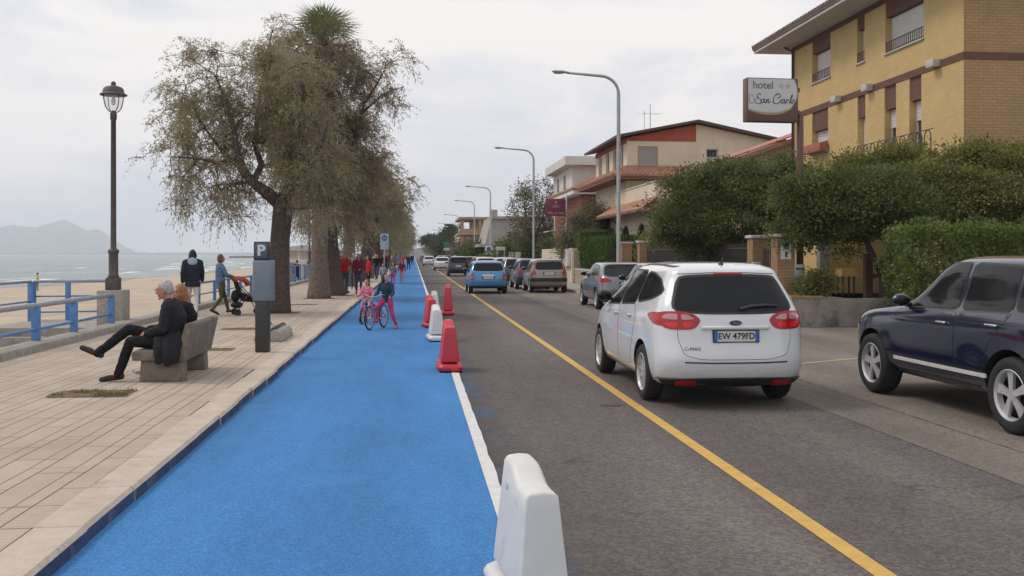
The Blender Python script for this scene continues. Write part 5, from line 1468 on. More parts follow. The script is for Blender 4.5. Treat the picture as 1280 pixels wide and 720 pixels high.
# ------------------------------------------------------------------ promenade lamps
def prom_lamp(x, y, label, pedmat, ptag, pw=0.56, ph=0.8):
    pd = thing('lamp_pedestal', (x, y, 0.1), ptag, 'pedestal', 'pedestals of the promenade lamps')
    MB().box((0, 0, ph / 2 - .02), (pw, pw, ph + .04)).build('block', pedmat, pd, bevel=0.012)
    l = thing('promenade_lamp', (x, y, 0.1 + ph), label, 'street lamp', 'lantern lamps of the promenade')
    MB().box((0, 0, .14), (.27, .27, .28)).build('foot', M['iron'], l, bevel=0.01)
    b = MB()
    b.lathe([(.12, .28), (.125, .31), (.105, .34), (.10, .8), (.115, .84), (.125, .87), (.115, .9), (.07, .93), (.062, 1.0), (.055, 3.82), (.07, 3.83), (.075, 3.95), (.055, 4.0), (.03, 4.03)], n=14)
    b.build('post', M['iron'], l, smooth=True)
    b = MB()
    for k in range(4):
        a = R(45 + 90 * k); c, s = math.cos(a), math.sin(a)
        b.tube([(c * r, s * r, z) for r, z in ((.03, 3.98), (.12, 4.02), (.185, 4.1), (.22, 4.22), (.245, 4.38))], .012, 6)
    lf = b.build('lantern_frame', M['iron'], l, smooth=True)
    b = MB(); b.lathe([(.04, 4.02), (.11, 4.06), (.17, 4.14), (.205, 4.26), (.225, 4.375)], n=16)
    b.build('glass_bowl', M['lantern_glass'], lf, smooth=True)
    b = MB(); b.lathe([(.01, 4.36), (.29, 4.37), (.30, 4.385), (.285, 4.40), (.235, 4.43), (.215, 4.52), (.17, 4.56), (.085, 4.585), (.05, 4.60), (.055, 4.64), (.035, 4.68), (.006, 4.69)], n=16)
    b.build('lantern_roof', M['iron'], lf, auto=40)
    b = MB(); b.lathe([(.03, 4.36), (.035, 4.30), (.05, 4.26), (.05, 4.2), (.02, 4.15)], n=10)
    b.build('bulb', M['pvc'], lf, smooth=True)
prom_lamp(-6.71, 22.89, 'dark iron lantern post standing on the grey concrete block', M['concrete'], 'pale grey concrete block under the nearest lantern post')
prom_lamp(-6.68, 64.4, 'farther dark lantern post standing on the brown brick block, between tree trunks', M['brick_orange'], 'brown brick block under the farther lantern post', 0.7, 0.85)

# ------------------------------------------------------------------ blue railings
def post(name, b_pts, r, m, parent): return MB().tube(b_pts, r, 8).build(name, m, parent, smooth=True)
def railing(label, pts, h, posts=None, mid=(0.5,), pr=0.055, rr=0.035, top='rail_pale', group='blue railings of the promenade', balusters=0):
    r = thing('railing', pts[0], label, 'railing', group)
    o = Vector(pts[0]); L_ = [Vector(p) - o for p in pts]
    for p, hh in [(q, h) for q in (posts and [Vector(a) - o for a in posts] or L_)]:
        MB().box((p.x, p.y, p.z + hh / 2 - .02), (pr * 1.7, pr * 1.7, hh + .02)).build('post', M['rail_blue'], r, bevel=0.006)
    b = MB(); b.tube([p + Vector((0, 0, h)) for p in L_], rr, 8); b.build('handrail', M[top], r, smooth=True)
    for mzz in mid:
        b = MB(); b.tube([p + Vector((0, 0, h * mzz)) for p in L_], rr * .62, 6); b.build('crossbar', M['rail_blue'], r, smooth=True)
    if balusters:
        b = MB()
        for p, q in zip(L_, L_[1:]):
            n = int((q - p).length / balusters)
            for i in range(1, n): c = p.lerp(q, i / n); b.box((c.x, c.y, c.z + h / 2), (.03, .03, h))
        b.build('balusters', M['rail_blue'], r)
    return r
railing('nearest low blue railing with a worn pale handrail running up to the lamp block', [(-6.42, 6.0, .235), (-6.40, 10.0, .235), (-6.40, 14.0, .235), (-6.38, 17.43, .235), (-6.38, 19.3, .235), (-6.40, 21.67, .235)], 0.60, mid=(0.32,), pr=0.07, rr=0.045)
railing('blue railing with pale handrail round the beach stairs, behind the nearest one', [(-7.45, 24.95, .1), (-8.35, 24.85, .1), (-9.1, 24.7, .1)], 0.95, mid=(0.62, 0.22), pr=0.06)
railing('sloping blue handrail going down the beach stairs', [(-9.12, 24.6, .1), (-9.12, 22.3, .1), (-9.12, 20.0, -1.0)], 0.95, mid=(0.5,), pr=0.07)
b = [(-6.3, 27.4 + 2.35 * i, .235) for i in range(10)]
railing('blue two bar railing behind the woman with the stroller', b, 0.62, mid=(0.45,), pr=0.055, top='rail_blue')
b = [(-6.3, 51.0 + 2.4 * i, .235) for i in range(6)]
railing('blue railing with upright bars just before the farther lamp block', b, 0.85, mid=(0.12,), pr=0.06, top='rail_blue', balusters=1.2)
b = [(-6.3, 66.0 + 3 * i, .235) for i in range(16)]
railing('blue railing running on beyond the farther lamp block', b, 0.85, mid=(0.45,), pr=0.06, top='rail_blue')

# ------------------------------------------------------------------ bench, parking meter, bike rack
bn = thing('park_bench', (-3.15, 12.72, 0.1), 'weathered concrete bench with a leaning back slab, seen from behind', 'bench')
for y in (0.0, 1.28):
    b = MB(); b.prism([(-.27, 0), (.27, 0), (.26, .27), (-.25, .27)], y, y + .24, 'y'); b.build('support', M['bench_concrete'], bn, bevel=0.015)
b = MB(); b.prism([(-.34, .272), (.17, .272), (.2, .36), (.17, .40), (-.31, .40), (-.35, .37)], -.06, 1.6, 'y'); b.build('seat', M['bench_concrete'], bn, bevel=0.012)
b = MB(); b.prism([(.175, .28), (.29, .25), (.39, .70), (.37, .735), (.30, .735), (.205, .41)], -.04, 1.62, 'y'); b.build('backrest', M['bench_concrete'], bn, bevel=0.02)

pm = thing('parking_meter', (-2.46, 16.46, 0.1), 'grey blue parking ticket machine with a white P panel on a dark post', 'parking meter', rz=R(-6))
MB().box((0, 0, .43), (.22, .17, .86)).build('post', mat('anthracite_post', (0.035, 0.034, 0.038), rough=0.5, var=0.15), pm, bevel=0.02)
b = MB(); b.prism([(-.145, -.1), (.13, -.1), (.18, -.05), (.18, .1), (-.145, .1)], .84, 1.5)
b.build('cabinet', mat('slate_blue_metal', (0.165, 0.205, 0.25), rough=0.45, var=0.08, scale=4, dirt=((0.12, 0.14, 0.165), 2.0, 0.57)), pm, bevel=0.018)
pn = MB(); pn.box((-.015, 0, 1.655), (.25, .09, .31)).build('sign_panel', mat('anthracite_panel', (0.03, 0.034, 0.042), rough=0.45), pm, bevel=0.012)
pn = kids(pm)[-1]
MB().box((-.015, -.047, 1.66), (.195, .006, .25)).build('blue_field', mat('dull_blue_sign', (0.06, 0.09, 0.165), rough=0.4, var=0.06), pn, bevel=0.004)
lettering('letter', 'P', 0.235, M['plate'], pn, (-.015, -.0525, 1.66), bold=0.009, sx=1.1, extrude=0.001)

rk = thing('bike_rack', (-2.53, 18.3, 0.1), 'low concrete bicycle rack with notched ridges behind the parking meter', 'bike rack')
for sx_, nm in ((0.0, 0), (-.30, 1)):
    b = MB()
    pr = [(-.12, 0), (.15, 0), (.155, .05), (.13, .15), (.07, .205), (.01, .22), (-.04, .20), (-.09, .1)]
    b.prism([(x + sx_, z) for x, z in pr], 0.0 + nm * .25, 1.5 + nm * .25, 'y')
    o = b.build('concrete_block', M['concrete'], rk, bevel=0.012)
    b = MB()
    for i in range(7):
        y = .12 + i * .21 + nm * .25
        b.tube([(sx_ - .02 + .05 * math.cos(t), y, .205 + .05 * math.sin(t)) for t in np.linspace(-.3, 3.4, 9)], .013, 6)
    b.build('metal_loops', M['iron'], o, smooth=True)

# ------------------------------------------------------------------ plastic road barriers
M['barrier_white'] = mat('white_plastic', (0.63, 0.625, 0.615), rough=0.45, var=0.04, scale=5, dirt=((0.47, 0.455, 0.43), 4.0, 0.58))
M['barrier_red'] = mat('red_plastic', (0.52, 0.03, 0.048), rough=0.45, var=0.12, scale=5, dirt=((0.36, 0.03, 0.04), 3.0, 0.57))
def barrier(x, y, rz, white, label, h=0.70, WB=.135):
    r = thing('road_barrier', (x, y, 0.004), label, 'barrier', 'plastic barriers along the white line', rz)
    m = M['barrier_white'] if white else M['barrier_red']
    b = MB()
    # y runs along the line: near end y=0, tall lug at the far end
    def ring(z, w, y0, y1, c=0.05):
        return [Vector((sx * (w - (c if cx else 0)), yy, z)) for sx, yy, cx in ((-1, y0 + c, 0), (-1, y0, 1), (1, y0, 1), (1, y0 + c, 0), (1, y1 - c, 0), (1, y1, 1), (-1, y1, 1), (-1, y1 - c, 0))]
    b.rings([ring(.02, WB + .03, -.05, .71), ring(.07, WB + .045, -.06, .72), ring(.10, WB + .03, -.045, .70), ring(.115, WB + .01, -.02, .68)])
    base = b.build('base', m, r, bevel=0.012, seg=3)
    b = MB()
    ny, rows = 13, []
    ys = np.linspace(0, 1, ny)
    def topz(t):
        s = 1 / (1 + math.exp(-(t - .52) * 16))
        return h - .085 + .085 * s
    zs = [.14, .25, .4, .5]
    sect = []
    for t in ys:
        tz = topz(t)
        g = []
        for z in zs + [tz - .03]: g.append((z, WB - (WB - .07) * ((z - .14) / (h - .14))))
        wt = WB - (WB - .07) * ((tz - .14) / (h - .14))
        y_at = lambda z: (.02 + .07 * (z / h)) + t * (.62 - .13 * z / h)
        prof = [Vector((-w_, y_at(z), z)) for z, w_ in g] + [Vector((-wt * .82, y_at(tz), tz - .006)), Vector((0, y_at(tz), tz)), Vector((wt * .82, y_at(tz), tz - .006))] + [Vector((w_, y_at(z), z)) for z, w_ in g[::-1]]
        sect.append(prof)
    b.rings(sect)
    o = b.build('body', m, r, bevel=0.016, seg=3)
    for s_ in (-1, 1):
        q = MB(); q.lathe([(.001, 0), (.022, 0), (.022, .012), (.001, .012)], (s_ * .078 if s_ > 0 else -.09, .45, h - .13), 10, 'x')
        q.build('fixing_hole', M['barrier_white'] if white else M['lens_red'], o)
    for sx_ in (-.12, .12):
        q = MB(); q.bb(sx_ - .04, sx_ + .04, -.04, .68, 0, .025); q.build('foot', M['rubber'], r)
    return r
barrier(0.60, 4.42, R(7), True, 'nearest white plastic barrier with a curved top, cut by the bottom edge', 0.685, .122)
barrier(0.53, 14.15, R(2), False, 'nearest red plastic barrier with a broad base', 0.73)
barrier(0.47, 19.15, R(4), True, 'white plastic barrier between the red ones')
barrier(0.44, 22.75, R(8), False, 'second red plastic barrier, half behind the white one', 0.74)
barrier(0.55, 25.4, R(2), True, 'far white plastic barrier of which only the top shows', 0.74)
barrier(0.94, 27.4, R(-4), False, 'farthest of the three red plastic barriers, set to the right', 0.86)

# ------------------------------------------------------------------ tall street lamps of the house side
def street_lamp(y, label, x=8.4, h=8.95):
    r = thing('street_lamp', (x, y, 0.117), label, 'street lamp', 'tall curved street lamps on the right')
    b = MB()
    pts = [(0, 0, 0), (0, 0, 1.2), (0, 0, 1.25), (0, 0, h - .75)] + [(-.75 + .75 * math.cos(t), 0, h - .75 + .72 * math.sin(t)) for t in np.linspace(0.15, 1.5, 8)] + [(-2.15, 0, h + .08)]
    b.tube(pts, [.11, .11, .085, .075] + [.062] * 8 + [.05], 10)
    b.build('pole', M['steel'], r, smooth=True)
    b = MB()
    b.rings([[Vector((-2.05 - .72 * t, .13 * wv * math.cos(a), h + .085 + .035 * t + (.075 if math.sin(a) > 0 else .05) * wv * math.sin(a))) for a in np.linspace(0, 2 * math.pi, 10, endpoint=False)] for t, wv in ((0, .35), (.1, .6), (.35, 1), (.75, .95), (.95, .6), (1, .25))])
    hd = b.build('lamp_head', M['steel'], r, smooth=True)
    b = MB(); b.ell((-2.5, 0, h + .055), (.22, .09, .035), 10, 6); b.build('glass', M['lens_clear'], hd, smooth=True)
    MB().lathe([(.14, 0), (.14, .03), (.1, .1), (.1, .12)], n=10).build('base_collar', M['steel'], r)
    return r
lamp_y = [39.9, 68.7, 107.8, 136.4, 185, 236, 300, 380]
street_lamp(39.9, 'nearest tall curved street lamp, between the pillar and the clipped hedge')
tb_ = {}
for c in list(COL.objects):
    if c.parent: tb_.setdefault(c.parent.name, []).append(c)
src = [o for o in COL.objects if o.name == 'street_lamp'][0]
for y, lab in zip(lamp_y[1:], ('second tall curved street lamp, in front of the thin leaved tree', 'third curved street lamp, rising before the grey villa', 'fourth curved street lamp, beside the tan terraced building', 'fifth curved street lamp, over the white block', 'sixth small far street lamp beside the pines', 'seventh tiny far street lamp', 'last and tiniest far street lamp')):
    o = copy_tree(src, None, tb_); o.location.y = y; o['label'] = lab

# ------------------------------------------------------------------ hotel sign on its brown pole
sp_ = at(1000, 318, 24.3)
sg = thing('hotel_sign', (sp_.x, sp_.y, 0.0), 'brown and white hotel sign with script lettering on a brown pole', 'sign', rz=R(3))
M['sign_brown'] = mat('sign_brown', (0.125, 0.06, 0.045), rough=0.45, var=0.12, scale=2)
M['sign_white'] = mat('sign_white', (0.52, 0.52, 0.53), rough=0.4, var=0.03)
MB().lathe([(.085, 0), (.085, 5.15), (.07, 5.18)], n=12).build('pole', M['sign_brown'], sg, smooth=True)
SW, SH_ = 1.31, 1.06
sx0, sz0 = -.14 - SW, 4.98 - 0.0
sz0 = CAM_H + (318 - 154) * 24.3 / FPX
b = MB(); b.bb(sx0, sx0 + SW, -.2, .09, sz0, sz0 + SH_)
bx = b.build('sign_box', M['sign_brown'], sg, bevel=0.012)
MB().bb(-.14, -.05, -.1, .1, sz0 + .2, sz0 + .3).build('bracket', M['sign_brown'], sg); MB().bb(-.14, -.05, -.1, .1, sz0 + .75, sz0 + .85).build('bracket', M['sign_brown'], sg)
k_ = SW / 640.0
def S2(x, y, dy): return Vector((sx0 + (x - 118) * k_, dy, sz0 + SH_ - (y - 100) * SH_ / 506))
def flat_poly(name, pts, dy, m, parent, th=0.006):
    b = MB(); q = [S2(x, y, 0) for x, y in pts]
    b.prism([(p.x, p.z) for p in q], dy - th, dy, 'y')
    return b.build(name, m, parent)
curve = [(129, 112), (129, 465)] + [(p.x, p.y) for p in catmull([(129, 465, 0), (250, 490, 0), (380, 496, 0), (520, 488, 0), (640, 450, 0), (712, 380, 0), (742, 290, 0), (735, 190, 0), (702, 112, 0)], 5)]
tan_band = [(129, 440), (129, 480)] + [(p.x, p.y) for p in catmull([(129, 480, 0), (250, 515, 0), (400, 530, 0), (540, 515, 0), (650, 470, 0), (700, 420, 0)], 5)] + [(640, 430), (380, 470)]  # outline of the sign's own tan band under the white field
flat_poly('tan_crescent', tan_band, -.2015, mat('sign_tan', (0.36, 0.24, 0.13), rough=0.45, var=0.2, scale=3), bx, .004)
yl = [(129, 445), (129, 468)] + [(p.x, p.y) for p in catmull([(129, 468, 0), (250, 497, 0), (390, 505, 0), (520, 497, 0), (640, 456, 0), (700, 400, 0)], 5)] + [(640, 430), (380, 470)]
flat_poly('cream_crescent', yl, -.2065, mat('sign_cream', (0.55, 0.46, 0.24), rough=0.45, var=0.1, scale=3), bx, .004)
wf_ = flat_poly('white_field', curve, -.2115, M['sign_white'], bx, .004)
c = S2(313, 190, -.2165)
lettering('lettering', 'hotel', .255, mat('sign_grey', (0.16, 0.15, 0.155), rough=0.5), bx, c, bold=0.006, sx=1.0, extrude=0.001)
b = MB()
for cx in (540, 625):
    pts = [S2(cx + (32 if i % 2 == 0 else 13) * math.sin(i * math.pi / 5), 192 - (32 if i % 2 == 0 else 13) * math.cos(i * math.pi / 5), -.217) for i in range(11)]
    b.tube(pts, .0075, 5)
b.build('star_outlines', mat('sign_gold', (0.50, 0.38, 0.16), rough=0.5), bx)
script = [
 [(290, 300), (262, 287), (236, 305), (250, 334), (282, 358), (282, 394), (248, 405), (216, 390)],
 [(216, 390), (197, 340), (172, 296), (146, 308), (136, 355), (152, 395), (184, 402), (212, 372), (240, 330)],
 [(328, 352), (303, 355), (291, 380), (306, 393), (326, 366), (334, 348), (326, 382), (338, 391), (352, 370)],
 [(352, 392), (360, 352), (356, 382), (376, 352), (388, 358), (378, 388), (394, 390), (408, 372)],
 [(498, 335), (527, 318), (522, 288), (480, 290), (446, 335), (442, 380), (470, 400), (515, 386), (546, 350)],
 [(580, 348), (555, 352), (541, 380), (556, 393), (576, 366), (585, 346), (577, 384), (590, 391), (602, 372)],
 [(602, 392), (612, 350), (616, 360), (632, 348), (638, 356)],
 [(640, 388), (664, 345), (684, 300), (670, 302), (656, 352), (650, 382), (662, 391), (674, 376)],
 [(692, 352), (673, 366), (671, 385), (687, 389), (702, 366), (692, 352), (712, 350)]]
b = MB()
for si_, st in enumerate(script):
    q = catmull([S2(x, y, -.2165) for x, y in st], 5)
    b.tube(q, [(.0045 if si_ == 1 else .0085) + (.002 if si_ == 1 else .006) * max(0, math.sin(i * .55)) for i in range(len(q))], 5)
b.build('script_lettering', mat('sign_script', (0.05, 0.042, 0.055), rough=0.5), bx)

# maroon sign
p = at(708, 318, 62)
vs_ = thing('maroon_sign', (p.x, p.y, 0.1), 'maroon hanging sign with pale lettering on a grey pole', 'sign', rz=R(3))
MB().lathe([(.07, 0), (.065, 5.35)], n=10).build('pole', M['steel'], vs_, smooth=True)
b = MB(); b.bb(-1.31, -.1, -.06, .06, 4.02, 5.1)
bx = b.build('panel', mat('maroon_panel', (0.175, 0.028, 0.06), rough=0.5, var=0.1), vs_, bevel=0.01)
M['pale_ink'] = mat('pale_pink_lettering', (0.68, 0.45, 0.47), rough=0.5)
lettering('lettering', 'Villa del Sole', .215, M['pale_ink'], bx, (-.7, -.064, 4.2), extrude=.001, sx=.93)
b = MB()
b.tube([(-.7, -.063, 4.55), (-.69, -.063, 4.8)], .012, 5)
for a in (-1, 1):
    b.tube(catmull([(-.7, -.063, 4.62), (-.7 + a * .1, -.063, 4.66), (-.7 + a * .22, -.063, 4.60), (-.7 + a * .12, -.063, 4.56), (-.7, -.063, 4.58)], 4), .012, 5)
for k in range(5):
    a = R(90 + 72 * k); b.tube([(-.69, -.063, 4.88), (-.69 + .07 * math.cos(a), -.063, 4.88 + .07 * math.sin(a))], .02, 5)
b.build('flower_emblem', M['pale_ink'], bx)

# small road signs
def road_sign(x, y, z0, z1, wd, label, mfield, extra=None, legs=1, top=None):
    s = thing('road_sign', (x, y, 0.1), label, 'sign')
    for k in range(legs):
        px_ = 0 if legs == 1 else (-wd * .4 + wd * .8 * k)
        MB().lathe([(.03, 0), (.03, z1 - .1)], (px_, .03, 0), 8).build('pole', M['steel'], s, smooth=True)
    o = MB().bb(-wd / 2, wd / 2, -.012, 0, z0 - .1, z1 - .1).build('panel', mfield, s, bevel=.004)
    if extra: extra(o, (z0 + z1) / 2 - .1)
    return s
M['blue_sign'] = mat('blue_sign', (0.04, 0.12, 0.42), rough=0.4, var=0.05)
M['pale_sign'] = mat('pale_blue_sign', (0.42, 0.48, 0.55), rough=0.45, var=0.05)
def bike_marks(o, zc):
    b = MB(); b.lathe([(.001, 0), (.17, 0), (.17, .006), (.001, .006)], (0, -.02, zc + .2), 20, 'y'); d_ = b.build('blue_disc', M['blue_sign'], o)
    b = MB()
    for x in (-.07, .07): b.tube([(x + .045 * math.cos(t), -.0225, zc + .17 + .045 * math.sin(t)) for t in np.linspace(0, 6.283, 13)], .006, 4)
    b.tube([(-.07, -.0225, zc + .17), (-.03, -.0225, zc + .24), (.04, -.0225, zc + .24), (0, -.0225, zc + .17), (-.03, -.0225, zc + .24)], .006, 4); b.tube([(.07, -.0225, zc + .17), (.035, -.0225, zc + .27), (.06, -.0225, zc + .28)], .006, 4)
    b.build('bicycle_symbol', M['plate'], d_)
road_sign(-1.62, 55.4, 1.98, 2.85, .45, 'pale blue cycle path sign with a blue disc, above the children', M['pale_sign'], bike_marks)
def pk(o, zc):
    MB().bb(-.2, .2, -.02, -.013, zc - .05, zc + .3).build('blue_field', M['blue_sign'], o)
p = at(611, 313, 96); road_sign(p.x, p.y, 1.65, 2.55, .75, 'small white sign with a blue square by the grey villa', M['plate'], pk)
p = at(621, 310, 97); road_sign(p.x, p.y, 2.1, 2.55, .8, 'plain pale sign panel right of the blue square sign', M['pale_sign'])
p = at(626, 312, 84); road_sign(p.x, p.y, 2.05, 2.35, .78, 'wide white name board on two legs before the dark shrubs', M['plate'], legs=2)
p = at(558, 306, 150); s = road_sign(p.x, p.y, 2.75, 3.55, .8, 'far green sign over a white panel below the pines', mat('green_sign', (0.03, 0.22, 0.17), rough=0.4))
MB().bb(-.45, .45, -.012, 0, 2.2, 2.6).build('lower_panel', M['plate'], s)
# ------------------------------------------------------------------ cars
def plan(yr, yf, w, rr, rf, bow=0.06, bowf=0.10, tr=0.03, tf=0.07):
    half = []
    for t in (0, .35, .7): half.append((t * (w - rr), yr))
    for a in np.linspace(0, math.pi / 2, 6): half.append((w - rr + rr * math.sin(a), yr + rr * .8 * (1 - math.cos(a))))
    y0, y1 = yr + rr * .8, yf - rf * 1.0
    for t in np.linspace(0, 1, 12)[1:-1]: half.append((w, y0 + (y1 - y0) * t))
    for a in np.linspace(0, math.pi / 2, 6): half.append((w - rf + rf * math.cos(a), yf - rf + rf * math.sin(a)))
    for t in (.7, .35, 0): half.append((t * (w - rf), yf))
    ym = (yr + yf) / 2; hl = (yf - yr) / 2
    o = []
    for x, y in half:
        s = (y - ym) / hl
        x2 = x * (1 - (tf if s > 0 else tr) * abs(s) ** 2.5)
        f = (x / max(w, .01)) ** 2
        y2 = y + (bow * f if s < 0 else -bowf * f) * min(1, abs(s) * 1.2) ** 3
        o.append((x2, y2))
    return o + [(-x, y) for x, y in o[-2:0:-1]]
def chaikin(p, r=0.2, it=2, closed=True):
    for _ in range(it):
        q = []
        n = len(p)
        for i in range(n if closed else n - 1):
            a, b_ = p[i], p[(i + 1) % n]
            q += [(a[0] + (b_[0] - a[0]) * r, a[1] + (b_[1] - a[1]) * r), (a[0] + (b_[0] - a[0]) * (1 - r), a[1] + (b_[1] - a[1]) * (1 - r))]
        p = q
    return p
def offset_poly(p, d):
    n = len(p)
    ar = sum(p[i][0] * p[(i + 1) % n][1] - p[(i + 1) % n][0] * p[i][1] for i in range(n))
    sg = 1 if ar > 0 else -1
    o = []
    for i in range(n):
        a, b_, c = Vector(p[i - 1]), Vector(p[i]), Vector(p[(i + 1) % n])
        e1, e2 = (b_ - a), (c - b_)
        n1 = Vector((e1.y, -e1.x)).normalized() if e1.length > 1e-6 else Vector((0, 0)); n2 = Vector((e2.y, -e2.x)).normalized() if e2.length > 1e-6 else n1
        m = (n1 + n2)
        m = m.normalized() if m.length > 1e-5 else n1
        o.append(tuple(b_ + m * d * sg))
    return o
class Conform:
    """lays outlines drawn in side, rear or front view onto a finished body"""
    def __init__(s, me, belt=1.0):
        s.belt = belt
        s.bvh = BVHTree.FromPolygons([v.co for v in me.vertices], [tuple(p.vertices) for p in me.polygons])
    def hit(s, view, p):
        o, d = {'L': (Vector((-4, p[0], p[1])), Vector((1, 0, 0))), 'R': (Vector((4, p[0], p[1])), Vector((-1, 0, 0))),
                'B': (Vector((p[0], -4, p[1])), Vector((0, 1, 0))), 'F': (Vector((p[0], 12, p[1])), Vector((0, -1, 0))), 'T': (Vector((p[0], p[1], 5)), Vector((0, 0, -1)))}[view]
        h = s.bvh.ray_cast(o, d)
        if h[0] is None:
            near = o + d * (4 if view in 'LRB' else 6)
            h = s.bvh.find_nearest(near if view != 'B' else Vector((p[0], 0.1, p[1])))
        if view == 'B' and h[0] is not None and h[0].y > .62 and p[1] < s.belt:
            h = s.bvh.find_nearest(Vector((p[0], .34, p[1])))
        n = h[1]
        if n.dot(d) > 0: n = -n
        return h[0], n
    def panel(s, name, poly, view, m, parent, off=0.004, grid=0.07, label=None):
        bd = []
        n = len(poly)
        for i in range(n):
            a, b_ = Vector(poly[i]), Vector(poly[(i + 1) % n])
            k = max(1, int((b_ - a).length / grid))
            bd += [a.lerp(b_, j / k) for j in range(k)]
        nb = len(bd)
        xs = [p.x for p in bd]; ys = [p.y for p in bd]
        inner = []
        g = grid
        def inside(q):
            c = False
            for i in range(nb):
                a, b_ = bd[i], bd[i - 1]
                if (a.y > q.y) != (b_.y > q.y) and q.x < (b_.x - a.x) * (q.y - a.y) / (b_.y - a.y) + a.x: c = not c
            return c
        x = min(xs) + g / 2
        while x < max(xs):
            y = min(ys) + g / 2
            while y < max(ys):
                q = Vector((x, y))
                if inside(q) and min((q - p_).length for p_ in bd) > g * .35: inner.append(q)
                y += g
            x += g
        V, E, F, *_ = geometry.delaunay_2d_cdt(bd + inner, [(i, (i + 1) % nb) for i in range(nb)], [], 1, 1e-5)
        hits = [s.hit(view, v) for v in V]
        vs = [h + nn * off for h, nn in hits]
        want = hits[0][1]
        fs = []
        for f in F:
            a, b_, c = (vs[i] for i in f[:3])
            nn = (b_ - a).cross(c - a)
            fs.append(tuple(f) if nn.dot(hits[f[0]][1]) > 0 else tuple(f)[::-1])
        cnt = {}
        for f in fs:
            for i in range(len(f)):
                e = (f[i], f[(i + 1) % len(f)]); cnt[e] = 1
        m0 = len(vs)
        vs2 = vs + [h - nn * 0.008 for h, nn in hits]
        skirt = [(b_, a, a + m0, b_ + m0) for a, b_ in cnt if (b_, a) not in cnt]
        mb = MB(); mb.add(vs2, fs)
        o = mb.mesh(name, m, True)
        if skirt:
            # sharp skirt: separate vertices so that the face stays smooth
            q = MB(); q.v, q.f, q.mi = list(mb.v), list(mb.f), list(mb.mi)
            for f in skirt: q.add([vs2[i] for i in f], [(0, 1, 2, 3)])
            o = q.mesh(name, m, True)
        return link_mesh(name, o, parent, label)
def strip(pts, wd):
    """open polyline -> thin outline"""
    P = [Vector(p) for p in pts]
    l, r = [], []
    for i, p in enumerate(P):
        d = (P[min(i + 1, len(P) - 1)] - P[max(i - 1, 0)]).normalized()
        n = Vector((-d.y, d.x)) * wd / 2
        l.append(tuple(p + n)); r.append(tuple(p - n))
    return l + r[::-1]
def wheel(parent, x, y, rad, wd, side, style='spoke', label=None, detail=True):
    b = MB()
    t = 36 if detail else 18
    w2 = wd / 2
    b.lathe([(rad * .66, -w2 * .9), (rad * .72, -w2), (rad * .9, -w2), (rad * .97, -w2 * .82), (rad, -w2 * .5), (rad, w2 * .5), (rad * .97, w2 * .82), (rad * .9, w2), (rad * .72, w2), (rad * .66, w2 * .9)], (x, y, rad), t, 'x', cap=False)
    o = b.build('wheel', M['rubber'], parent, auto=50)
    b = MB()
    s = side
    xo = x + s * w2 * .82
    b.m = 1
    b.lathe([(.001, 0), (rad * .655, 0), (rad * .655, .012), (.001, .012)], (x + s * w2 * .1, y, rad), 24, 'x')
    b.m = 0
    prof = [(rad * .60, -.06), (rad * .67, -.02), (rad * .685, 0.012), (rad * .655, .018), (rad * .62, -.005), (rad * .60, -.05)]
    b.lathe([(r, s * z) for r, z in prof], (xo, y, rad), t, 'x', cap=False)
    b.lathe([(.001, s * .0), (.055, s * .0), (.06, -s * .02), (.06, -s * .06)], (xo, y, rad), 16, 'x')
    n = {'spoke': 10, 'five': 5, 'steel': 8}[style]
    for k in range(n):
        a = 2 * math.pi * k / n + .2
        def P(r, da, dx): return Vector((xo + s * dx, y + r * math.cos(a + da), rad + r * math.sin(a + da)))
        if style == 'five':
            wi, wo_ = .5, .26
        else: wi, wo_ = .28, .11
        rr = [(.05, .030 / .05 if style == 'five' else .016 / .05, -.002), (rad * .34, (.034 if style == 'five' else .013) / (rad * .34), -.008), (rad * .64, (.052 if style == 'five' else .016) / (rad * .64), -.012)]
        v = []
        for r, da, dx in rr: v += [P(r, -da, dx), P(r, da, dx), P(r, da, dx - .03), P(r, -da, dx - .03)]
        b.add(v, [(0, 1, 5, 4), (4, 5, 9, 8), (1, 2, 6, 5), (5, 6, 10, 9), (3, 0, 4, 7), (7, 4, 8, 11), (8, 9, 10, 11)])
    b.build('rim', [M['rim'], M['rubber']], o)
    return o
def mirror_part(root, cf, y, z, side, body, w_, near=True):
    h, n = cf.hit('L' if side < 0 else 'R', (y, z))
    c = h + Vector((side * .13, -.03, .05))
    b = MB(); b.ell(c, (.11, .07, .075), 12, 8); b.box(h + Vector((side * .03, 0, .0)), (.12, .05, .04))
    o = b.build('side_mirror', body, root, smooth=True)
    b = MB(); b.ell(c + Vector((0, -.035, 0)), (.095, .045, .062), 12, 8); b.build('mirror_glass', M['glass_dark'], o, smooth=True)
def plate(root, cf, z, text, x=0.0, w_=.52, h_=.112, depth=None):
    h, n = cf.hit('B', (x, z))
    y = h.y - .022
    b = MB(); b.bb(x - w_ / 2 - .012, x + w_ / 2 + .012, y, y + .05, z - h_ / 2 - .012, z + h_ / 2 + .012); o = b.build('licence_plate', M['black_plastic'], root, bevel=.004)
    MB().bb(x - w_ / 2 + .04, x + w_ / 2 - .04, y - .004, y - .001, z - h_ / 2, z + h_ / 2).build('white_field', M['plate'], o)
    b = MB()
    for s in (-1, 1): b.bb(x + s * (w_ / 2 - .02) - .02, x + s * (w_ / 2 - .02) + .02, y - .004, y - .001, z - h_ / 2, z + h_ / 2)
    b.build('blue_bands', M['plate_blue'], o)
    if text:
        lettering('lettering', text, .098, M['ink'], o, (x, y - .0055, z), bold=.0022, sx=.98, extrude=.0005)
    return o
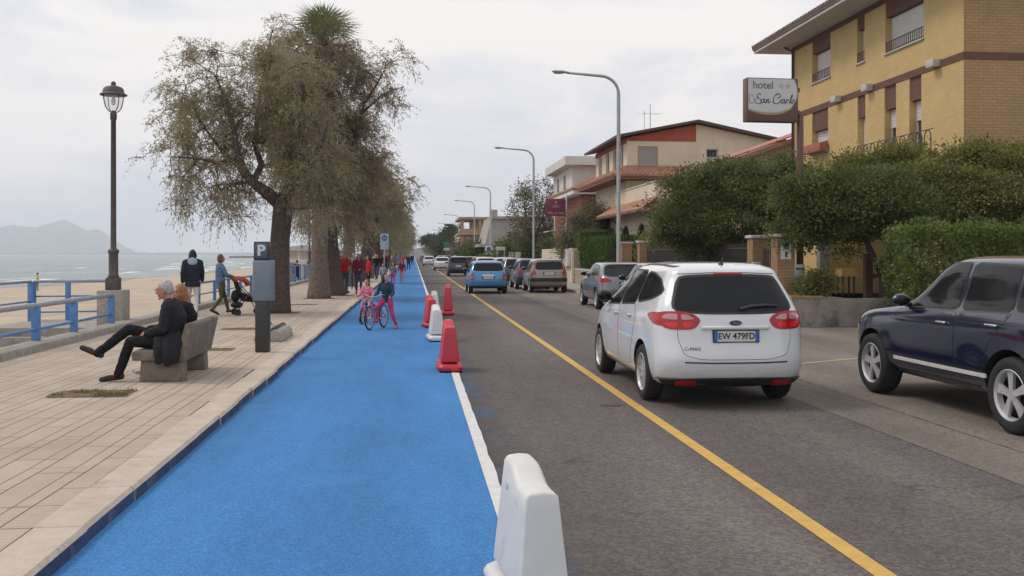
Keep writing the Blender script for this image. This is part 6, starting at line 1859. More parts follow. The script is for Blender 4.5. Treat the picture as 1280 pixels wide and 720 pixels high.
def slices_from(L_, W, H, zb, tail, rake, cowl, wtop, nose=0.74, gc=0.18, tumble=1.0, sp=0.0):
    w = W / 2
    S = [(gc, .20, L_ - .30, w * .86, .22, .3), (gc + .10, .05, L_ - .08, w * .955, .26, .38), (gc + .22, .01, L_ - .01, w * .99, .26, .42), (gc + .36, 0, L_, w, .26, .45),
         (.5 * (gc + .36 + nose), .01, L_ - .01, w, .26, .46), (nose, .03, L_ - .08, w * .995, .26, .5), (nose + .10 * (zb - nose) / .25, .04, L_ - .2, w * .99, .26, .5),
         (zb - .09, .06, (L_ - .2) * .45 + cowl * .55, w * .98, .25, .45), (zb - .03, .07 + tail * .4, cowl + .22, w * .968, .24, .35), (zb, .08 + tail, cowl, w * .945, .22, .3)]
    for t, ws in ((.18, .918), (.4, .87), (.62, .82), (.8, .775), (.9, .735), (.96, .66), (1.0, .46)):
        z = zb + (H - zb) * t
        yr = .08 + tail + rake * (t ** 1.05) + (.0 if t < .93 else (t - .93) * 5)
        if t > .75: yr -= sp * min(1, (t - .75) / .1) * (1 if t < .93 else 0.4)
        yf = cowl - (cowl - wtop) * min(1.0, t ** .92) - (0 if t < .93 else (t - .93) * 5)
        S.append((z, yr, yf, w * (1 - (1 - ws) * tumble), .2 - .06 * t, .26 - .06 * t))
    return S
def car(name, label, loc, rz, body, sp, group=None, dup_ok=True):
    """builds one car; sp is a dict of sizes and outlines"""
    root = thing(name, loc, label, 'car', group, rz)
    L_, W, H, zb = sp['L'], sp['W'], sp['H'], sp['zb']
    S = sp.get('slices') or slices_from(L_, W, H, zb, sp.get('tail', 0), sp.get('rake', .35), sp.get('cowl', L_ - 1.2), sp.get('wtop', L_ * .52), sp.get('nose', .74), sp.get('gc', .2), sp.get('tumble', 1), sp.get('spoiler', .08))
    rg = [[Vector((x, y, s[0])) for x, y in plan(*s[1:6])] for s in S]
    b = MB(); b.rings(rg)
    o = b.build('body', [body, M['black_plastic']], root, smooth=True, sub=1)
    bake(o)
    cf = Conform(o.data, zb)
    near = sp.get('near', False)
    grid = .05 if near else .12
    # wheel arches
    wr, ya, yb_ = sp['wr'], sp['ra'], sp['ra'] + sp['wb']
    cut = MB()
    for y in (ya, yb_):
        for s in (-1, 1):
            cut.lathe([(wr * 1.16, s * (W / 2 - .30)), (wr * 1.16, s * (W / 2 + .3))] if s > 0 else [(wr * 1.16, -(W / 2 + .3)), (wr * 1.16, -(W / 2 - .30))], (0, y, wr + .01), 32, 'x')
    co = cut.build('cutter', [M['black_plastic']], root)
    bm_ = o.modifiers.new('arch', 'BOOLEAN'); bm_.operation = 'DIFFERENCE'; bm_.object = co; bm_.solver = 'EXACT'
    try: bm_.material_mode = 'TRANSFER'
    except Exception: pass
    bake(o)
    me_ = co.data
    bpy.data.objects.remove(co); bpy.data.meshes.remove(me_)
    bm2 = bmesh.new(); bm2.from_mesh(o.data)
    for e in bm2.edges:
        if len(e.link_faces) == 2 and e.calc_face_angle(0) > R(38): e.smooth = False
    for f in bm2.faces: f.smooth = True
    bm2.to_mesh(o.data); bm2.free()
    # wheels
    for y in (ya, yb_):
        for s in (-1, 1):
            wheel(root, s * (W / 2 - sp.get('tw', .2) / 2 - .012), y, wr, sp.get('tw', .2), s, sp.get('rim', 'spoke'), detail=near)
    # glass
    gl = M['glass_dark']
    for v, s in (('L', -1), ('R', 1)):
        for wp in sp['side_windows']:
            if near: cf.panel('window_trim', offset_poly(wp, .022), v, M['black_plastic'], root, .0035, grid)
            cf.panel('side_window', wp, v, gl, root, .0065 if near else .006, grid)
    if near: cf.panel('window_trim', offset_poly(sp['rear_window'], .03), 'B', M['black_plastic'], root, .0035, grid)
    rw = cf.panel('rear_window', sp['rear_window'], 'B', gl, root, .0065, grid)
    zt = zb + (H - zb) * .84
    ws = chaikin([(-W * .40, zb + .05), (W * .40, zb + .05), (W * .33, zt), (-W * .33, zt)], .1, 2)
    cf.panel('windscreen', ws, 'F', gl, root, .006, .12)
    # lamps
    for lp in sp['tail_lights']:
        for s in (-1, 1):
            q = [(s * x, z) for x, z in lp['poly']]
            t = cf.panel('tail_light', q, 'B', M[lp.get('mat', 'lens_red')], root, .008, grid * .8)
            for sb in lp.get('sub', ()):
                cf.panel('lamp_lens', [(s * x, z) for x, z in sb['poly']], 'B', M[sb['mat']], t, .0115, grid * .8)
    for s in (-1, 1):
        cf.panel('headlight', chaikin([(s * W * .30, .68), (s * W * .47, .72), (s * W * .46, .84), (s * W * .33, .80)], .15, 2), 'F', M['lens_clear'], root, .006, .12)
    for nm, poly, mt in sp.get('rear_parts', ()):
        cf.panel(nm, poly, 'B', M[mt] if isinstance(mt, str) else mt, root, .022 if nm in ('bumper_trim', 'lower_trim') else .005, grid)
    for nm, poly, mt, *of in sp.get('side_parts', ()):
        for v in 'LR': cf.panel(nm, poly, v, M[mt] if isinstance(mt, str) else mt, root, of[0] if of else .0045, grid)
    for dp in sp.get('doors', ()):
        for v in 'LR':
            cf.panel('door_gap', offset_poly(dp['poly'], .007), v, M['black_plastic'], root, .0012, grid)
            d_ = cf.panel('door', dp['poly'], v, body, root, .0024, grid)
            if 'handle' in dp:
                h, n = cf.hit(v, dp['handle'])
                b = MB(); b.box(h + n * .02, (.03, .19, .026)); b.build('handle', sp.get('handle_mat', body), d_, bevel=.009)
    if 'tailgate' in sp:
        cf.panel('tailgate_gap', offset_poly(sp['tailgate'], .006), 'B', M['black_plastic'], root, .001, grid)
        cf.panel('tailgate', sp['tailgate'], 'B', body, root, .0021, grid)
    for s in (-1, 1):
        mirror_part(root, cf, sp.get('mirror_y', sp.get('cowl', L_ - 1.2) - .35), zb + .03, s, sp.get('mirror_mat', body), W, near)
    if 'plate_z' in sp: plate(root, cf, sp['plate_z'], sp.get('plate_text'), sp.get('plate_x', 0.0))
    return root, cf
def hatch_spec(L_=4.0, W=1.70, H=1.48, zb=.95, rake=.38, cowl=None, wtop=None, wr=.30, ra=.72, wb=2.5, plate_z=.8, tl=None, **k):
    cowl = cowl or L_ - 1.15
    wtop = wtop or L_ * .56
    hh = H - zb
    w = W / 2
    sp = dict(L=L_, W=W, H=H, zb=zb, rake=rake, cowl=cowl, wtop=wtop, wr=wr, ra=ra, wb=wb, plate_z=plate_z, tw=.19)
    sp['tail'] = k.get('tail', 0)
    y0 = .08 + sp['tail'] + rake * .45 + .30
    zt = zb + hh * .80
    ym = (y0 + cowl) / 2 - .05
    sp['side_windows'] = [chaikin([(y0, zb + .09), (ym - .05, zb + .05), (ym - .05, zt), (y0 + .35, zt - .04)], .1, 2), chaikin([(ym + .05, zb + .05), (cowl - .22, zb + .03), (wtop + .12, zt), (ym + .05, zt)], .1, 2)]
    sp['rear_window'] = chaikin([(-w * .80, zb + .05), (w * .80, zb + .05), (w * .68, zb + hh * .78), (-w * .68, zb + hh * .78)], .12, 2)
    sp['tail_lights'] = tl or [dict(poly=chaikin([(w * .68, zb - .20), (w * .97, zb - .18), (w * .96, zb + .02), (w * .74, zb + .02)], .15, 2))]
    sp['rear_parts'] = [('bumper_trim', chaikin([(-w * .93, .2), (w * .93, .2), (w * .95, .36), (-w * .95, .36)], .05, 1), 'black_plastic')]
    sp['side_parts'] = [('sill_trim', [(ra + wr * 1.3, .21), (ra + wb - wr * 1.3, .21), (ra + wb - wr * 1.25, .29), (ra + wr * 1.25, .29)], 'black_plastic')]
    sp.update(k)
    return sp

# --- the white car, nearest in the lane
white_p = paint('white_car_paint', (0.66, 0.68, 0.70), 0.0, .25)
zz = lambda z, yr, yf, w_, rr, rf: (z, yr, yf, w_, rr, rf)
cm = dict(L=4.38, W=1.83, H=1.62, zb=1.06, wr=.325, ra=.90, wb=2.65, tw=.215, near=True, rim='spoke', cowl=3.45, wtop=2.35, mirror_y=2.86,
    slices=[zz(.19, .26, 4.02, .80, .25, .35), zz(.28, .10, 4.25, .868, .30, .42), zz(.40, .025, 4.35, .905, .32, .46), zz(.52, 0, 4.38, .915, .33, .48), zz(.62, .015, 4.36, .915, .33, .5),
            zz(.74, .05, 4.30, .915, .33, .5), zz(.86, .06, 4.20, .91, .32, .5), zz(.94, .07, 4.0, .902, .31, .48), zz(1.01, .08, 3.70, .89, .30, .40), zz(1.07, .10, 3.42, .872, .29, .33), zz(1.14, .135, 3.25, .845, .27, .30),
            zz(1.24, .20, 3.02, .80, .25, .27), zz(1.34, .27, 2.80, .752, .23, .25), zz(1.43, .33, 2.60, .712, .22, .24), zz(1.49, .34, 2.46, .685, .21, .23), zz(1.54, .36, 2.30, .645, .20, .22), zz(1.585, .55, 2.08, .56, .2, .2), zz(1.61, .95, 1.8, .38, .15, .15)],
    side_windows=[chaikin([(.40, 1.27), (.70, 1.195), (1.30, 1.13), (1.30, 1.475), (1.0, 1.465), (.64, 1.40)], .14, 2), chaikin([(1.36, 1.115), (2.10, 1.075), (2.10, 1.49), (1.36, 1.487)], .08, 2), chaikin([(2.17, 1.07), (3.08, 1.04), (2.84, 1.19), (2.52, 1.385), (2.36, 1.475), (2.17, 1.49)], .08, 2)],
    rear_window=chaikin([(-.70, 1.085), (-.3, 1.065), (.3, 1.065), (.70, 1.085), (.60, 1.36), (.55, 1.43), (.25, 1.445), (-.25, 1.445), (-.55, 1.43), (-.60, 1.36)], .14, 2),
    tail_lights=[dict(poly=chaikin([(.40, .975), (.47, 1.04), (.62, 1.07), (.82, 1.065), (.835, 1.02), (.835, .93), (.78, .875), (.52, .87), (.45, .90)], .2, 2), mat='lens_red',
                      sub=[dict(poly=chaikin([(.47, .985), (.54, 1.03), (.62, 1.04), (.62, .975)], .15, 2), mat='lens_clear'), dict(poly=chaikin([(.66, .975), (.66, 1.045), (.78, 1.04), (.82, .99)], .15, 2), mat='lens_clear'),
                           dict(poly=chaikin([(.48, .955), (.52, .895), (.61, .89), (.61, .955)], .2, 2), mat='lens_bright'), dict(poly=chaikin([(.66, .955), (.66, .89), (.75, .895), (.81, .945)], .2, 2), mat='lens_bright')])],
    rear_parts=[('bumper_trim', chaikin([(-.84, .20), (.84, .20), (.87, .335), (.30, .345), (-.30, .345), (-.87, .335)], .06, 2), 'black_plastic'),
                ('bumper_gap', strip([(-.60, .52), (-.3, .512), (.3, .512), (.60, .52)], .014), 'black_plastic'),
                ('spoiler_seam', strip([(-.58, 1.475), (-.2, 1.49), (.2, 1.49), (.58, 1.475)], .006), 'black_plastic')],
    side_parts=[('tail_light', chaikin([(.16, .90), (.40, .93), (.60, .985), (.66, 1.02), (.52, 1.045), (.16, 1.06)], .15, 2), 'lens_red', .0085), ('sill_trim', [(1.32, .19), (3.12, .19), (3.1, .275), (1.34, .275)], 'black_plastic'), ('roof_strip', strip([(.55, 1.555), (1.0, 1.57), (1.6, 1.572), (2.1, 1.55), (2.5, 1.46)], .014), 'black_plastic')],
    doors=[dict(poly=chaikin([(1.38, .62), (1.52, .36), (2.12, .34), (2.13, 1.055), (1.34, 1.09), (1.22, .95)], .05, 2), handle=(1.52, .955)), dict(poly=chaikin([(2.16, .34), (3.02, .33), (3.10, .60), (3.12, 1.015), (2.16, 1.05)], .05, 2), handle=(2.32, .94))],
    tailgate=chaikin([(-.40, .55), (.40, .55), (.60, .60), (.665, .78), (.655, 1.02), (.64, 1.055), (.3, 1.04), (-.3, 1.04), (-.64, 1.055), (-.655, 1.02), (-.665, .78), (-.60, .60)], .12, 2),
    plate_z=.80, plate_text='EW 479FD', handle_mat=white_p, mirror_mat=M['black_plastic'])
wc, cf = car('white_car', 'white family hatchback driving away, nearest car in the lane', (3.51, 10.42, .004), 0, white_p, cm)
wc.scale = (.955, 1, 1)
# handle strip, badges, wiper, high brake light, aerial, lower reflectors
h, n = cf.hit('B', (0, .895))
MB().bb(-.40, .40, h.y - .022, h.y + .03, .872, .912).build('grip_strip', white_p, wc, bevel=.012)
h, n = cf.hit('B', (0, .955))
b = MB(); b.lathe([(.001, -.012), (.075, -.012), (.078, -.004), (.078, .01)], (0, 0, 0), 24, 'y')
b.v = [(x * 1.0, y + h.y - .004, z * .42 + .945) for x, y, z in b.v]
em = b.build('badge', M['chrome'], wc, smooth=False)
b = MB(); b.lathe([(.001, -.0145), (.068, -.0145), (.068, -.01)], (0, 0, 0), 24, 'y'); b.v = [(x, y + h.y - .004, z * .40 + .945) for x, y, z in b.v]; b.build('dark_oval', mat('badge_blue', (0.02, 0.035, 0.10), rough=.3), em)
lettering('lettering', 'Ford', .042, M['chrome'], em, (0, h.y - .0195, .945), shear=.35, extrude=.0005)
h, n = cf.hit('B', (-.50, .655))
lettering('lettering', 'C-MAX', .052, M['iron'], wc, (-.515, h.y - .008, .665), Matrix.Rotation(R(-8), 4, 'Z'), shear=.2, extrude=.001, sx=1.15)
h, n = cf.hit('B', (0, 1.475))
MB().bb(-.17, .17, h.y - .012, h.y + .02, 1.463, 1.487).build('brake_light', M['lens_red'], wc, bevel=.006)
pts = [cf.hit('B', (x, z)) for x, z in ((.06, 1.085), (.2, 1.115), (.4, 1.125), (.52, 1.115))]
b = MB(); b.tube([p + q * .018 for p, q in pts], [.022, .026, .022, .010], 8, flat=.8); b.build('rear_wiper', M['black_plastic'], wc, smooth=True)
b = MB(); b.tube([(0, .58, 1.58), (0, .50, 1.68)], [.014, .008], 6); b.ell((0, .59, 1.585), (.03, .05, .02)); b.build('aerial', M['black_plastic'], wc, smooth=True)
for s in (-1, 1):
    cf.panel('reflector', chaikin([(s * .44, .265), (s * .68, .275), (s * .68, .325), (s * .46, .33)], .15, 2), 'B', M['lens_red'], wc, .030, .05)
    h, n = cf.hit('B', (s * .72, .56))
# driver's arm at the mirror is only a reflection; faint figure of headrests behind the glass is left to the tint

# --- the dark blue off-roader at the right edge
navy = paint('navy_car_paint', (0.006, 0.008, 0.032), 0.0, .16, .1)
sv = dict(L=4.75, W=1.93, H=1.745, zb=1.13, wr=.375, ra=.98, wb=2.82, tw=.25, near=True, rim='five', cowl=3.45, wtop=2.45, mirror_y=3.0, nose=.86,
    slices=[zz(.27, .30, 4.35, .82, .25, .4), zz(.36, .12, 4.60, .90, .28, .45), zz(.50, .02, 4.72, .95, .3, .5), zz(.62, 0, 4.75, .962, .3, .52), zz(.74, .02, 4.73, .965, .3, .54), zz(.86, .05, 4.71, .96, .3, .5),
            zz(.96, .07, 4.64, .955, .3, .5), zz(1.03, .08, 4.46, .945, .29, .46), zz(1.08, .09, 4.0, .93, .28, .4), zz(1.14, .11, 3.42, .905, .26, .32), zz(1.22, .16, 3.25, .865, .24, .28),
            zz(1.34, .22, 3.06, .83, .23, .26), zz(1.46, .28, 2.90, .80, .22, .25), zz(1.56, .32, 2.77, .77, .21, .24), zz(1.63, .34, 2.66, .74, .2, .23), zz(1.69, .40, 2.50, .69, .2, .22), zz(1.725, .60, 2.30, .60, .2, .2), zz(1.745, .95, 1.95, .42, .15, .15)],
    side_windows=[chaikin([(.50, 1.23), (.98, 1.20), (.98, 1.61), (.66, 1.58), (.55, 1.45)], .1, 2), chaikin([(1.05, 1.195), (1.86, 1.17), (1.86, 1.64), (1.05, 1.62)], .06, 2), chaikin([(1.95, 1.168), (3.14, 1.14), (2.95, 1.33), (2.74, 1.51), (2.60, 1.60), (2.45, 1.635), (1.95, 1.64)], .06, 2)],
    rear_window=chaikin([(-.66, 1.18), (.66, 1.18), (.56, 1.56), (-.56, 1.56)], .12, 2),
    tail_lights=[dict(poly=chaikin([(.58, .86), (.92, .88), (.90, 1.08), (.64, 1.08)], .15, 2))],
    rear_parts=[('bumper_trim', [(-.86, .28), (.86, .28), (.9, .42), (-.9, .42)], 'black_plastic')],
    side_parts=[('sill_trim', [(1.50, .28), (3.28, .28), (3.22, .40), (1.52, .40)], 'black_plastic'), ('chrome_strip', strip([(1.36, .515), (3.22, .515)], .038), 'line_white', .012)],
    doors=[dict(poly=chaikin([(1.30, .86), (1.50, .46), (1.88, .44), (1.90, 1.13), (1.02, 1.16)], .05, 2), handle=(1.26, 1.03)), dict(poly=chaikin([(1.93, .44), (3.22, .43), (3.28, .70), (3.22, 1.09), (1.93, 1.13)], .05, 2), handle=(2.16, 1.0))],
    plate_z=.72, handle_mat=M['chrome'])
nv, cf = car('blue_offroader', 'dark navy blue off road car parked at the right edge of the photo', (6.53, 7.78, .008), 0, navy, sv)
nv.scale = (1, 1, .97)

# --- traffic and parked cars farther on
blue_p = paint('sky_blue_car_paint', (0.05, 0.24, 0.50), .1, .25)
sp = hatch_spec(3.65, 1.69, 1.42, .93, rake=.32, wr=.30, ra=.62, wb=2.47, plate_z=.70, cowl=2.75, wtop=2.1, plate_text=None, rim='five',
    tl=[dict(poly=chaikin([(.62, .60), (.80, .61), (.81, .82), (.64, .84)], .2, 2), sub=[dict(poly=chaikin([(.66, .66), (.77, .66), (.77, .74), (.67, .75)], .2, 2), mat='lens_clear')])])
sp['rear_parts'] = [('bumper_trim', chaikin([(-.78, .2), (.78, .2), (.8, .34), (-.8, .34)], .05, 1), 'black_plastic'), ('grip_strip', strip([(-.26, .80), (.26, .80)], .03), 'chrome')]
mini, cf = car('blue_small_car', 'bright blue small car with a white roof driving away in the lane', (3.2, 42.1, .004), 0, blue_p, sp)
rf_ = [(x * .74, y) for x, y in plan(.50, 2.3, .80, .2, .2)]
cf.panel('white_roof', rf_, 'T', white_p, mini, .012, .15)
b = MB(); h, n = cf.hit('B', (0, .86)); b.lathe([(.001, h.y - .012), (.06, h.y - .012), (.06, h.y + .01)], (0, 0, .87), 14, 'y'); b.v = [(x, y, z) for x, y, z in b.v]; b.build('badge', M['chrome'], mini)
def simple(name, label, x, y, col, spec, metal=.2, rz=0.0, group='cars farther down the street'):
    return car(name, label, (x, y, .006), rz, paint('car_paint', col, metal, .28), spec, group)
sp = hatch_spec(3.85, 1.68, 1.52, .97, rake=.22, plate_z=.86, plate_text=None, ra=.62, wb=2.46, tl=[dict(poly=chaikin([(.56, .80), (.82, .80), (.78, 1.14), (.70, 1.36), (.65, 1.36), (.66, 1.05)], .12, 2))])
sp['rear_window'] = chaikin([(-.62, 1.02), (.62, 1.02), (.56, 1.36), (-.56, 1.36)], .12, 2)
sp['rear_parts'] = [('bumper_trim', chaikin([(-.8, .5), (.8, .5), (.8, .66), (-.8, .66)], .08, 2), 'black_plastic'), ('lower_trim', [(-.76, .2), (.76, .2), (.78, .3), (-.78, .3)], 'black_plastic')]
simple('beige_car', 'beige grey parked hatchback with tall tail lights, nearest of the far parked row', 5.92, 42.7, (0.26, 0.225, 0.19), sp, .3)
simple('dark_blue_car', 'dark blue parked car half hidden behind the beige one', 5.78, 47.2, (0.03, 0.04, 0.10), hatch_spec(4.0, 1.72, 1.5, .96, rake=.3), .3)
sp = hatch_spec(4.4, 1.75, 1.5, .96, rake=.45, tl=[dict(poly=chaikin([(.60, .76), (.84, .78), (.83, 1.0), (.66, 1.0)], .15, 2))])
simple('dark_green_car', 'dark green parked estate car beyond the dark blue one', 5.75, 54.2, (0.012, 0.025, 0.025), sp, .3)
sp = hatch_spec(4.28, 1.76, 1.46, .99, rake=.62, wr=.32, ra=.80, wb=2.6, near=True, rim='spoke', cowl=3.15, wtop=2.5, plate_text=None,
    tl=[dict(poly=chaikin([(.46, .86), (.84, .84), (.88, .90), (.87, .99), (.60, .96)], .15, 2))])
sp['doors'] = [dict(poly=chaikin([(1.25, .6), (1.4, .36), (2.05, .34), (2.06, 1.0), (1.15, 1.03)], .05, 2), handle=(1.4, .92)), dict(poly=chaikin([(2.09, .34), (2.95, .33), (3.0, .6), (2.98, .97), (2.09, 1.0)], .05, 2), handle=(2.28, .90))]
grey_p = paint('grey_car_paint', (0.20, 0.205, 0.21), .4, .28)
car('grey_car', 'metallic grey parked hatchback with long red tail lights', (6.48, 29.3, .006), 0, grey_p, sp, 'cars farther down the street')
car('black_car', 'black parked car just behind the white one', (6.62, 23.9, .006), 0, paint('black_car_paint', (0.012, 0.012, 0.014), .2, .2), hatch_spec(4.2, 1.78, 1.50, .98, rake=.4, wr=.32, ra=.8, wb=2.6, near=True, cowl=3.1, wtop=2.4), 'cars farther down the street')
simple('black_small_car', 'black upright small car driving ahead of the bright blue one', 3.45, 76.2, (0.016, 0.016, 0.018), hatch_spec(3.55, 1.62, 1.54, .98, rake=.16, plate_z=.8, tl=[dict(poly=chaikin([(.66, .92), (.78, .92), (.74, 1.3), (.66, 1.3)], .1, 2))]))
simple('dark_grey_car', 'dark grey parked car right of the black small one', 5.55, 80.5, (0.035, 0.045, 0.05), hatch_spec(4.0, 1.7, 1.5, .96, rake=.3))
sp = hatch_spec(4.5, 1.76, 1.44, .95, tail=.5, rake=.55, plate_z=.72)
w1, _ = simple('white_saloon', 'white car driving in the far lane, before the black small car', 3.0, 103, (0.62, 0.62, 0.62), sp, 0)
w2, _ = simple('white_saloon', 'second white car, farther up the lane and more to the left', 2.2, 141, (0.55, 0.57, 0.60), sp, 0)
simple('silver_car', 'silver car peeping over the roof of the bright blue one', 4.9, 66, (0.42, 0.43, 0.44), hatch_spec(4.1, 1.72, 1.52, .97), .3)
simple('pale_estate_car', 'pale grey car parked beyond the dark green one', 5.75, 61, (0.36, 0.37, 0.38), hatch_spec(4.3, 1.72, 1.52, .97), .3)
simple('red_car', 'dark red parked car above the black small one', 5.6, 95, (0.14, 0.02, 0.025), hatch_spec(4.0, 1.7, 1.5, .96))
tb_ = {}
for c in list(COL.objects):
    if c.parent: tb_.setdefault(c.parent.name, []).append(c)
for y, x, src, lab in ((115, 5.6, 'dark_grey_car', 'far dark grey car parked behind the dark red one'), (128, 5.7, 'silver_car', 'far silver car under the fourth street lamp'), (150, 5.6, 'dark_blue_car', 'far dark blue car parked by the tan terraces'),
                       (165, 5.6, 'silver_car', 'tiny silver car parked by the white block'), (185, 2.4, 'dark_blue_car', 'tiny dark blue car in the far lane'), (200, 5.6, 'pale_estate_car', 'tiny pale car parked beyond the white block'), (235, 2.3, 'red_car', 'tiny dark red car far up the lane'), (260, 5.5, 'dark_grey_car', 'tiny grey car at the far end of the parked row')):
    o = copy_tree(COL.objects[src], None, tb_); o.location = (x, y, .006); o['label'] = lab
# ------------------------------------------------------------------ people
from mathutils import noise as mnoise
def remesh(name, mb, m, parent, voxel, smooth_it=6, sm=0.5, fold=0.0):
    o = mb.build(name, m, parent, smooth=True)
    r = o.modifiers.new('remesh', 'REMESH'); r.mode = 'VOXEL'; r.voxel_size = voxel; r.use_smooth_shade = True
    if smooth_it:
        s = o.modifiers.new('smooth', 'SMOOTH'); s.iterations = smooth_it; s.factor = sm
    bake(o)
    o.data.materials.clear(); o.data.materials.append(m)
    if fold:
        me = o.data
        nn = [v.normal.copy() for v in me.vertices]
        off = Vector((random.random() * 9, random.random() * 9, 0))
        for v, q in zip(me.vertices, nn):
            p = v.co + off
            if name == 'hair': a = mnoise.noise(Vector((p.x * 60, p.y * 60, p.z * 14))) * .8 + mnoise.noise(p * 25) * .6
            else: a = 1 - abs(mnoise.noise(Vector((p.x * 9, p.y * 9, p.z * 17)))) * 2.4 + .5 * mnoise.noise(p * 30)
            v.co += q * a * fold
    return o
def limb(b, pts, rs, n=10):
    """tapered limb with rounded joints"""
    fine, fr = [], []
    for i in range(len(pts) - 1):
        for k in range(4):
            t = k / 4; fine.append(Vector(pts[i]).lerp(Vector(pts[i + 1]), t)); fr.append(rs[i] + (rs[i + 1] - rs[i]) * t)
    fine.append(Vector(pts[-1])); fr.append(rs[-1])
    b.tube(fine, fr, n)
    for p, r in zip(pts, rs): b.ell(p, (r, r, r), n, 6)
def torso(b, spine, secs, xdir=Vector((1, 0, 0)), n=18):
    rg = []
    for i, (p, (rx, ry)) in enumerate(zip(spine, secs)):
        d = (Vector(spine[min(i + 1, len(spine) - 1)]) - Vector(spine[max(i - 1, 0)])).normalized()
        x = (xdir - d * xdir.dot(d)).normalized(); y = d.cross(x)
        g = []
        for a in np.linspace(0, 2 * math.pi, n, endpoint=False):
            c, s = math.cos(a), math.sin(a)
            g.append(Vector(p) + x * rx * np.sign(c) * abs(c) ** .85 + y * ry * np.sign(s) * abs(s) ** .85)
        rg.append(g)
    b.rings(rg)
def hand(b, wrist, d, nrm, side, curl=0.5, s=1.0):
    """palm, four fingers of unequal length and a thumb; nrm points out of the palm, side is the thumb side"""
    d, nrm = Vector(d).normalized(), Vector(nrm)
    nrm = (nrm - d * nrm.dot(d)).normalized(); x = d.cross(nrm).normalized() * side
    w_ = Vector(wrist)
    Mx = Matrix((x, d, nrm)).transposed()
    b.ell(w_ + d * .05 * s, (.040 * s, .055 * s, .016 * s), 10, 6, Mx)
    limb(b, [w_ - d * .02, w_ + d * .03 * s], [.026 * s, .026 * s], 8)
    for off, ln in ((.030, .066), (.011, .076), (-.010, .070), (-.029, .054)):
        p = w_ + d * .085 * s + x * off * s
        dirv = (d + x * off * 1.6).normalized(); pts = [w_ + d * .05 * s + x * off * .8 * s, p]; a = 0
        for f in (.45, .32, .23):
            a += curl * .75
            dv = dirv * math.cos(a) + nrm * math.sin(a)
            p = p + dv * ln * f * s; pts.append(p)
        limb(b, pts, [.010 * s, .0095 * s, .009 * s, .008 * s, .0068 * s], 7)
    p = w_ + d * .03 * s + x * .03 * s
    dv = (d * .65 + x * .7 + nrm * .25).normalized(); p2 = p + dv * .038 * s; p3 = p2 + (d * .9 + x * .25 + nrm * .35).normalized() * .028 * s
    limb(b, [p - dv * .015, p, p2, p3], [.013 * s, .013 * s, .0105 * s, .008 * s], 7)
def head(b, c, Mh, s=1.0, ears=True):
    """skull with brow, nose, mouth, chin and ears; face towards +y of Mh"""
    rg = []
    n, m = 20, 16
    for i in range(m + 1):
        ph = math.pi * min(max(i / m, .015), .985)
        z = -math.cos(ph)
        g = []
        for a in np.linspace(0, 2 * math.pi, n, endpoint=False):
            x, y = math.sin(ph) * math.cos(a), math.sin(ph) * math.sin(a)
            px_, py_, pz_ = x * .075, y * .096, z * .118
            if z < -.1:
                k = (-z - .1) / .9
                px_ *= 1 - .28 * k; py_ = py_ * (1 - .22 * k) + .016 * k
            if y > .3 and -.05 < z < .18: py_ -= .006 * (y - .3)
            if y > .5 and .15 < z < .4: py_ += .004
            g.append(Vector(c) + Mh @ (Vector((px_, py_, pz_)) * s))
        rg.append(g)
    b.rings(rg)
    T = lambda v: Vector(c) + Mh @ (Vector(v) * s)
    limb(b, [T((0, .088, .022)), T((0, .112, -.022)), T((0, .100, -.030))], [.009 * s, .0135 * s, .011 * s], 8)
    for k in (-1, 1):
        b.ell(T((k * .012, .098, -.028)), (.009 * s, .009 * s, .007 * s), 8, 5)
        if ears: b.ell(T((k * .077, -.008, -.004)), (.010 * s, .019 * s, .032 * s), 8, 6, Mh)
    b.ell(T((0, .088, -.055)), (.024 * s, .012 * s, .006 * s), 8, 5, Mh); b.ell(T((0, .086, -.066)), (.020 * s, .012 * s, .006 * s), 8, 5, Mh)
    b.ell(T((0, .080, -.098)), (.024 * s, .018 * s, .016 * s), 8, 5, Mh)
    for k in (-1, 1): b.ell(T((k * .034, .083, .038)), (.022 * s, .010 * s, .007 * s), 8, 5, Mh)
BASE = dict(pelvis=(0, 0, .95), waist=(0, -.01, 1.10), chest=(0, 0, 1.28), neck=(0, -.015, 1.46), head=(0, .02, 1.625),
            Lsh=(-.185, -.01, 1.405), Lel=(-.235, -.03, 1.13), Lwr=(-.245, .04, .88), Rsh=(.185, -.01, 1.405), Rel=(.235, -.03, 1.13), Rwr=(.245, .04, .88),
            Lhip=(-.09, 0, .93), Lkn=(-.10, .03, .50), Lan=(-.10, -.02, .085), Ltoe=(-.115, .15, .03), Rhip=(.09, 0, .93), Rkn=(.10, .03, .50), Ran=(.10, -.02, .085), Rtoe=(.115, .15, .03))
WALK = dict(Lkn=(-.095, .16, .52), Lan=(-.095, .26, .11), Ltoe=(-.10, .42, .10), Rkn=(.095, .0, .50), Ran=(.095, -.26, .15), Rtoe=(.10, -.11, .04), Lel=(-.24, -.12, 1.15), Lwr=(-.25, -.10, .90), Rel=(.24, .02, 1.14), Rwr=(.24, .18, .93))
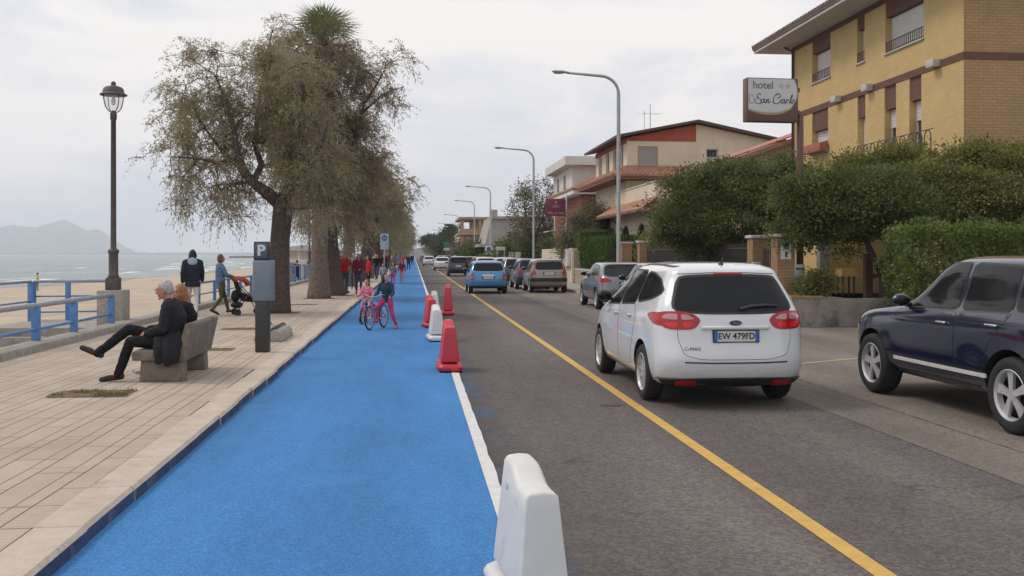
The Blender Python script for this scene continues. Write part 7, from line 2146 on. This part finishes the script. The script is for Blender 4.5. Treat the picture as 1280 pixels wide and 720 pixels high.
def person(loc, rz, h, label, pose, top, legs, shoes, hair, hstyle, skin='skin', near=0, group=None, sleeve='long', coat=0.0, female=False, hyaw=0.0, hpitch=0.0, curls=(.5, .5), palms=None, fat=1.0, bare_legs=False, cat='person', hood=None, extra=None):
    J = {k: Vector(v) for k, v in {**BASE, **pose}.items()}
    root = thing('person', loc, label, cat, group, rz, h / 1.75)
    vx = {2: .0075, 1: .014, 0: .022}[near]
    Mh = Matrix.Rotation(hyaw, 3, 'Z') @ Matrix.Rotation(hpitch, 3, 'X')
    kf = .93 if female else 1.0
    sk = M[skin]
    sp = [J['pelvis'] - (J['waist'] - J['pelvis']) * .45, J['pelvis'], J['waist'], J['waist'].lerp(J['chest'], .55), J['chest'], J['chest'].lerp(J['neck'], .55), J['neck'] + Vector((0, 0, .0))]
    # body: one continuous skin
    b = MB()
    torso(b, sp, [(.10, .07), (.12, .085), (.105, .075), (.12, .08), (.13, .085), (.10, .065), (.052, .052)])
    limb(b, [J['neck'] - (J['head'] - J['neck']) * .3, J['neck'], J['head'] - Mh @ Vector((0, .01, .05))], [.06, .055 * kf, .052 * kf])
    head(b, J['head'], Mh)
    for s in 'LR':
        limb(b, [J['neck'].lerp(J[s + 'sh'], .5), J[s + 'sh'], J[s + 'el'], J[s + 'wr']], [.045, .045 * kf, .036 * kf, .026 * kf])
        limb(b, [J['pelvis'].lerp(J[s + 'hip'], .8), J[s + 'kn'], J[s + 'an']], [.075, .05, .035])
        limb(b, [J[s + 'an'], J[s + 'toe']], [.035, .025])
        d = (J[s + 'wr'] - J[s + 'el']).normalized()
        nrm, thumb, dd = (palms or {}).get(s, (Vector((1 if s == 'L' else -1, .2, 0)), Vector((0, 1, 0)), d))
        x = Vector(dd).cross(Vector(nrm)); sd = 1 if x.dot(Vector(thumb)) > 0 else -1
        if near: hand(b, J[s + 'wr'], dd, nrm, sd, curls['LR'.index(s)], kf)
        else: b.ell(J[s + 'wr'] + d * .06, (.03, .03, .05), 8, 5); b.ell(J[s + 'wr'] + d * .11, (.022, .022, .04), 8, 5)
    remesh('body', b, sk, root, vx, 2)
    if near:
        T = lambda v: J['head'] + Mh @ Vector(v)
        e = MB()
        for k in (-1, 1): e.ell(T((k * .031, .083, .018)), (.0125, .009, .0065), 8, 5, Mh)
        eo = e.build('eyes', M['plate'], root, smooth=True)
        e = MB()
        for k in (-1, 1): e.ell(T((k * .031, .0905, .018)), (.0055, .003, .0055), 8, 5, Mh)
        e.build('pupils', M['ink'], eo, smooth=True)
        e = MB()
        for k in (-1, 1): limb(e, [T((k * .016, .093, .04)), T((k * .034, .092, .045)), T((k * .052, .08, .038))], [.003, .004, .003], 6)
        e.build('eyebrows', hair, root, smooth=True)
    # top
    tc_ = .014
    b = MB()
    drop = coat
    bot = sp[0] + (sp[0] - sp[2]).normalized() * drop
    secs = [(.155 * kf, .115), (.158 * kf, .118), (.15 * kf, .112), (.165 * kf, .12), (.178 * kf, .124), (.15 * kf, .098), (.068, .064)]
    secs = [(a * fat, c * fat) for a, c in secs]
    if drop: torso(b, [bot] + sp, [(secs[0][0] * 1.1, secs[0][1] * 1.12)] + secs)
    else: torso(b, sp, secs)
    for s in 'LR':
        e_ = J[s + 'wr'] if sleeve == 'long' else J[s + 'sh'].lerp(J[s + 'el'], .75)
        if sleeve == 'long': limb(b, [J['neck'].lerp(J[s + 'sh'], .45), J[s + 'sh'], J[s + 'el'], e_ - (e_ - J[s + 'el']) * .06], [.065 * fat, .070 * kf * fat, .056 * kf * fat, .042 * kf * fat])
        else: limb(b, [J['neck'].lerp(J[s + 'sh'], .45), J[s + 'sh'], e_], [.065, .068 * kf, .060 * kf])
    if hood: pass
    remesh('jacket' if sleeve == 'long' else 'shirt', b, top, root, max(vx, .012), 5, fold=.007)
    if hood:
        b = MB(); b.ell(J['neck'] + Vector((0, -.09, -.02)), (.13, .07, .11), 12, 8); b.ell(J['neck'] + Vector((0, -.03, .0)), (.105, .085, .05), 12, 8)
        remesh('hood', b, hood, root, .014, 3)
    # trousers
    b = MB()
    torso(b, [J['pelvis'].lerp(J['Lhip'].lerp(J['Rhip'], .5), 1.6), J['pelvis'], J['pelvis'].lerp(J['waist'], .6)], [(.125, .10), (.162 * kf, .118), (.14 * kf, .106)])
    for s in 'LR':
        e_ = J[s + 'an'] - (J[s + 'kn'] - J[s + 'an']).normalized() * .02
        limb(b, [J[s + 'hip'], J[s + 'hip'].lerp(J[s + 'kn'], .5), J[s + 'kn'], J[s + 'kn'].lerp(J[s + 'an'], .4), e_], [.095 * kf, .086 * kf, .066 * kf, .063 * kf, .054 * kf] if not female else [.098, .085, .060, .055, .042])
    remesh('trousers', b, legs, root, max(vx, .012), 4, fold=.005)
    for s in 'LR':
        b = MB()
        a, t = J[s + 'an'], J[s + 'toe']
        f = (t - a); f = f.normalized() if f.length > 0 else Vector((0, 1, 0))
        up = Vector((0, 0, 1)); up = (up - f * up.dot(f)).normalized()
        hp = a - f * .03 - up * .03
        limb(b, [hp, a.lerp(t, .5) - up * .012, t + f * .03], [.043, .042, .034], 10)
        b.ell(a - up * .02, (.045, .045, .05), 10, 6)
        o = remesh('shoe', b, shoes, root, max(vx * .9, .010), 3)
    # hair
    b = MB(); c = J['head']; T = lambda v: c + Mh @ Vector(v)
    b.ell(T((0, -.016, .030)), (.084, .096, .106), 16, 12, Mh)
    if hstyle == 'short': pass
    if hstyle in ('bob', 'long'):
        b.ell(T((0, -.04, -.03)), (.090, .072, .105), 14, 10, Mh)
        for k in (-1, 1): limb(b, [T((k * .072, .0, .04)), T((k * .083, -.01, -.05)), T((k * .075, -.02, -.12))], [.024, .028, .016])
    if hstyle == 'long': limb(b, [T((0, -.06, -.03)), T((0, -.085, -.14)), T((0, -.09, -.25))], [.075, .07, .045])
    if hstyle == 'bun': b.ell(T((0, -.09, .06)), (.055, .05, .055), 10, 8)
    o = remesh('hair', b, hair, root, .010 if near == 2 else .014, 2, fold=.006)
    # cut the hair away from the face
    bm = bmesh.new(); bm.from_mesh(o.data)
    inv = Mh.inverted()
    dl = []
    for v in bm.verts:
        q = inv @ (v.co - c)
        front = q.y > .030 + (.3 * max(0, q.z - .045)) + (0 if hstyle in ('bob', 'long') else -.9 * max(0, .03 - q.z) * 1.0) and q.z < .075 + .15 * max(0, .09 - q.y) and (abs(q.x) < .07 or q.y > .05 or hstyle in ('short', 'bun'))
        low = hstyle in ('short', 'bun') and q.z < -.045 - .25 * q.y * 0 and q.y > -.20
        if front or low: dl.append(v)
    bmesh.ops.delete(bm, geom=dl, context='VERTS')
    bm.to_mesh(o.data); bm.free()
    if extra: extra(root, J, Mh)
    return root
K = {}
K['charcoal'] = cloth('charcoal_wool', (0.022, 0.022, 0.026)); K['black'] = cloth('black_cloth', (0.014, 0.013, 0.015)); K['navy'] = cloth('dark_navy_cloth', (0.022, 0.025, 0.038))
K['white'] = cloth('white_cloth', (0.58, 0.56, 0.55), .08); K['beige'] = cloth('beige_cloth', (0.36, 0.28, 0.21)); K['denim'] = cloth('denim_shirt', (0.115, 0.20, 0.33)); K['olive'] = cloth('olive_cloth', (0.115, 0.10, 0.055))
K['red'] = cloth('red_cloth', (0.52, 0.022, 0.03)); K['jeans'] = cloth('blue_jeans', (0.06, 0.085, 0.14)); K['maroon'] = cloth('maroon_cloth', (0.17, 0.018, 0.045)); K['pink'] = cloth('pink_cloth', (0.48, 0.055, 0.16)); K['lightblue'] = cloth('light_blue_cloth', (0.33, 0.45, 0.55))
K['flower'] = mat('pink_flower_cloth', (0.62, 0.13, 0.24), rough=.9, var=.1, scale=22, dirt=((0.75, 0.55, 0.30), 26.0, 0.52)); K['lilac'] = cloth('pale_lilac_cloth', (0.36, 0.32, 0.42)); K['teal'] = cloth('dark_teal_cloth', (0.03, 0.055, 0.08)); K['grey'] = cloth('grey_cloth', (0.2, 0.2, 0.21)); K['green'] = cloth('pale_green_cloth', (0.42, 0.55, 0.16))
def hairmat(n, c): return mat(n, c, rough=.55, var=.3, scale=30, bump=.6, bscale=120)
K['h_white'] = hairmat('white_hair', (0.42, 0.40, 0.38)); K['h_dark'] = hairmat('dark_hair', (0.022, 0.014, 0.011)); K['h_brown'] = hairmat('brown_hair', (0.06, 0.032, 0.018)); K['h_straw'] = hairmat('strawberry_hair', (0.30, 0.125, 0.048)); K['h_light'] = hairmat('light_brown_hair', (0.13, 0.075, 0.042))
K['shoe_brown'] = mat('dark_suede', (0.035, 0.024, 0.018), rough=.8); K['shoe_white'] = mat('white_trainers', (0.45, 0.42, 0.38), rough=.7); K['shoe_black'] = mat('black_shoes', (0.015, 0.015, 0.016), rough=.5); K['shoe_pink'] = mat('pink_shoes', (0.5, 0.06, 0.12), rough=.6)

# elderly man on the bench, legs crossed, hands in his lap, facing the sea
def man_extra(root, J, Mh):
    b = MB()
    torso(b, [J['waist'] + Vector((0, .085, -.02)), J['chest'] + Vector((0, .075, -.02)), J['neck'] + Vector((0, .035, -.02)), J['neck'] + Vector((0, .008, .02))], [(.075, .04), (.065, .055), (.05, .05), (.062, .060)])
    remesh('white_shirt', b, K['white'], root, .01, 3)
    b = MB(); limb(b, [J['Lwr'] - (J['Lwr'] - J['Lel']).normalized() * .035, J['Lwr'] + (J['Lwr'] - J['Lel']).normalized() * .004], [.043, .036])
    limb(b, [J['Rwr'] - (J['Rwr'] - J['Rel']).normalized() * .035, J['Rwr'] + (J['Rwr'] - J['Rel']).normalized() * .004], [.043, .036])
    b.build('shirt_cuffs', K['white'], root, smooth=True)
    T = lambda v: J['head'] + Mh @ Vector(v)
    b = MB()
    for k in (-1, 1):
        b.tube([T((k * .033 + .020 * math.cos(t), .107, .018 + .015 * math.sin(t))) for t in np.linspace(0, 6.283, 13)], .0022, 5); b.tube([T((k * .053, .105, .022)), T((k * .076, .07, .022)), T((k * .079, -.005, .018))], .0022, 5)
    b.tube([T((-.013, .108, .02)), T((.013, .108, .02))], .0022, 5)
    b.build('spectacles', M['iron'], root)
    b = MB()    # jacket skirt hanging over the seat edge, and collar
    limb(b, [J['pelvis'] + Vector((-.10, -.04, .08)), J['pelvis'] + Vector((-.23, -.05, .0)), J['pelvis'] + Vector((-.305, -.05, -.10)), J['pelvis'] + Vector((-.31, -.05, -.25))], [.09, .085, .065, .05])
    for dy in (-.10, .10): limb(b, [J['pelvis'] + Vector((-.12, dy - .03, .06)), J['pelvis'] + Vector((-.24, dy - .04, .0)), J['pelvis'] + Vector((-.30, dy - .04, -.10)), J['pelvis'] + Vector((-.305, dy - .04, -.22))], [.08, .075, .06, .05])
    remesh('jacket_skirt', b, K['charcoal'], root, .012, 4, fold=.007)
    b = MB()
    torso(b, [J['neck'] + Vector((0, -.02, -.05)), J['neck'] + Vector((0, -.012, .035))], [(.088, .08), (.072, .068)])
    remesh('collar', b, K['charcoal'], root, .012, 4)
MAN = dict(pelvis=(0, .0, .50), waist=(0, -.045, .63), chest=(0, -.06, .80), neck=(0, -.01, .985), head=(0, .055, 1.135), Lsh=(-.19, -.03, .93), Lel=(-.25, .02, .665), Lwr=(-.115, .245, .595), Rsh=(.19, -.03, .93), Rel=(.25, .04, .66), Rwr=(.06, .27, .635),
           Lhip=(-.09, .02, .49), Lkn=(-.11, .45, .50), Lan=(-.10, .60, .085), Ltoe=(-.11, .77, .035), Rhip=(.09, .02, .50), Rkn=(.0, .50, .645), Ran=(-.10, .83, .37), Rtoe=(-.12, 1.0, .42))
pal = {'L': (Vector((.35, .1, -.9)), Vector((.5, .8, .1)), Vector((.75, .62, -.15))), 'R': (Vector((-.35, .1, -.9)), Vector((-.5, .8, .1)), Vector((-.75, .55, -.2)))}
person((-3.10, 12.93, .1), R(90), 1.76, 'elderly white haired man in dark jacket, sitting on the bench with crossed legs', MAN, K['charcoal'], K['black'], K['shoe_brown'], K['h_white'], 'short', 'skin_old', 2, palms=pal, curls=(.35, .45), fat=1.22, extra=man_extra, hpitch=R(-6))
def wom_extra(root, J, Mh):
    T = lambda v: J['head'] + Mh @ Vector(v)
    b = MB()
    for k in (-1, 1):
        b.lathe([(.001, 0), (.026, 0), (.026, .004), (.001, .004)], (0, 0, 0), 14, 'y')
    b = MB()
    for k in (-1, 1): b.ell(T((k * .033, .104, .018)), (.027, .005, .022), 12, 6, Mh); b.tube([T((k * .058, .1, .022)), T((k * .078, 0, .02))], .003, 5)
    b.build('sunglasses', M['glass_dark'], root)
WOM = dict(MAN); WOM.update(head=(0, .06, 1.135), Lel=(-.22, .16, .70), Lwr=(-.07, .25, .99), Rwr=(.10, .30, .56), Lkn=(-.09, .42, .50), Lan=(-.08, .44, .085), Ltoe=(-.09, .60, .035), Rkn=(.09, .44, .50), Ran=(.08, .52, .085), Rtoe=(.09, .68, .035))
person((-3.10, 13.72, .1), R(90), 1.66, 'woman with strawberry blond hair in black, seated beyond the elderly man', WOM, K['black'], K['beige'], K['shoe_white'], K['h_straw'], 'long', 'skin', 2, female=True, palms={'L': (Vector((.2, -.9, .2)), Vector((1, 0, 0)), Vector((.1, -.15, 1))), 'R': (Vector((0, .1, -1)), Vector((-1, 0, 0)), Vector((-.2, .95, -.1)))}, curls=(.7, .3), extra=wom_extra)

# two women by the railing
person((-5.72, 26.3, .1), R(12), 1.72, 'woman in a loose dark navy jacket with pale blue hood and white trousers, walking away', {**WALK, 'Lwr': (-.25, -.05, .9)}, K['navy'], K['white'], K['shoe_white'], K['h_dark'], 'bob', 'skin', 1, female=True, coat=.10, fat=1.3, hood=K['lightblue'])
person((-5.12, 26.85, .1), R(-62), 1.60, 'woman in a blue denim shirt and olive trousers pushing the stroller', {**WALK, 'Lel': (-.24, .10, 1.16), 'Lwr': (-.19, .34, 1.08), 'Rel': (.24, .10, 1.16), 'Rwr': (.19, .34, 1.08)}, K['denim'], K['olive'], K['shoe_brown'], K['h_light'], 'bob', 'skin', 1, female=True, coat=.12, fat=1.08)
# stroller
st = thing('stroller', (-4.38, 26.55, .1), 'dark folding stroller with an orange canopy and a bag at the back', 'stroller', rz=R(-70))
for s in (-1, 1):
    for y in (-.28, .30):
        for q in (-.035, .035):
            b = MB(); b.lathe([(.03, -.012), (.075, -.016), (.085, -.008), (.085, .008), (.075, .016), (.03, .012)], (s * .23 + q, y, .087), 16, 'x'); b.build('wheel', M['rubber'], st, auto=40)
b = MB()
for s in (-1, 1):
    b.tube([(s * .23, .30, .09), (s * .23, .1, .45), (s * .235, -.25, .85), (s * .235, -.42, 1.02)], .013, 7); b.tube([(s * .23, -.28, .09), (s * .23, -.05, .5), (s * .23, .22, .62)], .012, 7)
    b.tube([(s * .235, -.42, 1.02), (s * .235, -.47, 1.03)], .02, 8)
b.tube([(-.23, -.28, .12), (.23, -.28, .12)], .011, 7); b.tube([(-.23, .3, .12), (.23, .3, .12)], .011, 7)
b.build('frame', M['iron'], st, smooth=True)
b = MB(); b.prism([(-.18, .62), (.25, .42), (.30, .36), (.22, .34), (-.10, .36), (-.24, .60), (-.33, .9), (-.27, .92)], -.19, .19, 'x')
b.build('seat', K['black'], st, bevel=.02)
b = MB()
rg = []
for a in np.linspace(R(20), R(120), 7): rg.append([Vector((x, -.22 + .34 * math.cos(a) * (1 - .3 * abs(x / .22) ** 3), .70 + .32 * math.sin(a) * (1 - .3 * abs(x / .22) ** 3))) for x in np.linspace(-.22, .22, 9)])
b.rings(rg, cap=False)
cn = b.build('canopy', cloth('orange_canopy', (0.42, 0.075, 0.03)), st, smooth=True); so = cn.modifiers.new('thick', 'SOLIDIFY'); so.thickness = .008
b = MB(); b.ell((0, -.30, .50), (.21, .11, .17), 14, 10); remesh('bag', b, K['black'], st, .015, 4)
b = MB(); b.ell((0, -.26, .27), (.19, .16, .09), 12, 8); b.build('basket', K['charcoal'], st, smooth=True)

# couple in red and maroon, and the people behind them
person((-2.74, 39.8, .1), R(178), 1.70, 'man in a bright red T-shirt and jeans walking towards us', WALK, K['red'], K['jeans'], K['shoe_brown'], K['h_dark'], 'short', 'skin', 1, sleeve='short', fat=1.08)
person((-2.18, 39.7, .1), R(184), 1.62, 'woman in a maroon jumper and jeans beside the man in red', {**WALK, 'Lel': (-.22, .05, 1.13), 'Lwr': (-.08, .22, 1.08)}, K['maroon'], K['jeans'], K['shoe_brown'], K['h_dark'], 'long', 'skin', 1, female=True, fat=1.12)
BGp = 'people strolling far down the promenade'
person((-1.95, 43.5, .1), R(100), 1.55, 'person in a red top, half hidden behind the woman in maroon', BASE, K['red'], K['black'], K['shoe_black'], K['h_dark'], 'long', 'skin', 0, BGp, female=True)
person((-2.75, 46.0, .1), R(180), 1.72, 'man whose head shows between the couple in red and maroon', WALK, K['grey'], K['jeans'], K['shoe_black'], K['h_brown'], 'short', 'skin', 0, BGp)

# children on the cycle path
def bicycle(loc, rz, label, r, wbs, frame_m, stab=False, seat=.5):
    t = thing('bicycle', loc, label, 'bicycle', rz=rz)
    def whl(y):
        b = MB(); b.lathe([(r - .03, -.012), (r - .012, -.02), (r, -.010), (r, .010), (r - .012, .02), (r - .03, .012)], (0, y, r), 28, 'x', cap=False); o = b.build('wheel', M['rubber'], t, auto=45)
        b = MB()
        b.lathe([(r - .045, -.01), (r - .03, -.012), (r - .03, .012), (r - .045, .01)], (0, y, r), 24, 'x', cap=False)
        for k in range(12): a = k * math.pi / 6; b.tube([(.02 if k % 2 else -.02, y, r), (0, y + (r - .035) * math.cos(a), r + (r - .035) * math.sin(a))], .002, 4)
        b.tube([(-.05, y, r), (.05, y, r)], .015, 8); b.build('rim', M['rim'], o)
    whl(0); whl(wbs)
    b = MB(); yb = wbs * .42; hy, hz = wbs - .12, r * 2 + .1
    st_ = (0, yb - .12, seat - .04); bb_ = (0, yb, r * .9); hd_ = (0, hy, hz)
    for p, q in ((bb_, st_), (bb_, hd_), ((0, yb - .07, seat * .75), (0, hy - .01, hz - .05))): b.tube([p, q], .016, 7)
    for s in (-1, 1):
        b.tube([bb_, (s * .045, 0, r)], .010, 6); b.tube([(0, yb - .09, seat * .8), (s * .045, 0, r)], .009, 6); b.tube([(s * .02, hy, hz - .02), (s * .045, wbs - .02, r * 1.2), (s * .045, wbs, r)], .012, 6)
    b.build('frame', frame_m, t, smooth=True)
    b = MB(); b.tube([(0, hy, hz), (0, hy - .03, hz + .10)], .013, 6)
    b.tube(catmull([(-.24, hy - .16, hz + .14), (-.2, hy - .08, hz + .15), (-.06, hy - .03, hz + .10), (.06, hy - .03, hz + .10), (.2, hy - .08, hz + .15), (.24, hy - .16, hz + .14)], 4), .011, 6); b.build('handlebar', M['steel'], t, smooth=True)
    b = MB(); b.ell((0, yb - .16, seat), (.065, .11, .03), 10, 6); b.build('saddle', M['black_plastic'], t, smooth=True)
    b = MB(); b.tube([(.09, yb, r * .9), (-.09, yb, r * .9)], .01, 6); b.box((.12, yb + .08, r * .9 + .05), (.07, .09, .02)); b.box((-.12, yb - .08, r * .9 - .05), (.07, .09, .02)); b.tube([(.085, yb, r * .9), (.09, yb + .08, r * .9 + .05)], .008, 5); b.tube([(-.085, yb, r * .9), (-.09, yb - .08, r * .9 - .05)], .008, 5); b.build('pedals', M['steel'], t)
    if stab:
        for s in (-1, 1):
            b = MB(); b.lathe([(.01, -.012), (.06, -.014), (.06, .014), (.01, .012)], (s * .2, -.02, .06), 14, 'x'); b.tube([(s * .2, -.02, .06), (s * .06, 0, r)], .008, 5); b.build('training_wheel', M['black_plastic'], t)
    return t
g1 = (-1.20, 24.45, .006)
bicycle((g1[0] + .06, g1[1] + .34, .006), R(172), 'small pink bicycle with training wheels under the girl in flowers', .2, .72, mat('pink_frame', (0.55, 0.10, 0.28), rough=.35), True, .46)
RIDE = dict(pelvis=(0, .0, .80), waist=(0, .02, .95), chest=(0, .05, 1.12), neck=(0, .06, 1.29), head=(0, .11, 1.47), Lsh=(-.16, .06, 1.24), Lel=(-.24, .20, 1.02), Lwr=(-.28, .42, .98), Rsh=(.16, .06, 1.24), Rel=(.24, .20, 1.02), Rwr=(.28, .42, .98),
            Lhip=(-.09, .02, .78), Lkn=(-.14, .34, .62), Lan=(-.16, .26, .25), Ltoe=(-.17, .42, .2), Rhip=(.09, .02, .78), Rkn=(.13, .36, .68), Ran=(.16, .34, .34), Rtoe=(.17, .50, .3))
person((g1[0] + .06, g1[1] + .20, .006), R(172), 1.20, 'girl in a pink flowered top riding the small pink bicycle', RIDE, K['flower'], K['lilac'], K['shoe_pink'], K['h_brown'], 'bun', 'skin', 1, female=True, hyaw=R(-25))
g2 = (-.53, 22.6, .006)
bicycle((g2[0] - .16, g2[1] + .42, .006), R(160), 'bigger dark bicycle with a red frame under the girl in pink leggings', .27, .85, mat('red_frame', (0.30, 0.03, 0.05), rough=.35), False, .62)
STAND = dict(pelvis=(0, -.02, .86), waist=(0, .0, 1.02), chest=(0, .04, 1.19), neck=(0, .06, 1.36), head=(0, .10, 1.53), Lsh=(-.17, .05, 1.31), Lel=(-.26, .14, 1.06), Lwr=(-.26, .36, .97), Rsh=(.17, .05, 1.31), Rel=(.25, .12, 1.06), Rwr=(.26, .34, .97),
             Lhip=(-.09, 0, .84), Lkn=(-.20, .08, .45), Lan=(-.30, -.02, .085), Ltoe=(-.32, .13, .03), Rhip=(.09, 0, .84), Rkn=(.17, .34, .66), Ran=(.20, .30, .26), Rtoe=(.21, .46, .24))
person((g2[0] - .08, g2[1] + .12, .006), R(160), 1.34, 'girl with long dark hair, dark jacket and pink leggings standing astride her bicycle', STAND, K['teal'], K['pink'], K['shoe_pink'], K['h_dark'], 'long', 'skin', 1, female=True, hyaw=R(60))
KID = 'children walking on the cycle path'
person((-1.60, 52.0, .006), R(180), 1.22, 'child in pale lilac walking behind the girls with bicycles, nearest the kerb', WALK, K['lilac'], K['grey'], K['shoe_white'], K['h_light'], 'bob', 'skin', 0, KID, female=True)
person((-1.10, 53.0, .006), R(184), 1.26, 'child in a grey jacket and pink trousers, between the two others', WALK, K['grey'], K['pink'], K['shoe_pink'], K['h_brown'], 'bob', 'skin', 0, KID, female=True)
person((-.68, 58.0, .006), R(176), 1.35, 'child in a red top and pale pink leggings, out on the blue path', WALK, K['maroon'], cloth('pale_pink_cloth', (0.5, 0.25, 0.3)), K['shoe_pink'], K['h_brown'], 'long', 'skin', 0, KID, female=True)
BG = [(-2.3, 62, 'black', 'jeans', 'person in black standing beside the leaning tree trunk'), (-1.95, 66, 'navy', 'black', 'person in navy beyond the trio of children'), (-2.7, 70, 'white', 'jeans', 'person in a white shirt below the cycle path sign'), (-2.2, 74, 'black', 'black', 'person all in black under the sign trees'),
      (-1.6, 80, 'grey', 'navy', 'person in grey at the edge of the far kerb'), (-2.4, 88, 'maroon', 'jeans', 'far person in dark red among the tree trunks'), (-1.2, 97, 'pink', 'white', 'far child in pink on the blue path'), (-.55, 108, 'navy', 'black', 'far dark figure walking on the blue path'), (-1.8, 118, 'denim', 'beige', 'far figure in light blue near the kerb'), (-.2, 150, 'black', 'navy', 'tiny dark figure at the end of the blue path'), (-1.4, 135, 'red', 'jeans', 'tiny figure in red far along the kerb')]
for x, y, t, l_, lab in BG:
    person((x, y, .1 if x < -1.9 else .006), R(random.choice((0, 180, 170, 190))), random.uniform(1.6, 1.76) if 'child' not in lab else 1.25, lab, WALK, K[t], K[l_], K['shoe_black'], random.choice((K['h_dark'], K['h_brown'], K['h_light'])), random.choice(('short', 'bob')), 'skin', 0, BGp)
# someone in green by the water, and a person seated by the second lamp
p = at(47, 358, 82)
person((p.x, p.y, -1.42), R(100), 1.6, 'small figure in pale green standing by the water', BASE, K['green'], K['grey'], K['shoe_black'], K['h_dark'], 'short', 'skin', 0)
p = at(378, 340, 62)
person((p.x - .1, 61.0, -.25), R(30), 1.6, 'dark figure behind the barred railing next to the farther lamp', BASE, K['black'], K['black'], K['shoe_black'], K['h_dark'], 'short', 'skin', 0)
# the air over the bay
b = MB(); b.bb(-9600, 3200, -900, 9600, -6, 330)
hz = structure('haze', b, None) if False else tag(link_mesh('haze', b.mesh('haze', []), None), kind='stuff')
m = bpy.data.materials.new('sea_haze'); m.use_nodes = True
m.node_tree.nodes.clear()
pv = m.node_tree.nodes.new('ShaderNodeVolumePrincipled'); mo = m.node_tree.nodes.new('ShaderNodeOutputMaterial')
pv.inputs['Color'].default_value = (0.885, 0.92, 1.0, 1); pv.inputs['Density'].default_value = HAZE; pv.inputs['Anisotropy'].default_value = 0.0
m.node_tree.links.new(pv.outputs[0], mo.inputs['Volume'])
m.cycles.homogeneous_volume = True
hz.data.materials.append(m)
